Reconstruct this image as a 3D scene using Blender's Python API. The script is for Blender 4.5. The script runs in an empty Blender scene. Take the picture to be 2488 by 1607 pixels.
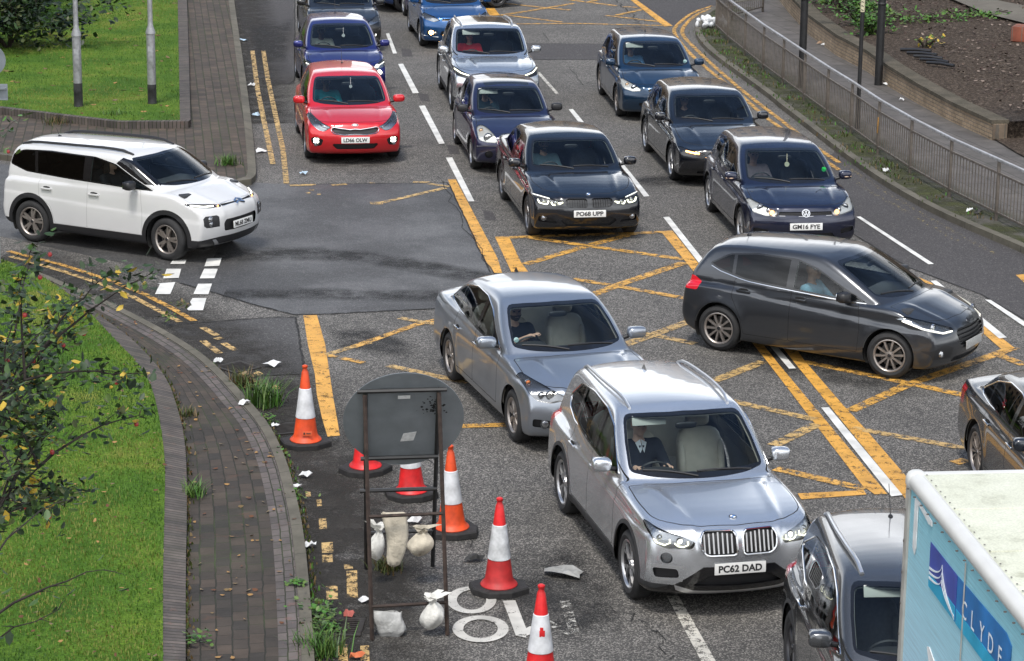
import bpy, bmesh, math, random
import numpy as np
from mathutils import Vector, Matrix

random.seed(7)
RNG = np.random.default_rng(11)
scene = bpy.context.scene
COL = scene.collection

# ---------------------------------------------------------------- camera
CAM_F, CAM_T, CAM_H, CAM_R = 6227.44, 0.256189, 9.0357, -0.0105635   # focal length in photo px, tilt, height, roll
PW, PH = 2488.0, 1607.0
_c, _s = math.cos(CAM_R), math.sin(CAM_R)
_fw = Vector((0, math.cos(CAM_T), -math.sin(CAM_T)))
_dn = Vector((0, -math.sin(CAM_T), -math.cos(CAM_T)))
_rx = Vector((1, 0, 0))
_camx = _rx * _c + _dn * _s
_camy = -(_rx * (-_s) + _dn * _c)
_camz = -_fw
cam_data = bpy.data.cameras.new('camera')
cam = bpy.data.objects.new('camera', cam_data)
COL.objects.link(cam)
M4 = Matrix((_camx, _camy, _camz)).transposed().to_4x4()
M4.translation = Vector((0, 0, CAM_H))
cam.matrix_world = M4
cam_data.sensor_width = 36.0
cam_data.lens = CAM_F / PW * 36.0
cam_data.clip_start = 0.5
cam_data.clip_end = 2000
scene.camera = cam
scene.render.resolution_x, scene.render.resolution_y = 1024, 661

# ---------------------------------------------------------------- light
SUN_EL, SUN_AZ = math.radians(66), math.radians(200)     # high, soft, from behind the camera's left
world = bpy.data.worlds.new('World')
scene.world = world
world.use_nodes = True
wn, wl = world.node_tree.nodes, world.node_tree.links
wn.clear()
w_out = wn.new('ShaderNodeOutputWorld')
w_bg = wn.new('ShaderNodeBackground')
w_sky = wn.new('ShaderNodeTexSky')
w_sky.sky_type = 'NISHITA'
w_sky.sun_disc = False
w_sky.sun_elevation = SUN_EL
w_sky.sun_rotation = SUN_AZ
w_sky.air_density = 1.3
w_sky.dust_density = 3.0
w_sky.ozone_density = 1.0
w_tc = wn.new('ShaderNodeTexCoord')
w_map = wn.new('ShaderNodeMapping')
w_map.inputs['Scale'].default_value = (1.0, 1.0, 2.6)
w_noise = wn.new('ShaderNodeTexNoise')
w_noise.inputs['Scale'].default_value = 2.4
w_noise.inputs['Detail'].default_value = 7
w_noise.inputs['Roughness'].default_value = 0.55
w_ramp = wn.new('ShaderNodeValToRGB')              # cloud base: pale low down, thinner and bluer overhead
for _p, _c4 in ((0.0, (9.5, 9.7, 10.0)), (.10, (12.4, 12.5, 12.5)), (.28, (11.5, 11.7, 12.0)), (.40, (3.6, 4.3, 5.4)), (.52, (1.0, 1.6, 2.8)), (1.0, (.9, 1.5, 2.8))):
    _e = w_ramp.color_ramp.elements.new(_p) if _p not in (0.0, 1.0) else w_ramp.color_ramp.elements[0 if _p == 0 else -1]
    _e.position = _p
    _e.color = (*[q / 12.5 for q in _c4], 1)
w_sep = wn.new('ShaderNodeSeparateXYZ')
wl.new(w_tc.outputs['Generated'], w_sep.inputs[0])
wl.new(w_sep.outputs['Z'], w_ramp.inputs['Fac'])
w_mr = wn.new('ShaderNodeMapRange')
w_mr.inputs[1].default_value, w_mr.inputs[2].default_value = .30, .70
w_mr.inputs[3].default_value, w_mr.inputs[4].default_value = 5.5, 23.0
w_scl = wn.new('ShaderNodeVectorMath')
w_scl.operation = 'SCALE'
w_mix = wn.new('ShaderNodeMix')
w_mix.data_type = 'RGBA'
w_mix.inputs[0].default_value = 0.90           # a mostly clouded sky
wl.new(w_tc.outputs['Generated'], w_map.inputs['Vector'])
wl.new(w_map.outputs['Vector'], w_noise.inputs['Vector'])
wl.new(w_noise.outputs['Fac'], w_mr.inputs[0])
w_beh = wn.new('ShaderNodeMapRange')
w_beh.interpolation_type = 'SMOOTHSTEP'
w_beh.inputs[1].default_value, w_beh.inputs[2].default_value = -.05, -.55
wl.new(w_sep.outputs['Y'], w_beh.inputs[0])
w_mb = wn.new('ShaderNodeMix')
w_mb.data_type = 'RGBA'
w_mb.inputs[7].default_value = (.92, .94, .97, 1)
wl.new(w_beh.outputs[0], w_mb.inputs[0])
wl.new(w_ramp.outputs['Color'], w_mb.inputs[6])
wl.new(w_mb.outputs[2], w_scl.inputs[0])
wl.new(w_mr.outputs[0], w_scl.inputs['Scale'])
wl.new(w_sky.outputs['Color'], w_mix.inputs[6])
wl.new(w_scl.outputs[0], w_mix.inputs[7])
wl.new(w_mix.outputs[2], w_bg.inputs['Color'])
w_bg.inputs['Strength'].default_value = 0.105
wl.new(w_bg.outputs['Background'], w_out.inputs['Surface'])

sun_data = bpy.data.lights.new('sun', 'SUN')
sun_data.energy = 2.0
sun_data.angle = math.radians(12)
sun_data.color = (1.0, 0.95, 0.88)
sun = bpy.data.objects.new('sun', sun_data)
COL.objects.link(sun)
# towards the sun: azimuth measured like the sky's sun_rotation (clockwise from +Y)
_sd = Vector((math.sin(SUN_AZ) * math.cos(SUN_EL), math.cos(SUN_AZ) * math.cos(SUN_EL), math.sin(SUN_EL)))
sun.rotation_euler = _sd.to_track_quat('Z', 'Y').to_euler()
sun.location = (0, 0, 40)

vs = scene.view_settings
scene.display_settings.display_device = 'sRGB'
vs.view_transform = 'Standard'
vs.look = 'None'
vs.exposure = 0.5
vs.gamma = 1.0
scene.cycles.max_bounces = 8
scene.cycles.transparent_max_bounces = 16
scene.cycles.caustics_reflective = False
scene.cycles.caustics_refractive = False
scene.cycles.sample_clamp_indirect = 6.0
scene.cycles.use_denoising = True
# ================================================================ helpers
def G(px, py, z=0.0):
    """world point on the level z that the photo shows at (px, py)"""
    u, v = (px - PW / 2) / CAM_F, (py - PH / 2) / CAM_F
    u, v = u * _c - v * _s, u * _s + v * _c
    d = Vector((u, math.cos(CAM_T) - v * math.sin(CAM_T), -math.sin(CAM_T) - v * math.cos(CAM_T)))
    k = (z - CAM_H) / d.z
    return Vector((k * d.x, k * d.y, z))

def tag(o, label=None, cat=None, group=None, kind=None):
    if label: o['label'] = label
    if cat: o['category'] = cat
    if group: o['group'] = group
    if kind: o['kind'] = kind
    return o

def empty(name, loc=(0, 0, 0), rz=0.0):
    o = bpy.data.objects.new(name, None)
    COL.objects.link(o)
    o.location = loc
    o.rotation_euler = (0, 0, rz)
    o.empty_display_size = 0.2
    return o

def link(name, me, parent=None, loc=None):
    o = bpy.data.objects.new(name, me)
    COL.objects.link(o)
    if parent is not None: o.parent = parent
    if loc is not None: o.location = loc
    return o

def mesh_from(name, verts, faces, mats, fm=None, normals=None, smooth=True, uvs=None):
    me = bpy.data.meshes.new(name)
    me.from_pydata([tuple(v) for v in verts], [], [tuple(int(i) for i in f) for f in faces])
    if not isinstance(mats, (list, tuple)): mats = [mats]
    for m in mats: me.materials.append(m)
    if fm is not None: me.polygons.foreach_set('material_index', np.asarray(fm, dtype=np.int32))
    if uvs is not None:
        uv = me.uv_layers.new(name='UVMap')
        li = np.zeros(len(me.loops), dtype=np.int32)
        me.loops.foreach_get('vertex_index', li)
        uv.data.foreach_set('uv', np.asarray(uvs, dtype=np.float32)[li].ravel())
    me.polygons.foreach_set('use_smooth', np.full(len(me.polygons), smooth, dtype=bool))
    me.update()
    if normals is not None and smooth:
        me.normals_split_custom_set_from_vertices([tuple(n) for n in normals])
    return me

class MB:
    """collects shapes and links them as ONE mesh object"""
    def __init__(self):
        self.v, self.f, self.m = [], [], []
    def add(self, verts, faces, mi=0):
        b = len(self.v)
        self.v += [tuple(p) for p in verts]
        self.f += [tuple(i + b for i in f) for f in faces]
        self.m += [mi] * len(faces)
        return self
    def box(self, c, s, rz=0.0, mi=0, ch=0.0, rot=None):
        """box of size s round c with chamfered edges ch"""
        hx, hy, hz = s[0] / 2, s[1] / 2, s[2] / 2
        ch = min(ch, hx * .9, hy * .9, hz * .9)
        R = rot if rot is not None else Matrix.Rotation(rz, 3, 'Z')
        c = Vector(c)
        if ch <= 0:
            vs_ = [Vector((x, y, z)) for x in (-hx, hx) for y in (-hy, hy) for z in (-hz, hz)]
            fs = [(0, 1, 3, 2), (4, 6, 7, 5), (0, 4, 5, 1), (2, 3, 7, 6), (0, 2, 6, 4), (1, 5, 7, 3)]
            return self.add([c + R @ p for p in vs_], fs, mi)
        bm = bmesh.new()
        bmesh.ops.create_cube(bm, size=1.0)
        for v in bm.verts: v.co = Vector((v.co.x * 2 * hx, v.co.y * 2 * hy, v.co.z * 2 * hz))
        bmesh.ops.bevel(bm, geom=bm.edges[:] , offset=ch, segments=2, profile=0.6, affect='EDGES')
        vs_ = [c + R @ v.co for v in bm.verts]
        bm.verts.index_update()
        fs = [tuple(v.index for v in f.verts) for f in bm.faces]
        bm.free()
        return self.add(vs_, fs, mi)
    def tube(self, pts, r, n=8, mi=0, caps=True):
        pts = [Vector(p) for p in pts]
        rs = r if isinstance(r, (list, tuple)) else [r] * len(pts)
        rings = []
        up = Vector((0, 0, 1))
        prev = None
        for i, p in enumerate(pts):
            a, b = pts[max(i - 1, 0)], pts[min(i + 1, len(pts) - 1)]
            t = (b - a).normalized()
            if prev is None:
                s = t.cross(up)
                if s.length < 1e-3: s = t.cross(Vector((1, 0, 0)))
                s.normalize()
            else:
                s = prev - t * prev.dot(t)
                s.normalize()
            prev = s
            q = t.cross(s)
            rings.append([p + (s * math.cos(2 * math.pi * k / n) + q * math.sin(2 * math.pi * k / n)) * rs[i] for k in range(n)])
        vs_ = [p for r_ in rings for p in r_]
        fs = []
        for i in range(len(rings) - 1):
            for k in range(n):
                k2 = (k + 1) % n
                fs.append((i * n + k, i * n + k2, (i + 1) * n + k2, (i + 1) * n + k))
        if caps:
            fs.append(tuple(range(n))[::-1])
            fs.append(tuple((len(rings) - 1) * n + k for k in range(n)))
        return self.add(vs_, fs, mi)
    def lathe(self, prof, c=(0, 0, 0), axis='Z', n=24, mi=0, closed=False):
        """prof: list of (r, h)"""
        vs_, fs = [], []
        c = Vector(c)
        for (r, h) in prof:
            for k in range(n):
                a = 2 * math.pi * k / n
                x, y = r * math.cos(a), r * math.sin(a)
                p = Vector((x, y, h)) if axis == 'Z' else (Vector((x, h, y)) if axis == 'Y' else Vector((h, x, y)))
                vs_.append(c + p)
        m = len(prof)
        for i in range(m if closed else m - 1):
            j = (i + 1) % m
            for k in range(n):
                k2 = (k + 1) % n
                q = (i * n + k, i * n + k2, j * n + k2, j * n + k)
                fs.append(q if axis != 'Y' else q[::-1])
        return self.add(vs_, fs, mi)
    def prism(self, poly, d0, d1, axis='Z', mi=0, M=None):
        """outline (u, v) given depth between d0 and d1"""
        n = len(poly)
        def P(u, v, d):
            p = Vector((u, v, d)) if axis == 'Z' else (Vector((u, d, v)) if axis == 'Y' else Vector((d, u, v)))
            return M @ p if M is not None else p
        vs_ = [P(u, v, d0) for u, v in poly] + [P(u, v, d1) for u, v in poly]
        fs = [tuple(range(n))[::-1], tuple(range(n, 2 * n))]
        fs += [(k, (k + 1) % n, n + (k + 1) % n, n + k) for k in range(n)]
        return self.add(vs_, fs, mi)
    def build(self, name, mats, parent=None, loc=None, smooth=True, angle=40, sub=0):
        me = mesh_from(name, self.v, self.f, mats, self.m, smooth=smooth)
        bm = bmesh.new()
        bm.from_mesh(me)
        bmesh.ops.recalc_face_normals(bm, faces=bm.faces[:])
        if smooth:
            lim = math.radians(angle)
            for e in bm.edges:
                if len(e.link_faces) == 2:
                    try: e.smooth = e.calc_face_angle() < lim
                    except ValueError: pass
        bm.to_mesh(me)
        bm.free()
        o = link(name, me, parent, loc)
        return o

# ---------------------------------------------------------------- materials
MATS = {}
def mat(name, col, rough=0.6, metal=0.0, coat=0.0, emit=None, estr=0.0, spec=None, noise=None, bump=None, alpha=None):
    """principled; noise=(scale, amount): colour mottling; bump=(scale, strength)"""
    if name in MATS: return MATS[name]
    m = bpy.data.materials.new(name)
    m.use_nodes = True
    nt = m.node_tree
    b = nt.nodes['Principled BSDF']
    b.inputs['Base Color'].default_value = (*col, 1)
    b.inputs['Roughness'].default_value = rough
    b.inputs['Metallic'].default_value = metal
    if spec is not None: b.inputs['Specular IOR Level'].default_value = spec
    if coat:
        b.inputs['Coat Weight'].default_value = coat
        b.inputs['Coat Roughness'].default_value = 0.04
    if emit:
        b.inputs['Emission Color'].default_value = (*emit, 1)
        b.inputs['Emission Strength'].default_value = estr
    if noise or bump:
        tc = nt.nodes.new('ShaderNodeTexCoord')
    if noise:
        n = nt.nodes.new('ShaderNodeTexNoise')
        n.inputs['Scale'].default_value = noise[0]
        n.inputs['Detail'].default_value = 6
        nt.links.new(tc.outputs['Object'], n.inputs['Vector'])
        mr = nt.nodes.new('ShaderNodeMapRange')
        mr.inputs[1].default_value = 0.3; mr.inputs[2].default_value = 0.7
        mr.inputs[3].default_value = 1 - noise[1]; mr.inputs[4].default_value = 1 + noise[1]
        nt.links.new(n.outputs['Fac'], mr.inputs[0])
        mx = nt.nodes.new('ShaderNodeVectorMath'); mx.operation = 'SCALE'
        mx.inputs[0].default_value = col
        nt.links.new(mr.outputs[0], mx.inputs['Scale'])
        nt.links.new(mx.outputs[0], b.inputs['Base Color'])
    if bump:
        n2 = nt.nodes.new('ShaderNodeTexNoise')
        n2.inputs['Scale'].default_value = bump[0]
        n2.inputs['Detail'].default_value = 4
        nt.links.new(tc.outputs['Object'], n2.inputs['Vector'])
        bp = nt.nodes.new('ShaderNodeBump')
        bp.inputs['Strength'].default_value = bump[1]
        bp.inputs['Distance'].default_value = 0.02
        nt.links.new(n2.outputs['Fac'], bp.inputs['Height'])
        nt.links.new(bp.outputs[0], b.inputs['Normal'])
    MATS[name] = m
    return m

def paint(name, col, metal=0.35, rough=0.32, dirt=0.07):
    """car paint under clear coat, with road dirt low on the body"""
    if name in MATS: return MATS[name]
    m = bpy.data.materials.new(name)
    m.use_nodes = True
    nt = m.node_tree; N = nt.nodes; L = nt.links
    b = N['Principled BSDF']
    b.inputs['Metallic'].default_value = metal
    b.inputs['Roughness'].default_value = rough
    b.inputs['Coat Weight'].default_value = 1.0
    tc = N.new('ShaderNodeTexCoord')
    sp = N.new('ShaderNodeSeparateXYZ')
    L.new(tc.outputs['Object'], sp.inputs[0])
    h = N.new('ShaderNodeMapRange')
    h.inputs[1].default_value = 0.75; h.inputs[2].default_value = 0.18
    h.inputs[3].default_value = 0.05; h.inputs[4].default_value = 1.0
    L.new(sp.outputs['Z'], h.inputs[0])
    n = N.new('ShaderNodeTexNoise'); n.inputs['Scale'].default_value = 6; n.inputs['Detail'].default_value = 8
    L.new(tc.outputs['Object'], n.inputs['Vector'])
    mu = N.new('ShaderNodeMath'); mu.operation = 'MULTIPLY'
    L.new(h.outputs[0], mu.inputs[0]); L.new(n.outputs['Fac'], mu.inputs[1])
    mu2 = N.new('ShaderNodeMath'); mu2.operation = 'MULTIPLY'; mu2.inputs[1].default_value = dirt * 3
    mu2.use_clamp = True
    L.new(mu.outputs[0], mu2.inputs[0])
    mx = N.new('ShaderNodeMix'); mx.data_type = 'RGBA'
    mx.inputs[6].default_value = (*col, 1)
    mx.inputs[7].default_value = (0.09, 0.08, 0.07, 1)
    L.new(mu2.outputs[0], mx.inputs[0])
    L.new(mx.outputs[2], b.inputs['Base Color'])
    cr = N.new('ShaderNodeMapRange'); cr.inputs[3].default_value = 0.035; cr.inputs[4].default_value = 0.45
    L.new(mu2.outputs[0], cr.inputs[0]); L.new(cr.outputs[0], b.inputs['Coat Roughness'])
    MATS[name] = m
    return m

def glass(name, tint, ior=1.5, rough=0.0):
    if name in MATS: return MATS[name]
    m = bpy.data.materials.new(name)
    m.use_nodes = True
    nt = m.node_tree; N = nt.nodes; L = nt.links
    N.remove(N['Principled BSDF'])
    out = N['Material Output']
    t = N.new('ShaderNodeBsdfTransparent'); t.inputs[0].default_value = (*tint, 1)
    g = N.new('ShaderNodeBsdfGlossy'); g.inputs['Roughness'].default_value = rough
    f = N.new('ShaderNodeFresnel'); f.inputs[0].default_value = ior
    ml = N.new('ShaderNodeMath'); ml.operation = 'MULTIPLY'; ml.inputs[1].default_value = 1.05; ml.use_clamp = True
    mx = N.new('ShaderNodeMixShader')
    L.new(f.outputs[0], ml.inputs[0])
    L.new(ml.outputs[0], mx.inputs[0]); L.new(t.outputs[0], mx.inputs[1]); L.new(g.outputs[0], mx.inputs[2])
    L.new(mx.outputs[0], out.inputs['Surface'])
    MATS[name] = m
    return m

# ---------------------------------------------------------------- surfaces from distance fields
def smin(a, b, k):
    h = np.clip(0.5 + 0.5 * (b - a) / k, 0, 1)
    return b * (1 - h) + a * h - k * h * (1 - h)
def smax(a, b, k): return -smin(-a, -b, k)
def sstep(x, a, b):
    t = np.clip((x - a) / (b - a), 0, 1)
    return t * t * (3 - 2 * t)
def chaikin(P, n=2, closed=True):
    P = np.asarray(P, float)
    for _ in range(n):
        Q = np.roll(P, -1, 0) if closed else P[1:]
        A = P if closed else P[:-1]
        N_ = np.empty((2 * len(A), 2))
        N_[0::2] = A * .75 + Q * .25
        N_[1::2] = A * .25 + Q * .75
        if not closed: N_ = np.vstack([P[:1], N_, P[-1:]])
        P = N_
    return P
def poly_sdf(pts, poly):
    poly = np.asarray(poly, float)
    d = np.full(len(pts), 1e9); s = np.ones(len(pts))
    n = len(poly)
    j = n - 1
    for i in range(n):
        e = poly[j] - poly[i]
        w = pts - poly[i]
        t = np.clip((w @ e) / max(e @ e, 1e-12), 0, 1)
        b = w - t[:, None] * e
        d = np.minimum(d, (b * b).sum(1))
        c1 = pts[:, 1] >= poly[i, 1]; c2 = pts[:, 1] < poly[j, 1]; c3 = e[0] * w[:, 1] > e[1] * w[:, 0]
        al = (c1 & c2 & c3) | (~c1 & ~c2 & ~c3)
        s = np.where(al, -s, s)
        j = i
    return s * np.sqrt(d)
class Table:
    """blurred distance to an outline, sampled in 2-D"""
    def __init__(self, poly, lo, hi, h=0.016, blur=2):
        self.lo, self.h = np.array(lo, float), h
        nx, nz = int((hi[0] - lo[0]) / h) + 2, int((hi[1] - lo[1]) / h) + 2
        X, Z = np.meshgrid(lo[0] + np.arange(nx) * h, lo[1] + np.arange(nz) * h, indexing='ij')
        A = poly_sdf(np.c_[X.ravel(), Z.ravel()], poly).reshape(nx, nz)
        for _ in range(blur):
            B = A.copy(); B[1:-1] = A[:-2] * .25 + A[1:-1] * .5 + A[2:] * .25
            A = B.copy(); A[:, 1:-1] = B[:, :-2] * .25 + B[:, 1:-1] * .5 + B[:, 2:] * .25
        self.A = A
    def __call__(self, x, z):
        A = self.A
        u = np.clip((x - self.lo[0]) / self.h, 0, A.shape[0] - 1.001)
        v = np.clip((z - self.lo[1]) / self.h, 0, A.shape[1] - 1.001)
        i, j = u.astype(int), v.astype(int)
        u -= i; v -= j
        return (A[i, j] * (1 - u) * (1 - v) + A[i + 1, j] * u * (1 - v) + A[i, j + 1] * (1 - u) * v + A[i + 1, j + 1] * u * v)
def grad(f, P, e=0.008):
    g = np.empty_like(P)
    for k in range(3):
        d = np.zeros(3); d[k] = e
        g[:, k] = (f(P + d) - f(P - d)) / (2 * e)
    return g
def surface_net(f, lo, hi, h, half=True, iters=3):
    """quad mesh of f = 0; half: only y >= 0, its open edge lying on y = 0"""
    lo = np.array(lo, float); hi = np.array(hi, float)
    if half: lo[1] = -h
    n = ((hi - lo) / h).astype(int) + 2
    ax = [lo[k] + np.arange(n[k]) * h for k in range(3)]
    X, Y, Z = np.meshgrid(*ax, indexing='ij')
    F = f(np.c_[X.ravel(), Y.ravel(), Z.ravel()]).reshape(n)
    S = F < 0
    m = n - 1
    cnt = np.zeros(m, int)
    for dx in (0, 1):
        for dy in (0, 1):
            for dz in (0, 1):
                cnt += S[dx:m[0] + dx, dy:m[1] + dy, dz:m[2] + dz]
    act = (cnt > 0) & (cnt < 8)
    idx = -np.ones(m, int)
    ijk = np.argwhere(act)
    idx[act] = np.arange(len(ijk))
    acc = np.zeros((len(ijk), 3)); num = np.zeros(len(ijk))
    i0, j0, k0 = ijk.T
    corners = [(a, b, c) for a in (0, 1) for b in (0, 1) for c in (0, 1)]
    for a in corners:
        for ax_ in range(3):
            if a[ax_]: continue
            b = list(a); b[ax_] = 1
            fa = F[i0 + a[0], j0 + a[1], k0 + a[2]]; fb = F[i0 + b[0], j0 + b[1], k0 + b[2]]
            cr = (fa < 0) != (fb < 0)
            t = np.where(cr, fa / np.where(np.abs(fa - fb) < 1e-12, 1, fa - fb), 0)
            p = np.tile(np.array(a, float), (len(ijk), 1)); p[:, ax_] += t
            acc[cr] += p[cr]; num[cr] += 1
    V = lo + (ijk + acc / np.maximum(num, 1)[:, None]) * h
    if half: V[j0 == 0, 1] = 0
    for _ in range(iters):
        g = grad(f, V)
        st = (f(V) / np.maximum((g * g).sum(1), 1e-6))[:, None] * g
        L_ = np.linalg.norm(st, axis=1, keepdims=True)
        V = V - st * np.minimum(1, 0.6 * h / np.maximum(L_, 1e-9))
        if half: V[j0 == 0, 1] = 0
    quads = []
    for a in range(3):
        b, c = (a + 1) % 3, (a + 2) % 3
        sl = [slice(None)] * 3; sl2 = [slice(None)] * 3
        sl[a] = slice(0, n[a] - 1); sl2[a] = slice(1, n[a])
        ch = S[tuple(sl)] != S[tuple(sl2)]
        E_ = np.argwhere(ch)
        E_ = E_[(E_[:, b] > 0) & (E_[:, c] > 0) & (E_[:, b] < m[b]) & (E_[:, c] < m[c])]
        def cell(db, dc):
            q = E_.copy(); q[:, b] += db; q[:, c] += dc
            return idx[q[:, 0], q[:, 1], q[:, 2]]
        q = np.c_[cell(-1, -1), cell(0, -1), cell(0, 0), cell(-1, 0)]
        fl = ~S[E_[:, 0], E_[:, 1], E_[:, 2]]
        q[fl] = q[fl][:, ::-1]
        quads.append(q)
    Q = np.vstack(quads)
    Q = Q[(Q >= 0).all(1)]
    return V, Q
def round_poly(P, r=0.03, seg=3):
    """polygon with its corners rounded; r one number or one per corner"""
    P = [np.array(p, float) for p in P]
    n = len(P)
    rr = r if isinstance(r, (list, tuple)) else [r] * n
    out = []
    for i in range(n):
        a, b, c = P[i - 1], P[i], P[(i + 1) % n]
        la, lc = np.linalg.norm(a - b), np.linalg.norm(c - b)
        q = min(rr[i], la * .45, lc * .45)
        if q < 1e-4: out.append(b); continue
        p0, p2 = b + (a - b) / la * q, b + (c - b) / lc * q
        for k in range(seg + 1):
            t = k / seg
            out.append(p0 * (1 - t) ** 2 + b * 2 * t * (1 - t) + p2 * t * t)
    return np.array(out)
def in_poly(u, v, P):
    c = False
    j = len(P) - 1
    for i in range(len(P)):
        if (P[i][1] > v) != (P[j][1] > v) and u < (P[j][0] - P[i][0]) * (v - P[i][1]) / (P[j][1] - P[i][1]) + P[i][0]:
            c = not c
        j = i
    return c
def grow(P, d):
    """outline moved outwards by d"""
    P = np.asarray(P, float)
    a = np.roll(P, 1, 0); b = np.roll(P, -1, 0)
    A = 0.5 * np.sum(P[:, 0] * b[:, 1] - b[:, 0] * P[:, 1])
    def nrm(e):
        L_ = np.linalg.norm(e, axis=1, keepdims=True)
        e = e / np.maximum(L_, 1e-9)
        return np.c_[e[:, 1], -e[:, 0]] * (1 if A > 0 else -1)
    n1, n2 = nrm(P - a), nrm(b - P)
    m_ = n1 + n2
    return P + m_ * (d / np.maximum((m_ * n1).sum(1), 0.35))[:, None]
VIEW = {'side': (0, 2), 'front': (1, 2), 'top': (0, 1)}
CACHE = {}
def finfo(f):
    q = CACHE.get(f)
    if q is None:
        xs, ys, zs = zip(*[v.co for v in f.verts])
        q = CACHE[f] = (f.calc_center_median(), f.normal.copy(), (min(xs), min(ys), min(zs)), (max(xs), max(ys), max(zs)))
    return q
def cut(bm, lay, view, poly, new, allowed, cond):
    """cuts the outline into the shell along the view and marks the faces inside as part `new`"""
    iu, iv = VIEW[view]
    poly = np.asarray(poly, float)
    u0, v0 = poly.min(0) - .002; u1, v1 = poly.max(0) + .002
    cand = set()
    for f in bm.faces:
        q = finfo(f)
        c, lo, hi = q[0], q[2], q[3]
        if lo[iu] > u1 or hi[iu] < u0 or lo[iv] > v1 or hi[iv] < v0: continue
        if f[lay] in allowed and cond(c, q[1]): cand.add(f)
    n = len(poly)
    for i in range(n):
        a, b = poly[i], poly[(i + 1) % n]
        d = b - a
        L_ = np.hypot(*d)
        if L_ < 1e-5: continue
        nu, nv = d[1] / L_, -d[0] / L_
        a0, a1 = float(a[0]), float(a[1])
        nu, nv = float(nu), float(nv)
        eu0, eu1 = min(a[0], b[0]) - .001, max(a[0], b[0]) + .001
        ev0, ev1 = min(a[1], b[1]) - .001, max(a[1], b[1]) + .001
        sub = []
        for f in cand:
            q = finfo(f); lo, hi = q[2], q[3]
            if hi[iu] < eu0 or lo[iu] > eu1 or hi[iv] < ev0 or lo[iv] > ev1: continue
            s = [nu * (v.co[iu] - a0) + nv * (v.co[iv] - a1) for v in f.verts]
            if min(s) > -1e-5 or max(s) < 1e-5: continue
            sub.append(f)
        if not sub: continue
        sd = {}
        for f in sub:
            cand.discard(f); CACHE.pop(f, None)
            for v in f.verts:
                if v not in sd: sd[v] = nu * (v.co[iu] - a0) + nv * (v.co[iv] - a1)
        on = {v for v, q in sd.items() if abs(q) < 2e-5}
        for e in {e for f in sub for e in f.edges}:
            v0_, v1_ = e.verts
            s0, s1 = sd[v0_], sd[v1_]
            if v0_ in on or v1_ in on or (s0 < 0) == (s1 < 0): continue
            ne, nvt = bmesh.utils.edge_split(e, v0_, s0 / (s0 - s1))
            on.add(nvt)
        for f in sub:
            hit = [v for v in f.verts if v in on]
            g = None
            if len(hit) >= 2:
                vs_ = list(f.verts); m_ = len(vs_)
                for x_ in range(len(hit)):
                    for y_ in range(x_ + 1, len(hit)):
                        d_ = abs(vs_.index(hit[x_]) - vs_.index(hit[y_]))
                        if 1 < d_ < m_ - 1:
                            g = bmesh.utils.face_split(f, hit[x_], hit[y_])
                            break
                    if g: break
            for q in ((f, g[0]) if g else (f,)):
                q.normal_update(); CACHE.pop(q, None); cand.add(q)
    k = 0
    for f in cand:
        if not f.is_valid or f[lay] not in allowed: continue
        c = finfo(f)[0]
        if in_poly(c[iu], c[iv], poly):
            f[lay] = new
            k += 1
    return k
# ================================================================ vehicles
CHROME = mat('chrome', (0.75, 0.76, 0.78), rough=0.12, metal=1.0)
BLACKP = mat('black_plastic', (0.018, 0.018, 0.02), rough=0.45)
RUBBER = mat('tyre_rubber', (0.022, 0.022, 0.023), rough=0.8, noise=(9, .25))
GLOSSB = mat('gloss_black', (0.008, 0.008, 0.009), rough=0.12, coat=0.5)
ARCHB = mat('cladding', (0.035, 0.036, 0.038), rough=0.6, noise=(14, .2))
DARKIN = mat('cabin_dark', (0.028, 0.029, 0.032), rough=0.75)
LININGM = mat('headlining', (.20, .205, .20), .85)
DASHM = mat('dash_plastic', (0.032, 0.033, 0.036), rough=0.6)
SEATD = mat('seat_dark', (0.035, 0.036, 0.04), rough=0.8, noise=(30, .2))
SEATB = mat('seat_cream', (0.50, 0.45, 0.38), rough=0.6, noise=(10, .08))
LINER = mat('wheel_well', (0.008, 0.008, 0.008), rough=0.95)
UNDER = mat('panel_gap', (0.006, 0.006, 0.006), rough=0.9)
LAMPIN = mat('lamp_bowl', (0.42, 0.43, 0.45), rough=0.22, metal=0.9)
LAMPDK = mat('lamp_bowl_dark', (0.05, 0.05, 0.055), rough=0.25, metal=0.6)
LENS = glass('lamp_lens', (0.93, 0.95, 0.96), 1.45)
GLS = glass('car_glass', (0.84, 0.92, 0.92), 1.5)
GLSD = glass('privacy_glass', (0.035, 0.04, 0.042), 1.5)
TAILM = mat('tail_lamp', (0.45, 0.012, 0.015), rough=0.12, coat=1.0)
TAILON = mat('tail_lamp_lit', (0.5, 0.01, 0.02), rough=0.15, coat=1.0, emit=(1, 0.02, 0.04), estr=0.12)
AMBER = mat('amber_lens', (0.8, 0.25, 0.03), rough=0.15, coat=1.0)
AMBERON = mat('amber_lamp_lit', (0.9, 0.35, 0.05), rough=0.2, emit=(1.0, 0.45, 0.12), estr=7)
DRL = mat('running_light', (0.9, 0.9, 0.8), rough=0.2, emit=(1.0, 0.98, 0.72), estr=2.2)
LEDW = mat('lamp_lit', (0.9, 0.9, 0.85), rough=0.2, emit=(1.0, 0.96, 0.82), estr=7)
LEDSOFT = mat('lamp_glow', (0.9, 0.9, 0.85), rough=0.2, emit=(1.0, 0.97, 0.85), estr=1.2)
PLATEW = mat('plate_white', (0.74, 0.74, 0.72), rough=0.4)
PLATEG = mat('plate_dirty', (0.36, 0.36, 0.35), rough=0.5, noise=(40, .25))
INK = mat('plate_letters', (0.012, 0.012, 0.014), rough=0.5)
ALLOY = mat('alloy', (0.52, 0.52, 0.53), rough=0.3, metal=0.85)
ALLOYW = mat('alloy_warm', (0.40, 0.36, 0.33), rough=0.38, metal=0.8)
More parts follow.
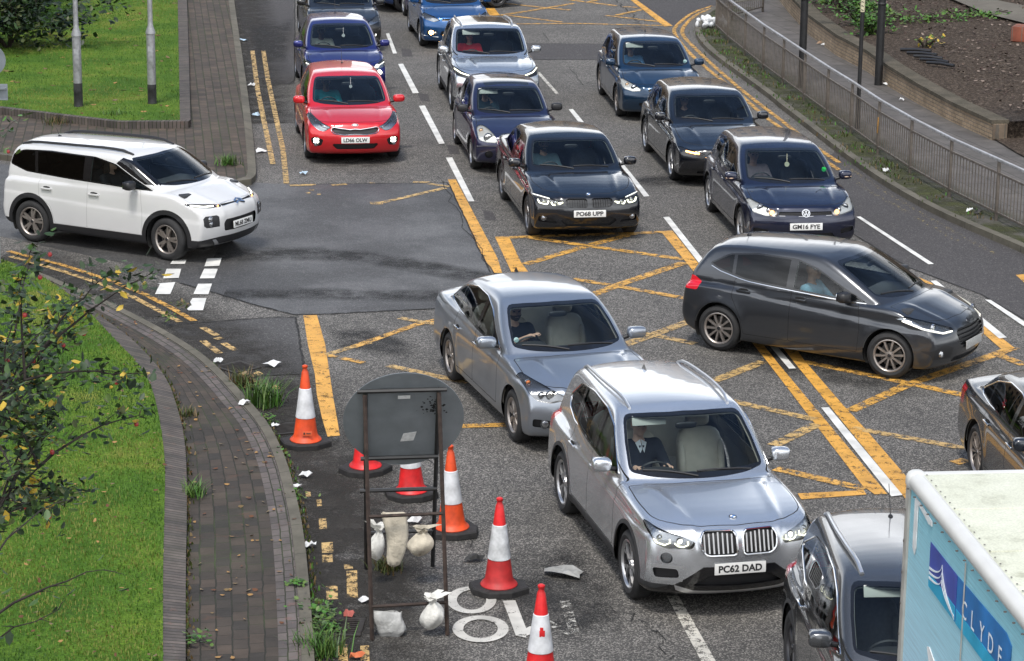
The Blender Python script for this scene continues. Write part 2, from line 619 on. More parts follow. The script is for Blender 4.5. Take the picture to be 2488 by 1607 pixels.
ALLOYD = mat('alloy_dark', (0.05, 0.05, 0.055), rough=0.35, metal=0.5)
DISC = mat('brake_disc', (0.10, 0.095, 0.09), rough=0.5, metal=0.6)
VISORM = mat('sun_visor', (0.55, 0.56, 0.52), rough=0.7)
WHITEP = mat('white_enamel', (0.8, 0.8, 0.8), rough=0.3)
BLUEE = mat('blue_enamel', (0.03, 0.16, 0.45), rough=0.25, coat=.6)

def text_mesh(s, size, bold=0.0, width=None, ext=0.001):
    """flat letters as (verts, faces), centred, in the xy plane"""
    cu = bpy.data.curves.new('t', 'FONT')
    cu.body = s
    cu.size = size
    cu.offset = bold
    cu.extrude = ext
    cu.align_x = 'CENTER'
    cu.resolution_u = 3
    o = bpy.data.objects.new('t', cu)
    COL.objects.link(o)
    bpy.context.view_layer.update()
    me = bpy.data.meshes.new_from_object(o.evaluated_get(bpy.context.evaluated_depsgraph_get()))
    V = np.array([v.co[:] for v in me.vertices]); Fc = [tuple(p.vertices) for p in me.polygons]
    bpy.data.objects.remove(o); bpy.data.curves.remove(cu); bpy.data.meshes.remove(me)
    if len(V):
        V[:, 0] -= (V[:, 0].max() + V[:, 0].min()) / 2
        V[:, 1] -= (V[:, 1].max() + V[:, 1].min()) / 2
        if width: V[:, 0] *= width / (V[:, 0].max() - V[:, 0].min())
    return V, Fc

def blob(mb, c, s, e=0.6, n=16, mi=0, rz=0.0, tilt=0.0):
    """superellipsoid: rounded lump of half sizes s"""
    def pw(a): return math.copysign(abs(a) ** e, a)
    R = Matrix.Rotation(rz, 3, 'Z') @ Matrix.Rotation(tilt, 3, 'Y')
    vs_, fs = [], []
    m = n // 2
    for i in range(m + 1):
        th = -math.pi / 2 + math.pi * i / m
        for k in range(n):
            ph = 2 * math.pi * k / n
            p = Vector((s[0] * pw(math.cos(th)) * pw(math.cos(ph)), s[1] * pw(math.cos(th)) * pw(math.sin(ph)), s[2] * pw(math.sin(th))))
            vs_.append(Vector(c) + R @ p)
    for i in range(m):
        for k in range(n):
            k2 = (k + 1) % n
            fs.append((i * n + k, i * n + k2, (i + 1) * n + k2, (i + 1) * n + k))
    return mb.add(vs_, fs, mi)

WHEELS = {}
def wheel_meshes(R, style, m_face):
    """tyre, rim and hub meshes, outer side towards -y; shared by wheels alike"""
    key = (round(R, 3), style, m_face.name)
    if key in WHEELS: return WHEELS[key]
    n_sp, split, rr, sw = {'five_double': (5, True, .67, .055), 'five_v': (5, 'v', .70, .05), 'ten': (10, False, .68, .032), 'seven': (7, False, .66, .06),
                           'five': (5, False, .66, .085), 'nine': (9, False, .67, .04), 'multi': (14, False, .70, .026), 'cover': (8, False, .66, .06), 'star': (5, 'y', .70, .034)}[style]
    w = .105
    rim = R * rr
    t = MB()
    t.lathe([(rim + .004, -w + .012), (rim + .02, -w + .001), (R - .055, -w - .006), (R - .02, -w + .012), (R - .004, -w + .03), (R, -w + .05), (R, w - .05),
             (R - .004, w - .03), (R - .02, w - .012), (R - .055, w + .006), (rim + .012, w)], axis='Y', n=40)
    mt = t.build('tyre', RUBBER); me_t = mt.data; bpy.data.objects.remove(mt)
    r = MB()
    r.lathe([(rim + .008, -w + .010), (rim - .004, -w + .006), (rim - .014, -w + .014), (rim - .020, -w + .03)], axis='Y', n=40, mi=0)
    r.lathe([(rim - .020, -w + .03), (rim - .03, w - .02)], axis='Y', n=40, mi=2)
    yf, yb = -w + .022, -w + .052
    r.lathe([(0.0, yf - .002), (.028, yf - .002), (.032, yf + .004), (.06, yf + .008), (.066, yb)], axis='Y', n=18, mi=0)
    r.lathe([(0.0, yf - .006), (.024, yf - .006), (.027, yf + .004)], axis='Y', n=14, mi=1)
    def spoke(a0, a1, w0, w1, r0, r1):
        """bar from radius r0 at angle a0 to r1 at a1, dished"""
        p = [Vector((math.cos(a0) * r0, 0, math.sin(a0) * r0)), Vector((math.cos(a1) * r1, 0, math.sin(a1) * r1))]
        d = (p[1] - p[0]).normalized(); s_ = Vector((-d.z, 0, d.x))
        vs_ = []
        for q, ww, yy in ((p[0], w0, yf + .004), (p[0].lerp(p[1], .5), (w0 + w1) / 2, yf - .001), (p[1], w1, yf + .006)):
            for sg in (-1, 1):
                vs_.append(q + s_ * sg * ww / 2 * .8 + Vector((0, yy, 0)))
                vs_.append(q + s_ * sg * ww / 2 + Vector((0, yb, 0)))
        fs = []
        for i in (0, 4):
            a_, b_, c_, d_ = i, i + 1, i + 2, i + 3
            e_, f_, g_, h_ = i + 4, i + 5, i + 6, i + 7
            fs += [(a_, c_, g_, e_), (b_, a_, e_, f_), (c_, d_, h_, g_), (d_, b_, f_, h_)]
        r.add(vs_, fs, 0)
    for k in range(n_sp):
        a = 2 * math.pi * k / n_sp + .3
        if split is True:
            for sg in (-1, 1): spoke(a + sg * .09, a + sg * .16, sw * .8, sw * .75, .05, rim - .012)
        elif split == 'v':
            for sg in (-1, 1): spoke(a + sg * .12, a + sg * .30, sw * .7, sw * .62, .05, rim - .012)
        elif split == 'y':
            spoke(a, a, sw * 1.1, sw * .9, .05, rim * .55)
            for sg in (-1, 1): spoke(a, a + sg * .27, sw * .7, sw * .6, rim * .5, rim - .012)
        else:
            spoke(a, a, sw * .8, sw * 1.15, .05, rim - .012)
    mr = r.build('rim', [m_face, BLACKP, ALLOYD]); me_r = mr.data; bpy.data.objects.remove(mr)
    h = MB()
    h.lathe([(0, -.02), (rim * .72, -.02), (rim * .72, .01), (0, .01)], axis='Y', n=24, mi=0)
    h.lathe([(0, .06), (rim - .02, .06)], axis='Y', n=24, mi=1)
    mh = h.build('wheel', [DISC, LINER]); me_h = mh.data; bpy.data.objects.remove(mh)
    WHEELS[key] = (me_h, me_t, me_r)
    return WHEELS[key]

def add_wheel(parent, x, y, R, style, m_face, side, steer=0.0, roll=0.0):
    me_h, me_t, me_r = wheel_meshes(R, style, m_face)
    w = link('wheel', me_h, parent, (x, y, R))
    w.rotation_euler = (0, 0, steer + (math.pi if side > 0 else 0))
    t = link('tyre', me_t, w)
    r = link('rim', me_r, w)
    r.rotation_euler = (0, roll, 0)

BODY, DEL, WS, PANE, PANED, FRAME, REARW, BONNET, DOORF, DOORR, GAP, HEAD, GRL, LOWG, CLAD, FOG, ROOFG, TAIL, LIP, SIDEIND, PLINTH = range(21)

class Car:
    def __init__(self, s):
        self.s = s
        a = self.a = s['wb'] / 2
        self.xf = a + s['fo']; self.xr = self.xf - s['L']
        self.hw = s['W'] / 2
        H, R, hz = s['H'], s['R'], s['hz']
        xf, xr = self.xf, self.xr
        g = s.get
        nr, nz = g('nr', .16), s['nz']
        self.xc = xc = a - g('cw', .36)               # foot of the windscreen on the centre line
        self.xw = xw = xc - g('rake', .86)            # its top
        zs = self.zs = g('zshoulder', hz - .03)       # shoulder of the body at the back
        gc = g('clear', .19)
        xre = xr + g('re', .32); zre = H - g('zre', .10)
        xrg = xr + g('rg', .12); zrg = g('zrg', zs + .02)
        self.xre, self.xrg = xre, xrg
        bum = g('bump', [(0.0, .36), (0.0, .50), (.03, .62)])
        low = [(xf - .30, gc), (xf - .09, gc + .03)] + [(xf - d, z) for d, z in bum] + [
            (xf - nr, nz), (xf - nr - .30, nz + (hz - nz) * .52), (xc + .12, hz - .012), (xc - .25, hz)]
        if g('deck'):
            low += [(xrg + .1, g('deck')), (xr + .10, g('deck') - .01), (xr + .03, g('deck') - .05), (xr + .03, .72)]
        else:
            low += [(xr + .5, zs), (xr + .08, zs - .02), (xr + .03, zs - .12)]
        low += [(xr + .02, .66), (xr, .54), (xr + .01, .40), (xr + .09, .27), (xr + .35, gc + .03), (0, gc - .01)]
        gh = [(xc + .16, hz - .12), (xc + .02, hz), (xc * .5 + xw * .5, hz * .47 + (H - .03) * .53 + .012), (xw, H - .035), (xw - .30, H - .004), (xw - .75, H), (xre + .35, zre + (H - zre) * .55),
              (xre, zre), (xre * .45 + xrg * .55 - g('rgb', .02), zre * .45 + zrg * .55), (xrg, zrg), (xrg + .02, zrg - .2), (0, .62)]
        lo, hi = (xr - .25, .0), (xf + .25, H + .2)
        self.TL = Table(chaikin(low, 2), lo, hi)
        self.TG = Table(chaikin(gh, 2), lo, hi)
        self.wbelt = g('wbelt', self.hw - .055)
        self.tumb, self.tumb2 = g('tumb', .36), g('tumb2', .34)
        self.h = g('res', .033)
    def wg(self, x, z):
        s = self.s; zb = s['hz']
        dz = np.maximum(z - zb, -.03)
        w = self.wbelt - self.tumb * dz - self.tumb2 * np.clip(dz, 0, 2) ** 2
        w = w - s.get('gtf', .10) * sstep(x, self.xw - .1, self.xc + .25) - s.get('gtr', .10) * sstep(-x, .35, -self.xr)
        return w
    def f(self, P):
        s = self.s; g = s.get
        x, y, z = P[:, 0], np.abs(P[:, 1]), P[:, 2]
        a, xf, xr, hw, R = self.a, self.xf, self.xr, self.hw, s['R']
        ay = y / hw
        sf = sstep(x, a - .35, xf - .02); sr = sstep(-x, -(xr + .95), -xr)
        p = ay ** 2.5
        xl = x + g('bow_f', .26) * p * sf - g('bow_r', .16) * p * sr
        zl = z + g('crown', .065) * ay ** 2 * (z > .5) * sstep(z, .5, .75)
        dL = self.TL(xl, zl)
        zb = s['hz']
        up = np.clip((z - .50) / (zb - .50), 0, 1.6)
        lw = np.clip((.40 - z) / .22, 0, 1.3)
        zc = g('crease', .80) - g('crease_s', .035) * x
        off = g('barrel', .045) * up ** 2 + .035 * lw ** 2
        off = off + g('crease_d', .016) * sstep(z, zc - .012, zc + .045) * sstep(z, zc + .25, zc + .02)
        off = off + g('scallop', .004) * np.exp(-((z - g('scz', .47)) / .10) ** 2) * sstep(a - np.abs(x), .30, .62)
        w = hw - off - .055 * sf ** 2 - .05 * sr ** 2
        fl = 0
        for ax in (a, -a):
            r = np.hypot(x - ax, z - R)
            fl = fl + g('flare', .011) * np.exp(-((r - (R + .05)) / .085) ** 2) * (z > .1)
        dW = y - w - fl
        Lw = smax(dL, dW, g('kedge', .050))
        # ridges that run up the bonnet
        if g('ridge', .010):
            yr = g('ridge_y', .52) + .12 * (a - x)
            Lw = Lw - g('ridge', .010) * np.exp(-((y - yr) / .05) ** 2) * sstep(x, self.xc - .05, self.xc + .2) * sstep(z, .6, .75)
        xg = x + g('wbow', .20) * ay ** 2 * sstep(x, -.5, .3) - g('rbow', .16) * ay ** 2 * sstep(-x, .5, 1.3)
        zg = z + g('rcrown', .05) * (y / .6) ** 2
        dG = self.TG(xg, zg)
        dS = y - self.wg(x, z)
        Gd = smax(dG, dS, g('kroof', .058))
        return smin(Lw, Gd, .028)
    # points of the surface
    def sx(self, y, z, back=False):
        xs = np.linspace(self.xf + .1, 0, 500) if not back else np.linspace(self.xr - .1, 0, 500)
        v = self.f(np.c_[xs, np.full(500, y), np.full(500, z)])
        k = np.argmax(v < 0)
        return float(xs[k]) if (v < 0).any() else float('nan')
    def sy(self, x, z):
        ys = np.linspace(self.hw + .12, .1, 420)
        v = self.f(np.c_[np.full(420, x), ys, np.full(420, z)])
        k = np.argmax(v < 0)
        return float(ys[k]) if (v < 0).any() else float('nan')
    def sz(self, x, y):
        zs = np.linspace(self.s['H'] + .1, .3, 500)
        v = self.f(np.c_[np.full(500, x), np.full(500, y), zs])
        return float(zs[np.argmax(v < 0)])
    def nrm(self, p):
        g = grad(self.f, np.array([p], float))[0]
        return Vector(g / np.linalg.norm(g))

def clip_x(P, c0, c1, slant, keep_less):
    """part of outline P on one side of the slanted line x = c0 + slant*(z - c1)"""
    out = []
    P = [np.array(p) for p in P]
    def sd(p):
        d = p[0] - (c0 + slant * (p[1] - c1))
        return d if keep_less else -d
    for i in range(len(P)):
        p, q = P[i], P[(i + 1) % len(P)]
        a, b = sd(p), sd(q)
        if a <= 0: out.append(p)
        if (a < 0) != (b < 0) and abs(a - b) > 1e-9: out.append(p + (q - p) * a / (a - b))
    return np.array(out)

def build_car(s):
    """one vehicle from its sheet of measures; returns its Empty"""
    C_ = Car(s); g = s.get
    a, xf, xr, hw, H, R, hz = C_.a, C_.xf, C_.xr, C_.hw, s['H'], s['R'], s['hz']
    V, Q = surface_net(C_.f, (xr - .1, 0, .08), (xf + .1, hw + .08, H + .06), C_.h)
    bm = bmesh.new()
    bv = [bm.verts.new(v) for v in V]
    for q in Q:
        try: bm.faces.new([bv[i] for i in q])
        except ValueError: pass
    lay = bm.faces.layers.int.new('part')
    CACHE.clear()
    bm.normal_update()
    root = empty(s['name'], s['loc'], s['rz'])
    tag(root, s['label'], s['cat'], s.get('group'))
    pm = s['paint']
    # ------------------------------------------------ openings
    dlo = np.array(s['dlo'], float)
    dlo_r = round_poly(dlo, g('dlo_r', .05), 3)
    zmin = dlo[:, 1].min()
    sidec = lambda c, n: c.y > .3 and n.y > .3 and c.z > zmin - .06
    cut(bm, lay, 'side', dlo_r, FRAME, {BODY}, sidec)
    panes = []
    edges = [None] + list(s['pillars']) + [None]       # from the front: (x, width, slant)
    inner = grow(dlo_r, -g('dlo_in', .02))
    for i in range(len(edges) - 1):
        P = inner
        if edges[i]: P = clip_x(P, edges[i][0] - edges[i][1] / 2, zmin, edges[i][2], True)
        if edges[i + 1]: P = clip_x(P, edges[i + 1][0] + edges[i + 1][1] / 2, zmin, edges[i + 1][2], False)
        if len(P) >= 3:
            dark = i >= g('privacy_from', 99)
            cut(bm, lay, 'side', P, PANED if dark else PANE, {FRAME}, sidec)
    # windscreen, outlined from the front
    def wsy(z, d): return float(C_.wg(np.array([C_.xc - (C_.xc - C_.xw) * (z - hz) / (H - hz) - .1]), np.array([z]))[0]) - d
    zt, zb = H - g('ws_top', .068), hz + .012
    pil = g('apillar', .050)
    wsp = [(-.2, zb)] + [(y, zb + .012 * (y / .7) ** 2) for y in (.25, .5)] + [(wsy(zb + .03, pil), zb + .03), (wsy((zt + zb) / 2, pil), (zt + zb) / 2), (wsy(zt - .04, pil), zt - .040), (.35, zt - .018), (-.2, zt)]
    wsp = round_poly(wsp, [0, 0, .05, .05, 0, .07, .05, 0], 3)
    wc = lambda c, n: n.x > .15 and c.z > hz - .06 and c.x < C_.xc + .15
    cut(bm, lay, 'front', wsp, FRAME, {BODY}, wc)
    wsi = grow(wsp, -.026); wsi[:, 1] = np.maximum(wsi[:, 1], zb + g('ws_band', .05))
    cut(bm, lay, 'front', wsi, WS, {FRAME}, lambda c, n: n.x > .15 and c.x < C_.xc + .15 and c.x > C_.xw - .25 and c.y < wsy(c.z, .05))
    if g('pillar_black'): cut(bm, lay, 'side', g('pillar_black'), FRAME, {BODY}, lambda c, n: c.y > .35 and c.z > hz + .04 and n.z < .90)
    # rear window
    if not g('no_rear'):
        zr0, zr1 = g('rw', (C_.zs + .08, H - .17))
        yr0, yr1 = g('rwy', (.56, .48))
        cut(bm, lay, 'front', round_poly([(-.2, zr0), (yr0, zr0), (yr1, zr1), (-.2, zr1)], [0, .07, .07, 0], 3), REARW, {BODY}, lambda c, n: n.x < -.12 and c.x < 0)
    # wheel openings
    for ax in (a, -a):
        Ra = R + g('arch', .055)
        ci = [(ax + Ra * math.cos(t), R + .01 + Ra * math.sin(t)) for t in np.linspace(0, 2 * math.pi, 49)[:-1]]
        if g('cladw'):
            co = [(ax + (Ra + g('cladw')) * math.cos(t), R + .01 + (Ra + g('cladw')) * math.sin(t)) for t in np.linspace(0, 2 * math.pi, 49)[:-1]]
            cut(bm, lay, 'side', co, CLAD, {BODY}, lambda c, n: c.y > hw - .28 and n.y > .1)
        cut(bm, lay, 'side', ci, DEL, {BODY, CLAD}, lambda c, n: c.y > hw - .30)
    # sills / cladding
    zsill = g('sill', .30)
    if g('clad_sill'):
        cut(bm, lay, 'side', [(xr - .2, 0), (xf + .2, 0), (xf + .2, zsill), (a + .3, zsill), (-a - .3, zsill), (xr - .2, zsill)], CLAD, {BODY}, lambda c, n: True)
    # doors
    ok = {BODY, CLAD} if g('clad_sill') else {BODY}
    dcond = lambda c, n: c.y > hw - .22 and n.y > .25
    xA, xB, xD = s['doors']                             # front shut line, B post, rear shut line (None: two-door)
    zlo = g('door_lo', .30)
    ztop = dlo[:, 1].min() - .012
    gw = g('gap', .010)
    def dtop(x):
        zz = [p[1] for p in dlo_r if abs(p[0] - x) < .12]
        return max(ztop, min(zz) - .015) if zz else ztop
    def door(P, t):
        P = round_poly(P, .03, 2)
        cut(bm, lay, 'side', grow(P, gw / 2), GAP, {BODY}, dcond)
        cut(bm, lay, 'side', grow(P, -gw / 2), t, {GAP}, dcond)
    door([(xA, zlo), (xA + .02, .62), (xA - .02, dtop(xA - .05)), (xB + .02, dtop(xB)), (xB, .6), (xB, zlo)], DOORF)
    if xD is not None:
        ar = R + g('arch', .055) + g('cladw', 0) + .02
        e1 = -a + math.sqrt(max(ar * ar - (zlo - R) ** 2, .01)) + .01
        door([(xB, zlo), (xB, .6), (xB + .02, dtop(xB)), (xD, dtop(xD)), (xD, .78), (min(-a + ar * .80 + .02, xB - .1), R + ar * .62), (min(e1, xB - .1), zlo)], DOORR)
    # bonnet
    yb0, yb1 = g('bonnet_y', (hw - .12, .66))
    xb1 = xf - g('bonnet_x', g('nr', .16) + .02)
    bp = round_poly([(C_.xc + .06, -.2), (C_.xc + .03, .35), (C_.xc - .07, yb0 - .02), ((C_.xc - .07 + xb1 - .30) / 2, yb0), (xb1 - .30, yb1 + .10), (xb1 - .05, yb1 - .22), (xb1 + .02, -.2)], [0, .05, .05, .1, .15, .1, 0], 3)
    bc = lambda c, n: n.z > .25 and c.z > s['nz'] - .12 and c.x > C_.xc - .1
    cut(bm, lay, 'top', grow(bp, gw / 2), GAP, {BODY}, bc)
    cut(bm, lay, 'top', grow(bp, -gw / 2), BONNET, {GAP}, bc)
    # roof glass
    if g('roofg'):
        x0, x1, y1 = g('roofg')
        cut(bm, lay, 'top', round_poly([(x0, -.2), (x0, y1), (x1, y1), (x1, -.2)], [0, .06, .06, 0], 2), ROOFG, {BODY}, lambda c, n: n.z > .5 and c.z > H - .2)
    # front: lamps, grilles, lower mask
    fc = lambda c, n: c.x > a + .05 and n.x > -.12
    for P in g('masks', []): cut(bm, lay, 'front', P, PLINTH, {BODY, BONNET, GAP, CLAD}, lambda c, n: c.x > a and n.x > .05)
    for P in g('grilles', []): cut(bm, lay, 'front', round_poly(P, g('grille_r', .03), 3), GRL, {BODY, BONNET, GAP, PLINTH}, lambda c, n: c.x > a and n.x > .05)
    for P in g('lowers', []): cut(bm, lay, 'front', round_poly(P, .03, 3), LOWG, {BODY, PLINTH, CLAD}, lambda c, n: c.x > a and n.x > .05)
    cut(bm, lay, 'front', round_poly(s['head'], g('head_r', .025), 2), HEAD, {BODY, BONNET, GAP, DEL, PLINTH}, fc)
    if g('fog'):
        fy, fz, fr = g('fog')[:3]
        cut(bm, lay, 'front', [(fy + fr * math.cos(t), fz + fr * math.sin(t)) for t in np.linspace(0, 2 * math.pi, 17)[:-1]], FOG, {BODY, LOWG, PLINTH, CLAD}, fc)
    for P in g('lips', []): cut(bm, lay, 'front', P, LIP, {BODY, PLINTH, CLAD, LOWG}, lambda c, n: c.x > a and n.x > .0)
    if g('tail'): cut(bm, lay, 'front', round_poly(g('tail'), .03, 2), TAIL, {BODY}, lambda c, n: c.x < -a - .12 and n.x < .25)
    if g('tail_side'): cut(bm, lay, 'side', round_poly(g('tail_side'), .03, 2), TAIL, {BODY}, lambda c, n: n.y > .25 or c.x < -a - .3)
    # ------------------------------------------------ take the parts out
    bm.verts.index_update()
    VV = np.array([v.co[:] for v in bm.verts])
    NN = grad(C_.f, VV); NN /= np.maximum(np.linalg.norm(NN, axis=1, keepdims=True), 1e-9)
    NN[np.abs(VV[:, 1]) < 1e-5, 1] = 0
    parts = {}
    for f_ in bm.faces:
        parts.setdefault(f_[lay], []).append([v.index for v in f_.verts])
    bm.free(); CACHE.clear()
    def piece(tags, both=True, sign=1):
        fs = [q for t in (tags if isinstance(tags, (list, tuple)) else [tags]) for q in parts.get(t, [])]
        fm = [t for t in (tags if isinstance(tags, (list, tuple)) else [tags]) for q in parts.get(t, [])]
        if not fs: return None
        ids = sorted({i for q in fs for i in q})
        mp = {i: k for k, i in enumerate(ids)}
        v, n = VV[ids], NN[ids]
        fs = [[mp[i] for i in q] for q in fs]
        fl = np.array([1, -1, 1.])
        if both:
            k = len(v)
            fs = fs + [[i + k for i in q][::-1] for q in fs]
            return np.vstack([v, v * fl]), fs, np.vstack([n, n * fl]), fm + fm
        if sign < 0: return v * fl, [q[::-1] for q in fs], n * fl, fm
        return v, fs, n, fm
    def part(name, tags, m, both=True, sign=1, off=0.0, parent=root, mmap=None):
        r = piece(tags, both, sign)
        if r is None: return None
        v, fs, n, fm = r
        if mmap: fm = [mmap.get(t, 0) for t in fm]
        else: fm = None
        return link(name, mesh_from(name, v + n * off, fs, m, fm, n), parent)
    def boundary(fs):
        cnt = {}
        for q in fs:
            for i in range(len(q)):
                e = (q[i], q[(i + 1) % len(q)])
                k = (min(e), max(e))
                cnt[k] = None if k in cnt else e
        return [e for e in cnt.values() if e]
    def recess(name, t, m_floor, m_wall, depth, sign=1, both=False, shrink=.97, parent=root):
        """the cut piece pushed back into the body, with a wall round it"""
        r = piece(t, both, sign)
        if r is None: return None
        v, fs, n, _ = r
        c = v.mean(0)
        sh = np.array([1, shrink, shrink])
        v2 = c + (v - c) * sh
        if both: v2 = v * np.array([1, 1, 1.]); v2[:, 2] = c[2] + (v[:, 2] - c[2]) * shrink
        v2 = v2 - np.array([depth, 0, 0]) - n * .004
        k = len(v)
        W = [(e[0], e[1], e[1] + k, e[0] + k) for e in boundary(fs) if not (abs(v[e[0], 1]) < 1e-4 and abs(v[e[1], 1]) < 1e-4)]
        F_ = [[i + k for i in q] for q in fs] + W
        me = mesh_from(name, np.vstack([v, v2]), F_, [m_floor, m_wall], [0] * len(fs) + [1] * len(W), None, smooth=False)
        return link(name, me, parent)
    mm = {BODY: 0, GAP: 1, CLAD: 2, PLINTH: 3, LIP: 4}
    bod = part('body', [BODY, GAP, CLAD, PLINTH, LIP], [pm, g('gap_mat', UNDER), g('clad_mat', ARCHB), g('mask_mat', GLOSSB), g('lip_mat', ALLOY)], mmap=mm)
    part('bonnet', BONNET, g('bonnet_paint', pm))
    for sg in (1, -1):
        for t in (DOORF, DOORR):
            d = part('door', t, pm, False, sg)
            if d is None: continue
            hx = (xB + .14) if t == DOORF else (xD + .16 if xD is not None else 0)
            hzz = g('handle_z', .80)
            yy = C_.sy(hx, hzz)
            hb = MB()
            hb.box((hx, sg * (yy + .022), hzz), (.20, .022, .032), ch=.010, mi=0)
            hb.box((hx - .08, sg * (yy + .008), hzz), (.03, .03, .028), ch=.006, mi=0)
            hb.box((hx + .08, sg * (yy + .008), hzz), (.03, .03, .028), ch=.006, mi=0)
            blob(hb, (hx, sg * (yy + .001), hzz + .005), (.075, .006, .034), .8, 12, 1)
            hb.build('door_handle', [g('handle_mat', pm), UNDER], d)
        part('headlight', HEAD, LENS, False, sg)
        part('tail_light', TAIL, g('tail_mat', TAILM), False, sg)
        part('fog_lamp', FOG, LENS, False, sg)
        hl = recess('lamp_bowl', HEAD, g('bowl', LAMPIN), g('bowl_wall', LAMPDK), g('head_d', .05), sg)
        if g('fog'): recess('fog_bowl', FOG, g('fog_mat', LAMPIN), LAMPDK, .035, sg)
        if g('lowers'): pass
        sw = part('side_window', PANE, GLS, False, sg)
        part('side_window', PANED, GLSD, False, sg)
    part('window_trim', FRAME, GLOSSB)
    part('windscreen', WS, g('ws_mat', GLS))
    part('rear_window', REARW, GLSD)
    part('sunroof', ROOFG, GLOSSB)
    recess('grille', GRL, g('grille_mat', BLACKP), GLOSSB, g('grille_d', .03), both=True, shrink=.98)
    recess('lower_grille', LOWG, g('lower_mat', BLACKP), GLOSSB, .035, both=True, shrink=.98)
    # cabin lining: the shell again, a little inside
    r = piece([BODY, DOORF, DOORR, FRAME])
    v, fs, n, _ = r
    fs = [q[::-1] for q in fs if all(v[i, 2] > .34 and v[i, 0] < C_.xc + .02 and v[i, 0] > xr + .12 for i in q)]
    if fs:
        link('lining', mesh_from('lining', v - n * .028, fs, g('lining_mat', LININGM), None, -n), root)
    # wheel wells
    wb_ = MB()
    for ax in (a, -a):
        for sg in (1, -1):
            Ra = R + g('arch', .055) + .002
            ts = [t for t in np.linspace(-.6, math.pi + .6, 25)]
            vs_ = []
            for t in ts:
                x_, z_ = ax + Ra * math.cos(t), max(R + .01 + Ra * math.sin(t), .17)
                vs_ += [(x_, sg * (hw - .02 - g('well_in', .01)), z_), (x_, sg * (hw - .32), z_)]
            fs = [(2 * i, 2 * i + 1, 2 * i + 3, 2 * i + 2) for i in range(len(ts) - 1)]
            vs_.append((ax, sg * (hw - .32), .25))
            fs += [(2 * i + 1, len(vs_) - 1, 2 * i + 3) for i in range(len(ts) - 1)]
            wb_.add(vs_, fs, 0)
    wb_.box((0, 0, .20), (s['wb'] + .9, hw * 1.1, .10), mi=0)
    wb_.build('wheel_well', LINER, root, smooth=False)
    # wheels
    yo = hw - g('wheel_in', .012)
    for ax in (a, -a):
        for sg in (1, -1):
            add_wheel(root, ax, sg * (yo - .105), R, s['wheel'], g('wheel_mat', ALLOY), sg, g('steer', 0) if ax > 0 else 0, g('roll', .2) + ax)
    # bars across grilles
    if g('bars'):
        gb = MB()
        for kind, pts, rad, mi in g('bars'):
            P = []
            for (y, z) in pts:
                x_ = C_.sx(abs(y), z)
                if x_ != x_: continue
                P.append(Vector((x_ - .004 + (.010 if kind == 'out' else -.006 if kind == 'deep' else 0), y, z)))
            if len(P) > 1: gb.tube(P, rad, 6, mi)
        gb.build('grille_bars', [CHROME, GLOSSB, pm, ALLOY, mat('bar_silver', (.62, .63, .64), .45, .3)], root)
    # lamps lit
    for (nm, y, z, rad, mt, dep, sides) in g('bulbs', []):
        for sg in sides:
            x_ = C_.sx(y, z) - dep
            lb = MB()
            lb.lathe([(0, .012), (rad * .6, .010), (rad, 0), (rad * 1.12, -.012)], (x_, sg * y, z), 'X', 16, 0)
            lb.lathe([(rad * 1.02, .006), (rad * 1.18, .006), (rad * 1.25, -.02)], (x_, sg * y, z), 'X', 16, 1)
            lb.build(nm, [mt, LAMPIN], root)
    for (nm, pts, rad, mt, dep, sides) in g('strips', []):
        for sg in sides:
            lb = MB()
            P = []
            for (y, z) in pts:
                x_ = C_.sx(y, z)
                if x_ == x_: P.append(Vector((x_ - dep, sg * y, z)))
            if len(P) > 1:
                lb.tube(P, rad, 6, 0)
                lb.build(nm, mt, root)
    # number plate
    if g('plate'):
        py, pz = g('plate_pos', (0, .45))
        x_ = max(C_.sx(abs(py) + .0, pz), C_.sx(abs(py) + .24, pz), C_.sx(abs(py), pz - .05)) + .004
        tl = g('plate_tilt', .06)
        pb = MB()
        Rm = Matrix.Rotation(-tl, 3, 'Y')
        pb.box((x_ + .008, py, pz), (.008, .52, .112), rot=Rm, ch=.003, mi=0)
        po = pb.build('number_plate', g('plate_mat', PLATEW), root)
        if g('plate') != '-':
            Vt, Ft = text_mesh(s['plate'], .098, .0033, .440)
            Vt[:, 1] *= .074 / (Vt[:, 1].max() - Vt[:, 1].min())
            V3 = [Vector((x_ + .008, py, pz)) + Rm @ Vector((.0052 + max(t[2], 0) * .5, t[0], t[1])) for t in Vt]
            tb = MB(); tb.add(V3, Ft)
            tb.build('plate_letters', INK, po, smooth=False)
    # mirrors
    mx, mz = g('mirror', (dlo[0][0] - .06, dlo[0][1] + .06))
    for sg in (1, -1):
        yy = C_.sy(mx, mz - .05)
        if yy != yy: yy = hw - .08
        mb = MB()
        mw = g('mirror_w', .104)
        yc = yy + .045 + mw
        blob(mb, (mx + .01, sg * yc, mz + .03), (.072, mw, .072), .62, 20, 0, rz=sg * .10)
        mb.tube([(mx - .02, sg * (yy - .03), mz - .045), (mx - .01, sg * (yy + .07), mz - .02)], .026, 8, 1)
        if g('mirror_black'):
            blob(mb, (mx + .012, sg * yc, mz - .012), (.078, mw * 1.01, .048), .62, 20, 1, rz=sg * .10)
        mo = mb.build('wing_mirror', [g('mirror_mat', pm), BLACKP], root, angle=70)
        if g('mirror_ind'):
            ib = MB()
            ib.tube([(mx + .07, sg * (yc - mw * .6), mz + .01), (mx + .078, sg * yc, mz + .008), (mx + .055, sg * (yc + mw * .85), mz + .012)], .009, 6)
            ib.build('indicator', g('mirror_ind'), mo)
        gb = MB()
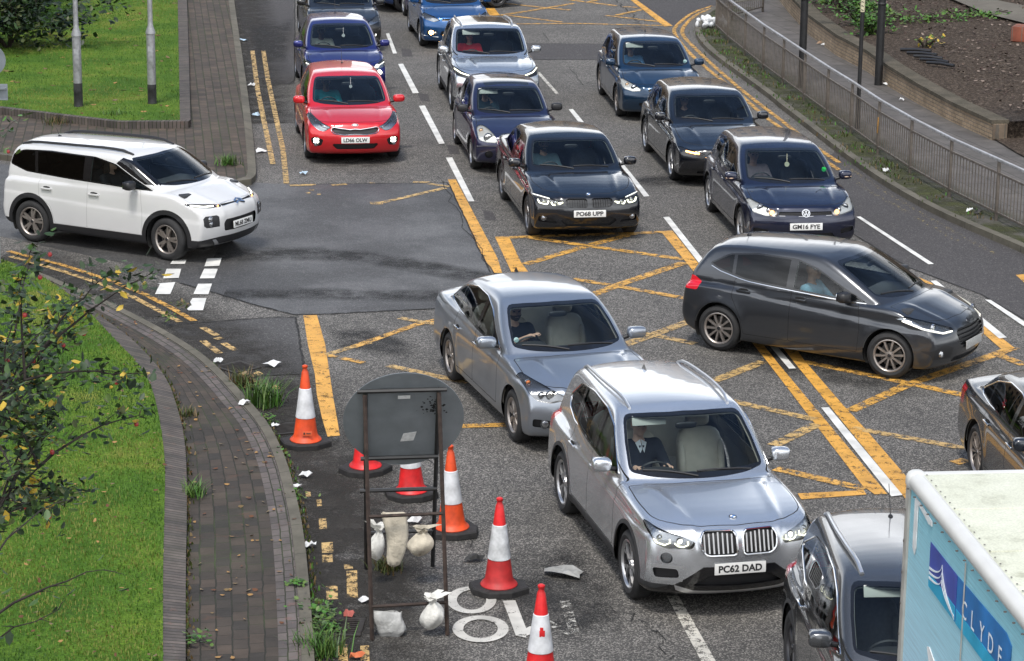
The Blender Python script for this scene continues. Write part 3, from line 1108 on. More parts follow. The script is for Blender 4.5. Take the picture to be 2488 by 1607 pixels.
        gb.prism(round_poly([(sg * (yc - mw * .82), mz - .03), (sg * (yc + mw * .82), mz - .03), (sg * (yc + mw * .8), mz + .085), (sg * (yc - mw * .8), mz + .085)], .03, 2), mx - .068, mx - .062, 'X')
        gb.build('mirror_glass', CHROME, mo)
    # wipers
    wpb = MB()
    for (y0, y1) in g('wipers', ((.55, -.05), (-.05, -.58))):
        P = []
        for t in (0, .25, .5, .75, 1):
            y = y0 + (y1 - y0) * t
            z = hz + .035 + .07 * t * (1 - t) + .035 * t
            x_ = C_.sx(abs(y), z)
            P.append(Vector((x_ + .014, y, z)))
        wpb.tube(P, .010, 6)
    wpb.build('wiper', BLACKP, root)
    # roof rails
    if g('rails'):
        rm = g('rails')
        rb = MB()
        x0, x1 = C_.xw - .12, C_.xre + .16
        P_ = []
        yr = g('rail_y', .565)
        for sg in (1, -1):
            P = []
            for t in np.linspace(0, 1, 13):
                x_ = x0 + (x1 - x0) * t
                y_ = yr - .035 * abs(2 * t - 1) ** 2
                lift = min(1, t / .1, (1 - t) / .1)
                P.append(Vector((x_, sg * y_, C_.sz(x_, y_) + .004 + .036 * lift)))
            rb = MB(); rb.tube(P, g('rail_r', .017), 8)
            rb.build('roof_rail', rm, root)
    # aerial
    if g('aerial'):
        ax_, ln, ty = g('aerial')
        ab = MB()
        z_ = C_.sz(ax_, 0)
        if ty == 'fin':
            ab.add([(ax_ + .09, 0, z_ - .005), (ax_ - .07, -.022, z_ - .005), (ax_ - .07, .022, z_ - .005), (ax_ - .06, 0, z_ + .06)], [(0, 2, 1), (0, 1, 3), (0, 3, 2), (1, 2, 3)])
            ab.build('aerial', g('aerial_mat', BLACKP), root)
        else:
            blob(ab, (ax_, 0, z_ + .005), (.035, .022, .018), .9, 10)
            ab.tube([(ax_, 0, z_), (ax_ - ln * .45, 0, z_ + ln * .9)], [.005, .003], 6)
            ab.build('aerial', BLACKP, root)
    # badge
    if g('badge'):
        kind, y_, z_, rad = g('badge')
        x_ = C_.sx(0, z_)
        nv = C_.nrm((x_, 0, z_))
        Rq = nv.to_track_quat('Z', 'Y').to_matrix()
        bb = MB()
        def put(poly, d0, d1, mi): bb.prism(poly, d0, d1, 'Z', mi, Matrix.Translation(Vector((x_, 0, z_))) @ Rq.to_4x4())
        ci = lambda r_, n=24, a0=0, a1=2 * math.pi: [(r_ * math.cos(t), r_ * math.sin(t)) for t in np.linspace(a0, a1, n + 1)[:-1]]
        if kind == 'roundel':            # ring with quartered blue and white disc
            put(ci(rad), -.01, .006, 0); put(ci(rad * .92), -.01, .007, 1); put(ci(rad * .66), -.01, .008, 2)
            for q in (0, 2):
                put([(0, 0)] + [(rad * .64 * math.cos(t), rad * .64 * math.sin(t)) for t in np.linspace(q * math.pi / 2, (q + 1) * math.pi / 2, 8)], -.01, .009, 3)
        elif kind == 'ring':
            put(ci(rad), -.012, .008, 0); put(ci(rad * .84), -.012, .010, 1)
            def bar(p, q, w_):
                d = Vector((q[0] - p[0], q[1] - p[1])); d.normalize(); nn = Vector((-d.y, d.x)) * w_ / 2
                put([(p[0] + nn.x, p[1] + nn.y), (p[0] - nn.x, p[1] - nn.y), (q[0] - nn.x, q[1] - nn.y), (q[0] + nn.x, q[1] + nn.y)], -.012, .014, 0)
            k = rad * .84                # V over W
            for pts in ([(-.36, .9), (0, .12), (.36, .9)], [(-.80, .42), (-.40, -.80), (0, .02), (.40, -.80), (.80, .42)]):
                for i in range(len(pts) - 1): bar((pts[i][0] * k, pts[i][1] * k), (pts[i + 1][0] * k, pts[i + 1][1] * k), rad * .14)
        elif kind == 'oval':
            el = lambda q: [(q * rad * math.cos(t), q * rad * .5 * math.sin(t)) for t in np.linspace(0, 2 * math.pi, 25)[:-1]]
            put(el(1), -.01, .006, 0); put(el(.9), -.01, .007, 1)
            Vt, Ft = text_mesh('KIA', rad * .75, .004, rad * 1.3)
            Mx = Matrix.Translation(Vector((x_, 0, z_))) @ Rq.to_4x4()
            bb.add([Mx @ Vector((t[0], t[1], .009 + max(t[2], 0))) for t in Vt], Ft, 2)
        elif kind == 'disc':
            put(ci(rad), -.01, .008, 0); put(ci(rad * .85), -.01, .010, 1)
        elif kind == 'chevrons':
            for dz in (-.028, .028):
                put([(-rad, dz - .03), (0, dz + .02), (rad, dz - .03), (rad, dz - .058), (0, dz - .010), (-rad, dz - .058)], -.01, .016, 0)
        elif kind == 'lozenge':
            put([(0, rad), (-rad * .7, 0), (0, -rad), (rad * .7, 0)], -.01, .01, 0); put([(0, rad * .6), (-rad * .38, 0), (0, -rad * .6), (rad * .38, 0)], -.01, .012, 1)
        bb.build('badge', [CHROME, INK, WHITEP, BLUEE], root, smooth=False)
    # cabin
    cb = MB()
    xs = g('seat_x', -.12); zf = g('seat_z', .30)
    zd = hz - .075
    cb.box(((C_.xc + .42) / 2 + .12, 0, zd - .10), (C_.xc - .22, hw * 1.72, .22), ch=.06, mi=0)
    blob(cb, (.52, -.36, zd + .02), (.14, .20, .06), .7, 14, 0)
    cb.box((.40, 0, zd - .30), (.30, .30, .5), ch=.04, mi=0)
    cb.box((-.2, 0, .26), (s['wb'] * .95, hw * 1.7, .05), mi=0)
    cb.build('dashboard', DASHM, root)
    sb = MB()
    sb.lathe([(.168, .012), (.178, .012), (.186, 0), (.178, -.012), (.168, -.012), (.160, 0)], axis='X', n=28, closed=True)
    sb.box((0, 0, 0), (.03, .11, .09), ch=.01)
    for q in (-1, 1): sb.box((0, q * .10, 0), (.02, .13, .028), ch=.006)
    sb.box((0, 0, -.09), (.02, .028, .13), ch=.006)
    so = sb.build('steering_wheel', DASHM, root, (g('wheel_x', .36), -.36, zd - .035))
    so.rotation_euler = (0, .42, 0)
    sm = g('seat_mat', SEATD)
    for (sx_, sy_, wd) in ((xs, -.36, .25), (xs, .36, .25), (xs - .86, 0, .60)):
        st = MB()
        blob(st, (sx_ + .06, sy_, zf + .13), (.27, wd, .10), .45, 20, 0)
        Rb = Matrix.Rotation(-.32, 3, 'Y')
        blob(st, (sx_ - .24, sy_, zf + .44), (.085, wd, .33), .5, 20, 0, tilt=-.30)
        for q in (-1, 1): blob(st, (sx_ - .19, sy_ + q * (wd - .035), zf + .40), (.085, .045, .24), .7, 12, 0, tilt=-.30)
        s_o = st.build('seat', sm, root, angle=80)
        hb = MB()
        for hy in ([0] if wd < .4 else [-.36, .36]):
            blob(hb, (sx_ - .37, sy_ + hy, zf + .845), (.055, .13, .095), .6, 16, 0, tilt=-.15)
        hb.build('headrest', sm, s_o, angle=80)
    if g('visor'):
        vb = MB()
        zt_ = H - .175
        xv = C_.sx(.5, zt_) - .10
        vb.box((xv, -.36, zt_ + .005), (.02, .36, .105), ch=.008, rot=Matrix.Rotation(-.35, 3, 'Y'))
        vb.build('sun_visor', VISORM, root)
    vb = MB()
    zt_ = H - .20
    blob(vb, (C_.sx(0, zt_) - .12, 0, zt_), (.02, .115, .036), .6, 14)
    vb.build('rear_view_mirror', BLACKP, root)
    if g('extra'): g('extra')(root, C_, s)
    return root
# ================================================================ people at the wheel
def project(p):
    """photo pixel of a world point"""
    d = Vector(p) - Vector((0, 0, CAM_H))
    x, y, z = d.dot(_camx), d.dot(_camy), d.dot(_camz)
    return PW / 2 + CAM_F * x / -z, PH / 2 - CAM_F * y / -z

def cap(P, a, b, ra, rb):
    a, b = np.array(a, float), np.array(b, float)
    ab = b - a
    t = np.clip(((P - a) @ ab) / (ab @ ab), 0, 1)
    return np.linalg.norm(P - a - t[:, None] * ab, axis=1) - (ra + (rb - ra) * t)
def ell(P, c, r):
    q = (P - np.array(c, float)) / np.array(r, float)
    k = np.linalg.norm(q, axis=1)
    return (k - 1) * min(r) * np.clip(k, .6, 1.6) ** .0

POSES = {   # elbows, wrists, way the knuckles point; right arm first (y < 0)
    'wheel': (((.06, -.27, .24), (.38, -.17, .37)), ((.06, .27, .24), (.38, .17, .37))),
    'over': (((.12, -.30, .26), (.44, .04, .50)), ((.02, .28, .18), (.24, .22, .16))),
    'chin': (((.06, -.27, .24), (.38, -.17, .37)), ((.10, .22, .24), (.10, .10, .50))),
}
def arm_fields(P, pose, grow_=0.0, hands=True, upto=1.0):
    d = np.full(len(P), 9.)
    for sg, (el, wr) in zip((-1, 1), POSES[pose]):
        sh = np.array((-.13, sg * .19, .455))
        el, wr = np.array(el), np.array(wr)
        d = smin(d, cap(P, sh, el, .056 + grow_, .044 + grow_), .03)
        we = el + (wr - el) * upto
        d = smin(d, cap(P, el, we, .044 + grow_, .032 + grow_ + .012 * (1 - upto)), .02)
        if hands:
            f = (wr - el) / np.linalg.norm(wr - el)          # along the forearm
            s = np.cross(f, (0, 0, 1)); s /= np.linalg.norm(s)
            u = np.cross(s, f)
            pc = wr + f * .055
            for q in (-.022, -.007, .008, .022):
                d = smin(d, cap(P, wr + f * .015 + s * q * .6, wr + f * .085 + s * q * 1.2, .015, .012), .012)
            for q, L_ in ((-.030, .030), (-.010, .038), (.010, .041), (.030, .036)):
                k0 = wr + f * .088 + s * q
                k1 = k0 + f * L_ * .8 - u * .014 + s * q * .08
                k2 = k1 + f * .006 - u * .026
                d = smin(d, smin(cap(P, k0, k1, .0105, .0095), cap(P, k1, k2, .0095, .008), .004), .006)
            th = -sg
            t0 = wr + f * .03 + s * th * .025 * (1 if abs(s @ np.array((0, 1, 0))) > .3 else 1)
            t1 = t0 + f * .035 + s * th * .028 - u * .006
            t2 = t1 + f * .028 + s * th * .004 - u * .016
            d = smin(d, smin(cap(P, t0, t1, .014, .011), cap(P, t1, t2, .011, .009), .005), .008)
    return d
def head_field(P):
    d = ell(P, (-.115, 0, .715), (.098, .078, .105))
    d = smin(d, ell(P, (-.075, 0, .655), (.062, .056, .070)), .05)                # jaw
    d = smin(d, cap(P, (-.014, 0, .700), (.000, 0, .668), .009, .015), .018)      # nose
    d = smin(d, cap(P, (-.033, -.036, .722), (-.033, .036, .722), .012, .012), .02)  # brow
    for sg in (-1, 1):
        d = smax(d, -ell(P, (-.018, sg * .032, .700), (.016, .016, .011)), .012)  # eye sockets
        d = smin(d, ell(P, (-.120, sg * .080, .690), (.022, .010, .032)), .010)   # ears
        d = smin(d, ell(P, (-.045, sg * .040, .665), (.025, .020, .022)), .02)    # cheeks
    d = smin(d, cap(P, (-.018, -.016, .628), (-.018, .016, .628), .008, .008), .012)  # lips
    d = smax(d, -cap(P, (-.006, -.020, .6285), (-.006, .020, .6285), .0028, .0028), .004)
    d = smin(d, ell(P, (-.028, 0, .600), (.020, .022, .016)), .02)                # chin
    return d
def torso_field(P, g_=0.0):
    d = smin(cap(P, (-.02, -.07, .02), (-.02, .07, .02), .115 + g_, .115 + g_), cap(P, (-.05, 0, .10), (-.115, 0, .36), .125 + g_, .135 + g_), .06)
    d = smin(d, cap(P, (-.12, -.12, .40), (-.12, .12, .40), .085 + g_, .085 + g_), .06)
    d = smin(d, cap(P, (-.13, -.17, .455), (-.13, .17, .455), .055 + g_, .055 + g_), .05)
    return d
def legs_field(P, g_=0.0):
    d = np.full(len(P), 9.)
    for sg in (-1, 1):
        d = smin(d, cap(P, (0, sg * .09, 0), (.42, sg * .13, .10), .085 + g_, .062 + g_), .04)
        d = smin(d, cap(P, (.42, sg * .13, .10), (.66, sg * .12, -.22), .060 + g_, .042 + g_), .03)
        d = smin(d, cap(P, (.66, sg * .12, -.24), (.82, sg * .12, -.22), .040 + g_, .030), .03)
    return d
PEOPLE = {}
def person_meshes(pose, sleeve, hair):
    key = (pose, sleeve, hair)
    if key in PEOPLE: return PEOPLE[key]
    def body(P):
        d = smin(torso_field(P), arm_fields(P, pose), .03)
        d = smin(d, legs_field(P), .05)
        d = smin(d, cap(P, (-.14, 0, .46), (-.125, 0, .62), .058, .052), .03)
        return smin(d, head_field(P), .02)
    def cloth(P):
        d = smin(torso_field(P, .012), arm_fields(P, pose, .013, False, sleeve), .03)
        d = smax(d, -ell(P, (-.115, 0, .565), (.085, .075, .09)), .01)
        return smax(d, -(P[:, 2] + .02), .01)
    def legs(P): return smax(legs_field(P, .012), P[:, 2] - .21, .02)
    hx = .0 if hair != 'cap' else .0
    def hairf(P):
        d = ell(P, (-.120, 0, .728), (.112, .090, .114))
        front = P[:, 0] * .9 + P[:, 2] - .655            # keep what lies above and behind the hairline
        d = smax(d, -(front), .012)
        if hair == 'long':
            d = smin(d, smax(ell(P, (-.165, 0, .60), (.075, .105, .17)), P[:, 0] + .10, .02), .03)
            for sg in (-1, 1): d = smin(d, cap(P, (-.12, sg * .082, .72), (-.10, sg * .088, .55), .028, .022), .02)
        if hair == 'cap':
            d = smin(d, ell(P, (-.115, 0, .770), (.106, .088, .066)), .01)
        return smax(d, -(head_field(P) + .0), .002)
    def beardf(P):
        d = head_field(P) - .007
        d = smax(d, P[:, 2] - .655, .008)
        d = smax(d, -(P[:, 0] + .115), .01)
        return smax(d, -ell(P, (-.01, 0, .632), (.02, .022, .010)), .004)
    def mk(nm, f, lo, hi, h):
        V, Q = surface_net(f, lo, hi, h, half=False)
        N = grad(f, V, .004); N /= np.maximum(np.linalg.norm(N, axis=1, keepdims=True), 1e-9)
        return mesh_from(nm, V, Q, [], None, N)
    def once(k, *a):
        if k not in PEOPLE: PEOPLE[k] = mk(*a)
        return PEOPLE[k]
    r = {'body': once(('b', pose), 'body', body, (-.30, -.40, -.34), (.86, .40, .86), .0145),
         'shirt': once(('s', pose, sleeve), 'shirt', cloth, (-.32, -.42, -.10), (.56, .42, .62), .019),
         'trousers': once('t', 'trousers', legs, (-.15, -.25, -.32), (.82, .25, .22), .026),
         'hair': once(('h', hair), 'hair', hairf, (-.28, -.14, .40), (.0, .14, .88), .011)}
    if hair == 'beard': r['beard'] = once('beard', 'beard', beardf, (-.16, -.10, .54), (.03, .10, .68), .009)
    PEOPLE[key] = r
    return r
SKIN = {'pale': mat('skin_pale', (.58, .36, .27), .55), 'tan': mat('skin_tan', (.36, .20, .13), .55), 'brown': mat('skin_brown', (.12, .065, .042), .55)}
EYEM = mat('eye', (.02, .015, .012), .15)
def driver(car, seat, label, skin='pale', shirt=(.1, .1, .1), hair=(.03, .02, .015), pose='wheel', sleeve=.9, style='short', tie=None, belt=True):
    """a seated person at the place `seat` (car coordinates)"""
    r = person_meshes(pose, sleeve, style)
    M = Matrix.Translation(car.location) @ Matrix.Rotation(car.rotation_euler[2], 4, 'Z')
    p = M @ Vector(seat)
    root = empty('person', p, car.rotation_euler[2])
    tag(root, label, 'person', 'drivers sitting in the cars')
    k = '%.3f_%.3f_%.3f' % tuple(shirt)
    ms = {'body': SKIN[skin], 'shirt': mat('cloth_' + k, shirt, .85, noise=(25, .12)), 'trousers': mat('trousers', (.025, .028, .04), .85),
          'hair': mat('hair_%.3f_%.3f' % hair[:2], hair, .7), 'beard': mat('hair_%.3f_%.3f' % hair[:2], hair, .7)}
    for nm, me in r.items():
        me = me.copy(); me.materials.append(ms[nm])
        link(nm, me, root)
    for sg in (-1, 1):
        e = MB(); blob(e, (-.026, sg * .032, .700), (.010, .013, .008), 1, 10)
        e.build('eye', EYEM, root)
    if tie:
        t = MB()
        t.prism([(-.03, .47), (.03, .47), (.022, .43), (.035, .20), (0, .16), (-.035, .20), (-.022, .43)], .030, .038, 'X')
        o = t.build('tie', mat('tie', tie, .7), root); o.rotation_euler = (0, -.12, 0); o.location = (.02, 0, .02)
        c = MB()
        for sg in (-1, 1):
            c.add([(-.045, sg * .004, .545), (-.03, sg * .062, .515), (.036, sg * .022, .42), (.036, sg * .003, .46)], [(0, 1, 2, 3)])
        c.build('collar', mat('collar', (.75, .76, .8), .7), root)
    return root
# ================================================================ ground
def crop(x0, y0, s): return lambda *q: [(x0 + x / s, y0 + y / s) for x, y in q]
kA, kB, kC, kD = crop(600, 400, 3.347), crop(1180, 540, 3.85), crop(1700, 800, 2.962), crop(400, 720, 4.052)
kE, kF, kH = crop(1150, 0, 3.91), crop(2000, 450, 4.4), crop(700, 1250, 2.25)
kL, kM, kQ = crop(0, 280, 3.407), crop(640, 0, 2.873), crop(1400, 0, 2.192)
kN, kP, kFi, k6 = crop(0, 0, 2.873), crop(1700, 0, 3.027), crop(1640, 540, 2.8125), crop(1040, 640, 3.348)
kd = crop(0, 0, 1 / 1.0432)

def W2(pts, z=0.0): return [tuple(G(x, y, z)[:2]) for x, y in pts]
def resample(P, n):
    P = np.asarray(P, float)
    s = np.r_[0, np.cumsum(np.linalg.norm(np.diff(P, axis=0), axis=1))]
    t = np.linspace(0, s[-1], n)
    return np.c_[np.interp(t, s, P[:, 0]), np.interp(t, s, P[:, 1])], t
def smooth_line(P, n=3): return chaikin(np.asarray(P, float), n, closed=False)
def sheet(name, pts, z, m, kind='structure', uvs=True):
    P = [(x, y, z) for x, y in pts]
    A = sum(P[i][0] * P[(i + 1) % len(P)][1] - P[(i + 1) % len(P)][0] * P[i][1] for i in range(len(P)))
    if A < 0: P = P[::-1]
    o = link(name, mesh_from(name, P, [tuple(range(len(P)))], m, smooth=False))
    if kind: tag(o, kind=kind)
    return o
class Sheets:
    """many flat pieces of one painted material in one sheet"""
    def __init__(self): self.v, self.f = [], []
    def poly(self, pts, z):
        A = sum(pts[i][0] * pts[(i + 1) % len(pts)][1] - pts[(i + 1) % len(pts)][0] * pts[i][1] for i in range(len(pts)))
        if A < 0: pts = pts[::-1]
        b = len(self.v)
        self.v += [(x, y, z) for x, y in pts]
        self.f.append(tuple(range(b, b + len(pts))))
    def stroke(self, pts, w, z, closed=False):
        P = np.asarray(pts, float)
        if closed: P = np.vstack([P, P[:1]])
        T = np.gradient(P, axis=0)
        if closed: T[0] = T[-1] = P[1] - P[-2]
        T /= np.linalg.norm(T, axis=1, keepdims=True)
        N = np.c_[-T[:, 1], T[:, 0]] * w / 2
        b = len(self.v)
        for p, n in zip(P, N): self.v += [(p[0] + n[0], p[1] + n[1], z), (p[0] - n[0], p[1] - n[1], z)]
        for i in range(len(P) - 1): self.f.append((b + 2 * i, b + 2 * i + 1, b + 2 * i + 3, b + 2 * i + 2))
    def build(self, name, m, kind='structure'):
        me = mesh_from(name, self.v, self.f, m, smooth=False)
        bm = bmesh.new(); bm.from_mesh(me)
        for f in bm.faces:
            if f.normal.z < 0: f.normal_flip()
        bm.to_mesh(me); bm.free()
        return tag(link(name, me), kind=kind)

def nodes_of(m):
    m.use_nodes = True
    return m.node_tree, m.node_tree.nodes, m.node_tree.links
def ramp(N, stops):
    r = N.new('ShaderNodeValToRGB')
    e = r.color_ramp.elements
    e[0].position, e[0].color = stops[0][0], (*stops[0][1], 1)
    e[1].position, e[1].color = stops[-1][0], (*stops[-1][1], 1)
    for p, c in stops[1:-1]:
        q = e.new(p); q.color = (*c, 1)
    return r
def asphalt(name, base, chip, chips=.30, scale=75, blotch=.22, rough=.82, wet=0.0):
    m = bpy.data.materials.new(name)
    nt, N, L = nodes_of(m)
    b = N['Principled BSDF']
    tc = N.new('ShaderNodeTexCoord')
    v = N.new('ShaderNodeTexVoronoi'); v.inputs['Scale'].default_value = scale
    L.new(tc.outputs['Object'], v.inputs['Vector'])
    sep = N.new('ShaderNodeSeparateColor'); L.new(v.outputs['Color'], sep.inputs[0])
    big = N.new('ShaderNodeTexNoise'); big.inputs['Scale'].default_value = .55; big.inputs['Detail'].default_value = 7; big.inputs['Roughness'].default_value = .62
    L.new(tc.outputs['Object'], big.inputs['Vector'])
    mid = N.new('ShaderNodeTexNoise'); mid.inputs['Scale'].default_value = 5; mid.inputs['Detail'].default_value = 8; mid.inputs['Roughness'].default_value = .7
    L.new(tc.outputs['Object'], mid.inputs['Vector'])
    # share of pale chips varies from place to place
    th = N.new('ShaderNodeMapRange'); th.inputs[1].default_value = .3; th.inputs[2].default_value = .7
    th.inputs[3].default_value = 1 - chips * .55; th.inputs[4].default_value = 1 - chips * 1.4
    L.new(mid.outputs['Fac'], th.inputs[0])
    gt = N.new('ShaderNodeMath'); gt.operation = 'SUBTRACT'
    L.new(sep.outputs[0], gt.inputs[0]); L.new(th.outputs[0], gt.inputs[1])
    sh = N.new('ShaderNodeMath'); sh.operation = 'MULTIPLY'; sh.inputs[1].default_value = 9; sh.use_clamp = True
    L.new(gt.outputs[0], sh.inputs[0])
    mx = N.new('ShaderNodeMix'); mx.data_type = 'RGBA'
    mx.inputs[6].default_value = (*base, 1); mx.inputs[7].default_value = (*chip, 1)
    L.new(sh.outputs[0], mx.inputs[0])
    fine = N.new('ShaderNodeMapRange'); fine.inputs[3].default_value = .65; fine.inputs[4].default_value = 1.35
    L.new(sep.outputs[1], fine.inputs[0])
    bl = N.new('ShaderNodeMapRange'); bl.inputs[1].default_value = .28; bl.inputs[2].default_value = .72
    bl.inputs[3].default_value = 1 - blotch; bl.inputs[4].default_value = 1 + blotch
    L.new(big.outputs['Fac'], bl.inputs[0])
    mu = N.new('ShaderNodeMath'); mu.operation = 'MULTIPLY'
    L.new(fine.outputs[0], mu.inputs[0]); L.new(bl.outputs[0], mu.inputs[1])
    sc = N.new('ShaderNodeVectorMath'); sc.operation = 'SCALE'
    L.new(mx.outputs[2], sc.inputs[0]); L.new(mu.outputs[0], sc.inputs['Scale'])
    L.new(sc.outputs[0], b.inputs['Base Color'])
    b.inputs['Roughness'].default_value = rough
    if wet:
        rr = N.new('ShaderNodeMapRange'); rr.inputs[1].default_value = .42; rr.inputs[2].default_value = .62
        rr.inputs[3].default_value = rough; rr.inputs[4].default_value = rough - wet
        L.new(big.outputs['Fac'], rr.inputs[0]); L.new(rr.outputs[0], b.inputs['Roughness'])
    bp = N.new('ShaderNodeBump'); bp.inputs['Strength'].default_value = .35; bp.inputs['Distance'].default_value = .006
    L.new(sep.outputs[0], bp.inputs['Height']); L.new(bp.outputs[0], b.inputs['Normal'])
    return m
def worn(name, col, wear, scale=9.0, rough=.6, dirt=.35, fade=False):
    """road paint: flakes off where the noise is low"""
    m = bpy.data.materials.new(name)
    nt, N, L = nodes_of(m)
    b = N['Principled BSDF']; out = N['Material Output']
    tc = N.new('ShaderNodeTexCoord')
    n = N.new('ShaderNodeTexNoise'); n.inputs['Scale'].default_value = scale; n.inputs['Detail'].default_value = 9; n.inputs['Roughness'].default_value = .72
    L.new(tc.outputs['Object'], n.inputs['Vector'])
    v = N.new('ShaderNodeTexNoise'); v.inputs['Scale'].default_value = 75; v.inputs['Detail'].default_value = 2
    L.new(tc.outputs['Object'], v.inputs['Vector'])
    ad = N.new('ShaderNodeMath'); ad.operation = 'MULTIPLY_ADD'; ad.inputs[1].default_value = .45
    L.new(v.outputs['Fac'], ad.inputs[0]); L.new(n.outputs['Fac'], ad.inputs[2])
    mr = N.new('ShaderNodeMapRange'); t = .725 + (wear - .5) * .55
    mr.inputs[1].default_value = t - .035; mr.inputs[2].default_value = t + .035
    L.new(ad.outputs[0], mr.inputs[0])
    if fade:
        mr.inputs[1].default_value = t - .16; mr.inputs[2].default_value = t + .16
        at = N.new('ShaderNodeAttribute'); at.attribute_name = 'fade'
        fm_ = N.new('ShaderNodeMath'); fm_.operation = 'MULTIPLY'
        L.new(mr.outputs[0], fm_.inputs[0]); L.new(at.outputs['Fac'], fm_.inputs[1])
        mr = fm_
    d = N.new('ShaderNodeTexNoise'); d.inputs['Scale'].default_value = 3; d.inputs['Detail'].default_value = 8
    L.new(tc.outputs['Object'], d.inputs['Vector'])
    dm = N.new('ShaderNodeMapRange'); dm.inputs[1].default_value = .35; dm.inputs[2].default_value = .7; dm.inputs[3].default_value = 1; dm.inputs[4].default_value = 1 - dirt
    L.new(d.outputs['Fac'], dm.inputs[0])
    sc = N.new('ShaderNodeVectorMath'); sc.operation = 'SCALE'; sc.inputs[0].default_value = col
    L.new(dm.outputs[0], sc.inputs['Scale']); L.new(sc.outputs[0], b.inputs['Base Color'])
    b.inputs['Roughness'].default_value = rough
    tr = N.new('ShaderNodeBsdfTransparent')
    mx = N.new('ShaderNodeMixShader')
    L.new(mr.outputs[0], mx.inputs[0]); L.new(tr.outputs[0], mx.inputs[1]); L.new(b.outputs[0], mx.inputs[2])
    L.new(mx.outputs[0], out.inputs['Surface'])
    return m
def bricks(name, c1, c2, mortar, bw, rh, msize=.006, offset=.5, moss=(.04, .06, .015), moss_amt=.5, tint=None, uv=True, rough=.85, bump=.5):
    """brick-laid surface in metres of the UV map"""
    m = bpy.data.materials.new(name)
    nt, N, L = nodes_of(m)
    b = N['Principled BSDF']
    tc = N.new('ShaderNodeTexCoord')
    src = tc.outputs['UV'] if uv else tc.outputs['Object']
    wob = N.new('ShaderNodeTexNoise'); wob.inputs['Scale'].default_value = 5; wob.inputs['Detail'].default_value = 3
    L.new(src, wob.inputs['Vector'])
    wm = N.new('ShaderNodeVectorMath'); wm.operation = 'MULTIPLY_ADD'; wm.inputs[1].default_value = (.022, .022, 0); 
    L.new(wob.outputs['Color'], wm.inputs[0]); L.new(src, wm.inputs[2])
    br = N.new('ShaderNodeTexBrick')
    br.inputs['Scale'].default_value = 1.0
    br.inputs['Brick Width'].default_value = bw; br.inputs['Row Height'].default_value = rh
    br.inputs['Mortar Size'].default_value = msize; br.inputs['Mortar Smooth'].default_value = .3
    br.inputs['Bias'].default_value = 0
    br.offset = offset
    br.inputs['Color1'].default_value = (*c1, 1); br.inputs['Color2'].default_value = (*c2, 1); br.inputs['Mortar'].default_value = (*mortar, 1)
    L.new(wm.outputs[0], br.inputs['Vector'])
    n = N.new('ShaderNodeTexNoise'); n.inputs['Scale'].default_value = 2.2; n.inputs['Detail'].default_value = 9; n.inputs['Roughness'].default_value = .7
    L.new(src, n.inputs['Vector'])
    mr = N.new('ShaderNodeMapRange'); mr.inputs[1].default_value = .3; mr.inputs[2].default_value = .72; mr.inputs[3].default_value = .6; mr.inputs[4].default_value = 1.4
    L.new(n.outputs['Fac'], mr.inputs[0])
    sc = N.new('ShaderNodeVectorMath'); sc.operation = 'SCALE'
    L.new(br.outputs['Color'], sc.inputs[0]); L.new(mr.outputs[0], sc.inputs['Scale'])
    # moss mostly in the joints
    n2 = N.new('ShaderNodeTexNoise'); n2.inputs['Scale'].default_value = 1.3; n2.inputs['Detail'].default_value = 6
    L.new(src, n2.inputs['Vector'])
    m1 = N.new('ShaderNodeMapRange'); m1.inputs[1].default_value = .45; m1.inputs[2].default_value = .68; m1.inputs[4].default_value = moss_amt
    L.new(n2.outputs['Fac'], m1.inputs[0])
    ma = N.new('ShaderNodeMath'); ma.operation = 'MULTIPLY_ADD'; ma.inputs[1].default_value = .85; ma.inputs[2].default_value = .12
    L.new(br.outputs['Fac'], ma.inputs[0])
    mm = N.new('ShaderNodeMath'); mm.operation = 'MULTIPLY'
    L.new(ma.outputs[0], mm.inputs[0]); L.new(m1.outputs[0], mm.inputs[1])
    mx = N.new('ShaderNodeMix'); mx.data_type = 'RGBA'; mx.inputs[7].default_value = (*moss, 1)
    L.new(mm.outputs[0], mx.inputs[0]); L.new(sc.outputs[0], mx.inputs[6])
    last = mx.outputs[2]
    if tint:
        n3 = N.new('ShaderNodeTexNoise'); n3.inputs['Scale'].default_value = 3.5; n3.inputs['Detail'].default_value = 7; n3.inputs['Roughness'].default_value = .75
        L.new(src, n3.inputs['Vector'])
        t1 = N.new('ShaderNodeMapRange'); t1.inputs[1].default_value = .58; t1.inputs[2].default_value = .70; t1.inputs[4].default_value = .75
        L.new(n3.outputs['Fac'], t1.inputs[0])
        mt = N.new('ShaderNodeMix'); mt.data_type = 'RGBA'; mt.inputs[7].default_value = (*tint, 1)
        L.new(t1.outputs[0], mt.inputs[0]); L.new(last, mt.inputs[6])
        last = mt.outputs[2]
    L.new(last, b.inputs['Base Color'])
    b.inputs['Roughness'].default_value = rough
    inv = N.new('ShaderNodeMath'); inv.operation = 'MULTIPLY_ADD'; inv.inputs[1].default_value = -1; 
    L.new(br.outputs['Fac'], inv.inputs[0]); L.new(n.outputs['Fac'], inv.inputs[2])
    bp = N.new('ShaderNodeBump'); bp.inputs['Strength'].default_value = bump; bp.inputs['Distance'].default_value = .02
    L.new(inv.outputs[0], bp.inputs['Height']); L.new(bp.outputs[0], b.inputs['Normal'])
    return m
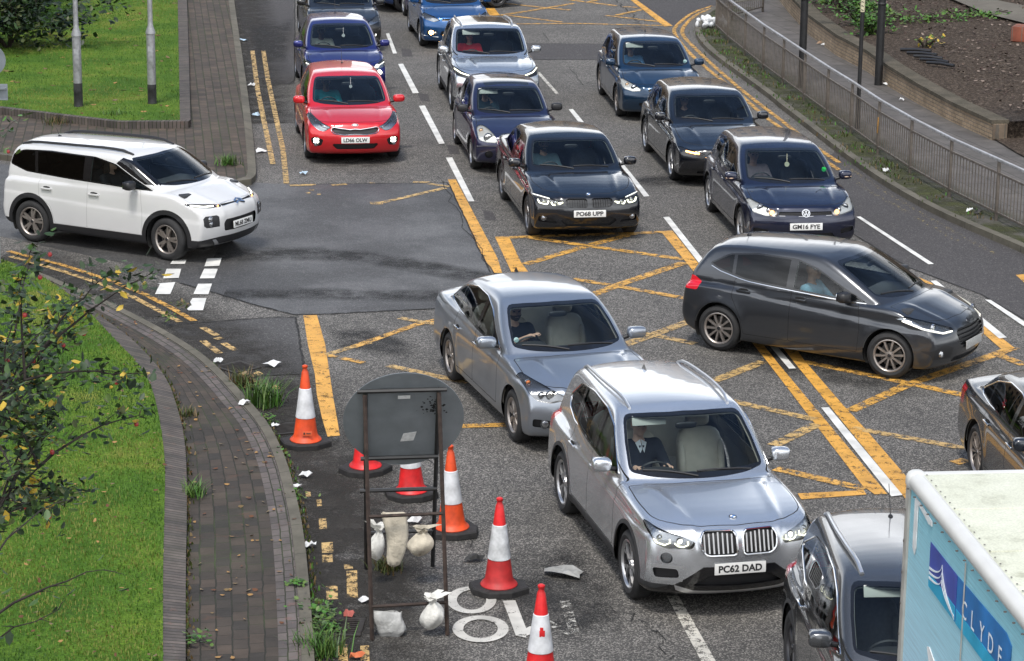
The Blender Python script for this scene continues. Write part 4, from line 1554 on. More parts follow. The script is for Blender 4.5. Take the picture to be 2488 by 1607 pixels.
def patchy(name, stops, scale, rough=.95, fine=60, bump=.8, fine_amt=.5):
    m = bpy.data.materials.new(name)
    nt, N, L = nodes_of(m)
    b = N['Principled BSDF']
    tc = N.new('ShaderNodeTexCoord')
    n = N.new('ShaderNodeTexNoise'); n.inputs['Scale'].default_value = scale; n.inputs['Detail'].default_value = 9; n.inputs['Roughness'].default_value = .68
    L.new(tc.outputs['Object'], n.inputs['Vector'])
    r = ramp(N, stops); L.new(n.outputs['Fac'], r.inputs[0])
    n2 = N.new('ShaderNodeTexNoise'); n2.inputs['Scale'].default_value = fine; n2.inputs['Detail'].default_value = 5
    L.new(tc.outputs['Object'], n2.inputs['Vector'])
    mr = N.new('ShaderNodeMapRange'); mr.inputs[1].default_value = .3; mr.inputs[2].default_value = .7; mr.inputs[3].default_value = 1 - fine_amt; mr.inputs[4].default_value = 1 + fine_amt
    L.new(n2.outputs['Fac'], mr.inputs[0])
    sc = N.new('ShaderNodeVectorMath'); sc.operation = 'SCALE'
    L.new(r.outputs[0], sc.inputs[0]); L.new(mr.outputs[0], sc.inputs['Scale'])
    L.new(sc.outputs[0], b.inputs['Base Color'])
    b.inputs['Roughness'].default_value = rough
    b.inputs['Specular IOR Level'].default_value = .25
    bp = N.new('ShaderNodeBump'); bp.inputs['Strength'].default_value = bump; bp.inputs['Distance'].default_value = .03
    L.new(n2.outputs['Fac'], bp.inputs['Height']); L.new(bp.outputs[0], b.inputs['Normal'])
    return m

A_OLD = asphalt('asphalt_old', (.058, .055, .051), (.225, .21, .19), .38, 80)
A_MOUTH = asphalt('asphalt_dark', (.050, .049, .049), (.125, .122, .118), .26, 85, .22, .62, .16)
A_SMOOTH = asphalt('asphalt_smooth', (.062, .060, .060), (.15, .145, .14), .18, 80, .10)
A_LANE = asphalt('asphalt_lane', (.048, .044, .044), (.15, .14, .135), .16, 85, .08)
Y_FRESH = worn('yellow_paint', (.72, .37, .065), .33, 7)
Y_THIN = worn('yellow_paint_worn', (.70, .38, .08), .46, 8)
Y_BAD = worn('yellow_paint_faded', (.62, .41, .16), .46, 9)
Y_GONE = worn('yellow_paint_traces', (.60, .45, .16), .72, 12)
W_FRESH = worn('white_paint', (.78, .77, .73), .12, 8)
W_WORN = worn('white_paint_worn', (.66, .63, .56), .42, 9)
GRIME = worn('gutter_grime', (.034, .030, .025), .42, 2.2, .95, fade=True)
GRIME_SHADE = worn('oil_stains_and_shade', (.028, .027, .026), .54, 1.6, .8, fade=True)

road = sheet('road', [(-70, -10), (70, -10), (70, 170), (-70, 170)], 0.0, A_OLD)
# newer surfacing, each piece laid 3-4 mm proud
sheet('road_patch', W2([(704, 449), (1090, 445), (1190, 663), (1215, 735), (1060, 751), (779, 765), (713, 766), (600, 737), (520, 712), (440, 690), (300, 640), (0, 575), (-250, 540), (-300, 380), (300, 420), (640, 446)]), .004, A_MOUTH)
sheet('road_patch', W2(kD((-60, 250), (120, 285), (960, 217), (1290, 207), (1380, 770), (880, 790), (850, 705), (500, 615), (250, 420))), .0035, A_SMOOTH)
sheet('road_patch', W2([(1975, 400), (2066, 566), (2204, 650), (2386, 718), (2488, 777), (2800, 960), (3250, 1250), (3640, 1130), (3150, 880), (2800, 715), (2488, 570), (2285, 500), (2153, 430), (2048, 360)]), .004, A_LANE)
sheet('road_patch', W2([(1090, 104), (1500, 108), (1510, 146), (1090, 146)]), .004, A_LANE)
sheet('road_patch', W2([(560, -60), (712, -60), (716, 205), (640, 206), (600, 120)]), .004, A_LANE)
sheet('road_patch', W2([(1548, 0), (1640, 66), (1700, 25), (1900, -30), (1900, -90), (1500, -60)]), .004, A_LANE)
for q in ([(975, 118), (998, 121), (1003, 139), (978, 138)], [(1015, 227), (1040, 230), (1044, 247), (1022, 246)], [(1085, 352), (1112, 356), (1118, 376), (1092, 375)], [(1172, 511), (1196, 514), (1208, 537), (1180, 536)]):
    sheet('road_patch', W2(q), .004, A_LANE)

ZM = .008
y1, y2, y3, y4, w1, w2 = Sheets(), Sheets(), Sheets(), Sheets(), Sheets(), Sheets()
# yellow box junctions: broad borders
y1.poly(W2(kA((1632, 125), (1697, 124), (1860, 430), (2035, 760), (2075, 885), (2005, 885), (1880, 690), (1770, 430))), ZM)
y1.poly(W2([(737, 768), (770, 767), (790, 838), (808, 957), (826, 1060), (796, 1063), (783, 1020), (770, 962), (765, 910), (748, 838)]), ZM)
y1.poly(W2(kB((90, 150), (222, 150), (330, 380), (400, 470), (240, 470))), ZM)
y1.poly(W2([(1606, 564), (1634, 562), (1889, 882.7), (2155.8, 1201.8), (2125, 1203), (2095, 1181), (1862, 877.6)]), ZM)
y1.poly(W2(kC((590, 130), (700, 150), (750, 225), (1040, 560), (1190, 720), (1560, 1150), (1600, 1370), (1500, 1250), (690, 255))), ZM)
y1.poly(W2(kC((705, 1187), (1180, 1163), (1200, 1195), (730, 1230))), ZM)
y1.poly(W2([(2232, 675), (2262, 688), (2465, 847), (2440, 856)]), ZM)
y1.poly(W2(kF((2058, 965), (2147, 958), (2300, 1120), (2230, 1120))), ZM)
y1.poly(W2(kE((110, 82), (200, 82), (255, 150), (160, 153))), ZM)
y1.poly(W2(kE((1490, 0), (1548, 0), (1893, 250), (1815, 256))), ZM)
_zc = [0]
def S(sh, pts, w=.15):
    _zc[0] += 1
    sh.stroke(W2(pts), w, ZM + .0008 + .00006 * _zc[0])
S(y2, kB((95, 152), (1745, 94)), .16)
S(y2, kB((400, 147), (1850, 352)), .17); S(y2, kB((370, 398), (1000, 212), (1400, 108)), .17)
S(y2, kB((820, 535), (1240, 605), (1900, 722)), .16); S(y2, kB((980, 692), (1260, 585), (1860, 383)), .18)
S(y3, kB((1300, 1152), (1560, 1060), (1915, 930)), .18); S(y3, kB((1340, 1028), (1560, 1060), (1960, 1142)), .16)
S(y3, kC((80, 385), (460, 237)), .17); S(y3, kC((225, 520), (830, 655)), .16); S(y3, kC((530, 842), (845, 688)), .17); S(y2, kC((545, 1008), (1190, 1155)), .17)
S(y2, kC((745, 237), (1500, 392), (1960, 492)), .17); S(y2, kC((1085, 592), (1500, 402), (2100, 195), (2265, 135)), .17)
S(y3, kC((1095, 715), (1910, 862)), .16); S(y2, kC((1830, 968), (1925, 945)), .16); S(y2, kC((2140, 185), (2340, 262)), .17)
S(y3, kD((1600, 582), (1820, 512), (2030, 460)), .12); S(y2, kA((860, 1490), (1080, 1412), (1400, 1300), (1540, 1268)), .13)
S(y3, kA((1240, 1252), (1540, 1305)), .13); S(y2, kD((1610, 588), (1960, 660)), .12); S(y3, [(944, 890), (1085, 921), (1138, 931)], .15)
S(y2, [(1040, 1046), (1120, 1037), (1228, 1034)], .16)
S(y3, kA((350, 175), (560, 168)), .14); S(y3, kA((690, 172), (810, 164)), .12); S(y3, kA((1000, 155), (1040, 154)), .12); S(y3, kA((1350, 147), (1490, 150)), .14); S(y3, kA((1480, 160), (1645, 184)), .12)
S(y3, kA((1080, 318), (1610, 195)), .13); S(y3, kA((1003, 320), (1105, 318)), .20)
S(y3, kA((480, 236), (515, 234)), .10); S(y3, kA((505, 211), (545, 212)), .08); S(y3, kA((570, 247), (600, 247)), .08); S(y4, kA((795, 294), (850, 292)), .10)
S(y2, kE((370, 232), (1000, 228), (1890, 250)), .14)
for a_ in (((260, 150), (700, 80), (960, 35)), ((300, 35), (700, 80), (920, 100)), ((330, 150), (840, 215)), ((840, -6), (1360, 60)), ((1420, 68), (1580, 76)), ((1360, 150), (1610, 93)), ((1260, 152), (1770, 211)), ((1090, 24), (1190, 0))):
    S(y2, kE(*a_), .15)
# double yellow lines
S(y3, kN((1762, 358), (1800, 640), (1905, 1150)), .10); S(y3, kN((1838, 358), (1870, 560), (1975, 1050), (2000, 1285)), .10)
S(y2, [(20, 612), (147, 644), (264, 682), (352, 717), (420, 752), (472, 782)], .10); S(y3, [(26, 625), (147, 659), (244, 691), (323, 723), (437, 784)], .10)
for a_ in (((375, 315), (515, 395)), ((500, 430), (565, 415)), ((375, 445), (540, 570)), ((580, 470), (700, 540))): S(y3, kD(*a_), .10)
line1 = [(1730.6, 15.3), (1687, 29.4), (1659, 48.6), (1638.5, 69), (1637, 79), (1648.7, 99.7), (1682, 138), (1725.4, 174), (1760, 200.8), (1811, 242), (1856, 283), (1897, 312.5)]
line2 = [(1730.6, 21.7), (1697, 33), (1674, 51), (1657.7, 70), (1657.7, 87), (1684.5, 115), (1730.6, 158.6), (1760, 184), (1810.6, 228), (1902, 296.5), (1970, 351), (2039, 397)]
S(y2, smooth_line(line1, 2), .10); S(y2, smooth_line(line2, 2), .10); S(y2, [(1897, 312), (1960, 360), (2039, 415)], .10)
S(y4, [(2045, 420), (2120, 470), (2214, 522), (2330, 590)], .10); S(y4, [(2050, 402), (2136, 458), (2236, 520), (2420, 620)], .10)
# what is left of the lines along the near gutter
for (x, y, w, h) in ((190, 55, 45, 60), (215, 185, 65, 60), (215, 245, 60, 45), (330, 290, 50, 28), (350, 385, 62, 150), (240, 432, 66, 76), (300, 765, 56, 100), (420, 765, 52, 90), (170, -60, 30, 40), (110, -110, 30, 36)):
    y3.poly(W2(kH((x - w / 2, y - h / 2 + 4), (x + w / 2 - 4, y - h / 2), (x + w / 2, y + h / 2 - 3), (x - w / 2 + 3, y + h / 2))), ZM)
for (x, y, w, h) in ((770, 770, 90, 40), (920, 765, 100, 50), (1095, 902, 110, 46)):
    y3.poly(W2(kD((x - w / 2, y), (x, y - h / 2), (x + w / 2, y + 3), (x + 8, y + h / 2))), ZM)
# white lane lines
for q in (kM((855, 240), (877, 235), (932, 378), (905, 380)), kM((940, 452), (975, 450), (1085, 655), (1043, 658)), kM((1085, 745), (1127, 742), (1266, 1008), (1226, 1012)), kM((1273, 1107), (1318, 1105), (1473, 1412), (1430, 1413)),
          kE((905, 1047), (945, 1043), (1110, 1240), (1060, 1245)), crop(1180, 270, 4.8125)((1470, 505), (1512, 505), (1915, 1005), (1850, 1012)), [(1611, 530), (1626, 529), (1711, 636), (1701, 645)],
          kC((470, 90), (522, 90), (692, 290), (642, 292)), kC((873, 572), (930, 570), (1460, 1203), (1380, 1213)), kF((355, 348), (398, 345), (1183, 853), (1125, 857)), kF((1728, 1235), (1790, 1238), (2440, 1655), (2340, 1655)), kFi((1745, 408), (1785, 405), (2268, 795), (2215, 802)),
          kL((1410, 1240), (1430, 1210), (1545, 1205), (1530, 1240)), kL((1350, 1360), (1380, 1280), (1500, 1280), (1480, 1355)), kL((1283, 1490), (1325, 1405), (1300, 1402), (1452, 1390), (1410, 1490)), kL((1693, 1260), (1715, 1195), (1835, 1190), (1815, 1255)),
          kL((1653, 1360), (1690, 1280), (1803, 1280), (1775, 1358)), kL((1600, 1490), (1640, 1405), (1755, 1403), (1725, 1492)), kD((220, 135), (265, 95), (250, 65), (275, 28), (412, 28), (378, 148), (235, 150))):
    w1.poly(W2(q), ZM + .007)
w2.poly(W2(kE((605, 697), (632, 690), (812, 893), (785, 900))), ZM)
w2.poly(W2(kH((2070, 450), (2135, 450), (2340, 810), (2260, 810))), ZM)
# the big M8 painted for drivers coming this way
el = lambda cx_, cy_, rx, ry, n=40: kH(*[(cx_ + rx * math.cos(t), cy_ + ry * math.sin(t)) for t in np.linspace(0, 2 * math.pi, n + 1)[:-1]])
w3 = Sheets(); w3.stroke(W2(el(1003, 474, 108, 64)), .10, ZM + .004, True); w3.stroke(W2(el(1052, 632, 124, 62)), .105, ZM + .0045, True)
w3.stroke(W2(kH((1208, 478), (1280, 668), (1300, 668))), .125, ZM + .005); w3.stroke(W2(kH((1278, 664), (1350, 626))), .12, ZM + .0055)
w4 = Sheets(); w4.stroke(W2(kH((1412, 594), (1545, 660))), .10, ZM + .005); w4.stroke(W2(kH((1512, 478), (1565, 655))), .10, ZM + .0055); w4.build('worn_letter', worn('white_paint_traces', (.55, .53, .48), .60, 10))
y1.build('box_marking', Y_FRESH); y2.build('yellow_lines', Y_THIN); y3.build('worn_yellow_lines', Y_BAD); y4.build('faded_yellow_lines', Y_GONE)
w3.build('route_number', worn('white_paint_scuffed', (.62, .60, .55), .27, 10)); w1.build('lane_lines', W_FRESH); w2.build('worn_lane_lines', W_WORN)

# ---------------------------------------------------------------- kerbs, footways and lawns on the left
def strip_uv(name, Pl, Pr, z, m, n=60, zl=None, zr=None, kind='structure', depth=0.0):
    """band between two edge lines, uv in metres (along, across); depth: skirt down each edge"""
    Pl, s = resample(Pl, n); Pr, s2 = resample(Pr, n)
    zl = z if zl is None else zl; zr = z if zr is None else zr
    w = np.linalg.norm(Pl - Pr, axis=1).mean()
    v, f, uv = [], [], []
    for i in range(n):
        sm = (s[i] + s2[i]) / 2
        row = [(Pl[i], zl, 0), (Pr[i], zr, w)]
        if depth: row = [(Pl[i], zl - depth, -depth)] + row + [(Pr[i], zr - depth, w + depth)]
        for p, zz, t in row:
            v.append((p[0], p[1], zz)); uv.append((sm, t))
    k = len(v) // n
    for i in range(n - 1):
        for j in range(k - 1):
            f.append((i * k + j, i * k + j + 1, (i + 1) * k + j + 1, (i + 1) * k + j))
    me = mesh_from(name, v, f, m, smooth=False, uvs=uv)
    bm = bmesh.new(); bm.from_mesh(me); bmesh.ops.recalc_face_normals(bm, faces=bm.faces[:])
    if sum(f_.normal.z * f_.calc_area() for f_ in bm.faces) < 0: bmesh.ops.reverse_faces(bm, faces=bm.faces[:])
    bm.to_mesh(me); bm.free()
    return tag(link(name, me), kind=kind)
def offset_line(P, d):
    P = np.asarray(P, float)
    T = np.gradient(P, axis=0); T /= np.linalg.norm(T, axis=1, keepdims=True)
    return P + np.c_[-T[:, 1], T[:, 0]] * d

M_PAVER = bricks('pavers', (.066, .049, .037), (.030, .026, .022), (.018, .017, .011), .24, .098, .006, .5, moss_amt=.95, tint=(.10, .050, .030))
M_PAVERF = bricks('pavers_far', (.092, .067, .051), (.050, .041, .034), (.028, .028, .016), .30, .17, .012, .5, moss_amt=.7, tint=(.13, .08, .055))
M_SOLDIER = bricks('soldier_course', (.115, .094, .084), (.062, .054, .051), (.020, .022, .012), .078, .50, .008, 0, moss_amt=.45, tint=(.14, .08, .06))
M_EDGE = bricks('edge_course', (.125, .104, .096), (.082, .070, .068), (.024, .026, .014), .20, .105, .008, .5, moss_amt=.5, tint=(.20, .10, .085))
M_KERB = bricks('kerb_stone', (.125, .113, .088), (.10, .09, .07), (.05, .045, .035),   .92, .9, .008, 0, moss_amt=.6, bump=.25)
M_GRASS = patchy('lawn', [(.26, (.026, .066, .006)), (.44, (.055, .125, .010)), (.56, (.095, .165, .015)), (.70, (.20, .19, .04))], .55, fine=45)
M_SOIL = patchy('soil', [(.3, (.018, .014, .010)), (.6, (.045, .034, .024)), (.8, (.075, .055, .04))], 6, fine=90)
ZK, ZF = .11, .10
kerb_o = smooth_line(W2([(-60, 635), (0, 640), (85, 656), (163, 690), (262, 731), (340, 770), (419, 812), (497, 862), (556, 917), (608, 976), (654, 1029), (693, 1107), (719, 1199), (739, 1297), (752, 1428), (762, 1558), (766, 1640), (772, 1760)], ZK), 2)
kerb_o, _ = resample(kerb_o, 120)
kerb_i = offset_line(kerb_o, -.12)
if np.mean(kerb_i[:, 0]) > np.mean(kerb_o[:, 0]): kerb_i = offset_line(kerb_o, .12)
_sg = 1 if np.allclose(kerb_i, offset_line(kerb_o, .12)) else -1
strip_uv('kerb', kerb_i, kerb_o, ZK, M_KERB, 120, depth=.13)
edge_i = offset_line(kerb_o, _sg * (.12 + .21))
strip_uv('paving_edge', edge_i, offset_line(kerb_o, _sg * .121), ZF, M_EDGE, 120)
band_o = smooth_line(W2([(-60, 636), (92, 668), (183, 726), (262, 780), (330, 830), (405, 914), (432, 992), (448, 1058), (454, 1143), (454, 1254), (451, 1385), (451, 1607), (451, 1760)], .16), 2)
band_i = smooth_line(W2([(-60, 615), (59, 645), (163, 711), (216, 757), (275, 822), (347, 894), (376, 960), (392, 1045), (402, 1123), (399, 1254), (396, 1385), (396, 1607), (396, 1760)], .16), 2)
strip_uv('footway', band_o, edge_i, ZF - .003, M_PAVER, 120)
strip_uv('soldier_edging', band_i, band_o, .16, M_SOLDIER, 120, depth=.12)
bi, _ = resample(band_i, 60)
GRASS_NEAR = [tuple(p) for p in bi] + [(-16, bi[-1][1]), (-16, bi[0][1] + .5)]
sheet('lawn', GRASS_NEAR, .165, M_GRASS)
# far side of the side street
fk = smooth_line(W2(kd((530, -120), (545, 0), (560, 100), (575, 200), (588, 300), (596, 385), (597, 408), (585, 419), (560, 424), (480, 416), (300, 396), (120, 374), (0, 360), (-200, 335), (-500, 300)), ZK), 2)
fk, _ = resample(fk, 140)
fi = offset_line(fk, -.15)
if np.mean(fi[:60, 0]) > np.mean(fk[:60, 0]): fi = offset_line(fk, .15)
strip_uv('kerb', fi, fk, ZK, M_KERB, 140, depth=.13)
wall_t = W2(kN((-900, 640), (60, 748), (440, 795), (840, 842), (1330, 838)), .24)
strip_uv('soldier_edging', wall_t, [(x - .02, y - .16) for x, y in wall_t], .24, M_SOLDIER, 60, depth=.17)
band_f = W2(kN((1330, 838), (1318, 400), (1305, 0), (1290, -420)), .10)
m_ = [tuple(p) for p in fi] + [W2(kN((-900, 690),), .1)[0]] + [W2(kN((60, 790),), .1)[0], W2(kN((840, 870),), .1)[0], W2(kN((1332, 866),), .1)[0], W2(kN((1305, 0),), .1)[0], W2(kN((1290, -420),), .1)[0]]
o = sheet('footway', m_, ZF, M_PAVERF)
uvl = o.data.uv_layers.new(name='UVMap')
for lp in o.data.loops:
    c_ = o.data.vertices[lp.vertex_index].co
    a_ = math.radians(82)
    uvl.data[lp.index].uv = (c_.x * math.cos(a_) * -1 + c_.y * math.sin(a_), c_.x * math.sin(a_) + c_.y * math.cos(a_))
GRASS_FAR = W2(kN((-900, 640), (60, 752), (440, 800), (840, 846), (1256, 842), (1248, 400), (1240, 0), (1225, -420), (-900, -420)), .2)
sheet('lawn', GRASS_FAR, .20, M_GRASS)
strip_uv('soldier_edging', W2(kN((1256, 845), (1248, 400), (1240, 0), (1225, -420)), .21), W2(kN((1330, 840), (1318, 400), (1305, 0), (1290, -420)), .21), .21, M_SOLDIER, 60, depth=.12)
# grime along the gutters, thinning out away from the kerb
class Smears:
    def __init__(self): self.v, self.f, self.a = [], [], []
    def band(self, near, far, z):
        b = len(self.v); n = len(near)
        for p, q in zip(near, far):
            p, q = np.array(p), np.array(q)
            for t, a in ((0, 1), (.45, .9), (1, 0)):
                r = p + (q - p) * t
                self.v.append((r[0], r[1], z)); self.a.append(a)
        for i in range(n - 1):
            for k in range(2): self.f.append((b + 3 * i + k, b + 3 * i + k + 1, b + 3 * i + 4 + k, b + 3 * i + 3 + k))
    def fan(self, pts, z, k=.55):
        b = len(self.v); P = np.array(pts); c = P.mean(0); n = len(P)
        self.v.append((c[0], c[1], z)); self.a.append(1)
        for t, a in ((k, 1), (1, 0)):
            for p in P:
                r = c + (p - c) * t
                self.v.append((r[0], r[1], z)); self.a.append(a)
        for i in range(n):
            j = (i + 1) % n
            self.f += [(b, b + 1 + i, b + 1 + j), (b + 1 + i, b + 1 + n + i, b + 1 + n + j, b + 1 + j)]
    def build(self, name, m):
        me = mesh_from(name, self.v, self.f, m, smooth=False)
        bm = bmesh.new(); bm.from_mesh(me)
        for f in bm.faces:
            if f.normal.z < 0: f.normal_flip()
        bm.to_mesh(me); bm.free()
        at = me.attributes.new('fade', 'FLOAT', 'POINT')
        at.data.foreach_set('value', np.array(self.a, dtype=np.float32))
        return tag(link(name, me), kind='structure')
gr = Smears()
gr.band(kerb_o[::2], offset_line(kerb_o, -_sg * 1.5)[::2], .0062)
_o = offset_line(fk, 1.1)
if np.mean(_o[:60, 0]) < np.mean(fk[:60, 0]): _o = offset_line(fk, -1.1)
gr.band(fk[:92:2], _o[:92:2], .0062)
gr.fan(W2(kD((760, 770), (1220, 770), (1480, 1050), (1750, 1400), (1300, 1560), (1000, 1300))), .0066)
gr.fan(W2(kH((60, -300), (420, -200), (760, 150), (760, 500), (500, 700), (250, 900), (60, 300))), .0070)
gr.build('gutter_grime', GRIME)
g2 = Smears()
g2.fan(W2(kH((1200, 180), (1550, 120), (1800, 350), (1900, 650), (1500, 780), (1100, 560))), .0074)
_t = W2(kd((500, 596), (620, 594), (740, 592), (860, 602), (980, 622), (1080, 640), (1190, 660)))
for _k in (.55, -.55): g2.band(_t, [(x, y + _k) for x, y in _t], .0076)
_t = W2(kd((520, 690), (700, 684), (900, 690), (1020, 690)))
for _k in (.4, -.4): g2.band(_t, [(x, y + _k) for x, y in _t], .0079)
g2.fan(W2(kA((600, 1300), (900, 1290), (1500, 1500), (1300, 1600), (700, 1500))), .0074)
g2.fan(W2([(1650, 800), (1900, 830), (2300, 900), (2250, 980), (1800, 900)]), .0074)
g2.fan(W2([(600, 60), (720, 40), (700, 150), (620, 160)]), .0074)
for (px, py, w) in ((1390, 575, 90), (860, 388, 80), (1890, 585, 90), (1700, 1420, 120), (1250, 430, 60), (1620, 440, 60)):  # soft dark ovals: shade painted on the road under the car noses
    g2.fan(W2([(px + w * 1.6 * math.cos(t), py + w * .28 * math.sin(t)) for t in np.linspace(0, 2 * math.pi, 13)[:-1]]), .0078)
g2.build('road_stains_and_shade', GRIME_SHADE)

# ---------------------------------------------------------------- footway and planting bed on the right
rk = smooth_line(W2([(2040, -40), (1900, -12), (1790, 2), (1738, 14), (1702, 36), (1688, 58), (1690, 82), (1712, 112), (1753, 145), (1809, 185), (1868.5, 228), (1895, 251), (1961, 301), (2048, 369.5), (2153, 442.5), (2285, 515.5), (2488, 600), (2800, 740), (3150, 900), (3600, 1110)], ZK), 2)
rk, _ = resample(rk, 150)
_q = 1 if np.mean(offset_line(rk, .15)[40:, 0]) > np.mean(rk[40:, 0]) else -1
rki = offset_line(rk, .15 * _q)
strip_uv('kerb', rki, rk, ZK, M_KERB, 150, depth=.13)
M_FLAG = bricks('flagstones', (.105, .095, .088), (.088, .080, .075), (.045, .04, .036), .9, .6, .012, .5, moss=(.05, .06, .02), moss_amt=.30, tint=(.075, .068, .062), bump=.25)
wall_foot_px = [(1870, -30), (1915, 30), (1964, 84), (2030, 134), (2106, 174), (2159, 211), (2229, 252), (2311, 296), (2410, 341)]
wall_h = [.50, .50, .50, .50, .48, .46, .43, .41, .39]
wall_foot = W2(wall_foot_px, ZF)
fw = [tuple(p) for p in rki] + [(20, rki[-1][1]), (20, 46)] + [tuple(p) for p in wall_foot[::-1]] + [(7.2, 72)]
o = sheet('footway', fw, ZF, M_FLAG)
uvl = o.data.uv_layers.new(name='UVMap')
for lp in o.data.loops:
    c_ = o.data.vertices[lp.vertex_index].co
    a_ = math.radians(-76)
    uvl.data[lp.index].uv = (c_.x * math.cos(a_) + c_.y * math.sin(a_), -c_.x * math.sin(a_) + c_.y * math.cos(a_))
M_MULCH = patchy('bark_mulch', [(.25, (.016, .011, .008)), (.5, (.050, .036, .026)), (.60, (.10, .076, .058)), (.72, (.23, .19, .155))], 14, fine=38, fine_amt=.8, bump=1)
M_PATH = patchy('concrete_path', [(.3, (.11, .10, .085)), (.7, (.17, .155, .13))], 1.2, fine=50, fine_amt=.15, bump=.2)
wf = np.array(wall_foot)
wb2 = offset_line(wf, .33 if np.mean(offset_line(wf, .33)[:, 0]) > np.mean(wf[:, 0]) else -.33)
bed = MB()
bedv = []
NB = 26
for i in range(len(wf)):
    zt_ = ZF + wall_h[i] - .06
    for j in range(NB):
        t = j / (NB - 1)
        bedv.append((wb2[i][0] + t * 16, wb2[i][1] + t * 4.2, zt_ + t * .9 + .03 * math.sin(i * 1.7 + j * 2.3)))
fs = [(i * NB + j, (i + 1) * NB + j, (i + 1) * NB + j + 1, i * NB + j + 1) for i in range(len(wf) - 1) for j in range(NB - 1)]
_b = len(bedv); _i = (len(wf) - 1) * NB
bedv += [(bedv[_i + j][0], bedv[_i + j][1], 0.0) for j in range(NB)]
fs += [(_i + j, _i + j + 1, _b + j + 1, _b + j) for j in range(NB - 1)]
bo = tag(link('planting_bed', mesh_from('planting_bed', bedv, fs, M_MULCH)), kind='structure')
bm = bmesh.new(); bm.from_mesh(bo.data)
for f_ in bm.faces:
    if f_.normal.z < 0: f_.normal_flip()
bm.to_mesh(bo.data); bm.free()
sheet('bed_end', W2([(2400, 335), (2420, 341), (2470, 372), (2600, 440), (2900, 440), (2900, 250), (2440, 290)], .12), .13, M_MULCH)
def bed_pt(px, py):
    """where the sloping bed is seen at a photo pixel"""
    z = .6
    for _ in range(12):
        p = G(px, py, z)
        i = int(np.argmin([abs(w_[1] - p.y) for w_ in wf]))
        z = ZF + wall_h[i] - .06 + max(0, (p.x - wb2[i][0]) / 16) * .9
    return Vector((p.x, p.y, z))

vs_m = Smears()
_n = offset_line(rk, .16 * _q)[20:120:2]; _f = offset_line(rk, 1.25 * _q)[20:120:2]
b0 = len(vs_m.v)
vs_m.band(_n, _f, ZF + .004)
vs_m.a = [min(1.0, q + .12) if k % 3 < 2 else q for k, q in enumerate(vs_m.a)]
vs_m.build('verge_moss', worn('moss_patches', (.060, .068, .016), .47, 1.6, .95, .6, fade=True))

# cracks and sealed seams in the surfacing
sm = Sheets()
def seam(pts, w, n=14, j=.007):
    P, _ = resample(W2(pts), n * (len(pts) - 1) + 1)
    P = P + RNG.normal(0, j, P.shape)
    sm.stroke(P, w, .0105)
seam([(704, 449), (1090, 445), (1190, 663)], .025); seam([(1060, 751), (779, 765), (713, 766), (600, 737), (520, 712), (440, 690)], .035); seam(kD((120, 285), (960, 217), (1290, 207), (1380, 770), (880, 790)), .03)
seam([(1975, 400), (2066, 566), (2204, 650), (2386, 718), (2488, 777)], .02); seam([(716, -10), (716, 205), (640, 206)], .03); seam([(1090, 146), (1500, 146)], .02); seam([(1090, 104), (1500, 108)], .02)
seam(kE((1330, -5), (1420, 60), (1500, 140), (1560, 230)), .03, 10, .06); seam(kE((900, 640), (1060, 820)), .012, 8, .02); seam(kE((660, 300), (720, 400)), .012, 6, .02)
seam(kA((1560, 100), (2000, 900)), .015, 14, .04); seam([(1010, 1080), (1100, 1190), (1150, 1330)], .012, 10, .04); seam([(1490, 1480), (1600, 1540), (1640, 1620)], .012, 10, .05); seam([(1700, 640), (1500, 660), (1390, 700)], .012, 10, .05)
sm.build('road_cracks', worn('crack_seal', (.018, .017, .016), .38, 9, .8))
# ================================================================ street furniture, plants, litter
GALV = mat('galvanised', (.36, .37, .38), .5, .55, noise=(14, .22), bump=(40, .05))
GALVP = mat('pole_grey', (.30, .31, .315), .55, .2, noise=(8, .2))
BLACKM = mat('black_painted_steel', (.016, .016, .017), .42, noise=(10, .3))
RUSTY = mat('rusty_steel', (.045, .030, .024), .7, .3, noise=(16, .5))
RAILM = mat('rail_paint', (.135, .115, .098), .55, .25, noise=(7, .3))
RAILTOP = mat('rail_top', (.42, .42, .43), .42, .4, noise=(9, .2))
SIGNB = mat('sign_back', (.20, .22, .235), .5, .3, noise=(5, .12), bump=(90, .05))
SIGNB2 = mat('sign_back_pale', (.20, .22, .25), .5, .3, noise=(5, .12))
LABELM = mat('paper_label', (.55, .55, .54), .7, noise=(30, .15))
CONE_O = mat('cone_orange', (.66, .070, .015), .5, noise=(7, .35))
CONE_R = mat('cone_red', (.62, .018, .020), .45, noise=(7, .35))
CONE_D = mat('cone_dull_red', (.42, .022, .022), .55, noise=(9, .25))
SLEEVE = mat('cone_sleeve', (.62, .63, .65), .38, noise=(8, .28))
SLEEVED = mat('cone_sleeve_dirty', (.52, .53, .54), .45, noise=(9, .42))
CBASE = mat('cone_base', (.022, .021, .021), .8, noise=(18, .35), bump=(60, .2))
BAGW = mat('sandbag_white', (.62, .61, .57), .75, noise=(12, .22), bump=(35, .5))
BAGC = mat('sandbag_cream', (.50, .45, .36), .8, noise=(8, .3), bump=(28, .5))
BAGG = mat('sandbag_grey', (.36, .36, .35), .85, noise=(9, .4), bump=(30, .6))
IRON = mat('cast_iron', (.045, .038, .033), .65, .5, noise=(20, .4))
PIT = mat('drain_pit', (.004, .004, .004), .9)
PAPER = mat('litter_paper', (.72, .73, .74), .8, noise=(20, .12))
PAPERB = mat('litter_blue', (.45, .58, .70), .7)
PAPERP = mat('litter_tan', (.30, .20, .13), .8, noise=(20, .3))
SLATE = mat('torn_sheet', (.30, .30, .29), .9, noise=(8, .3), bump=(20, .5))
DARKR = mat('litter_dark', (.03, .03, .03), .7)

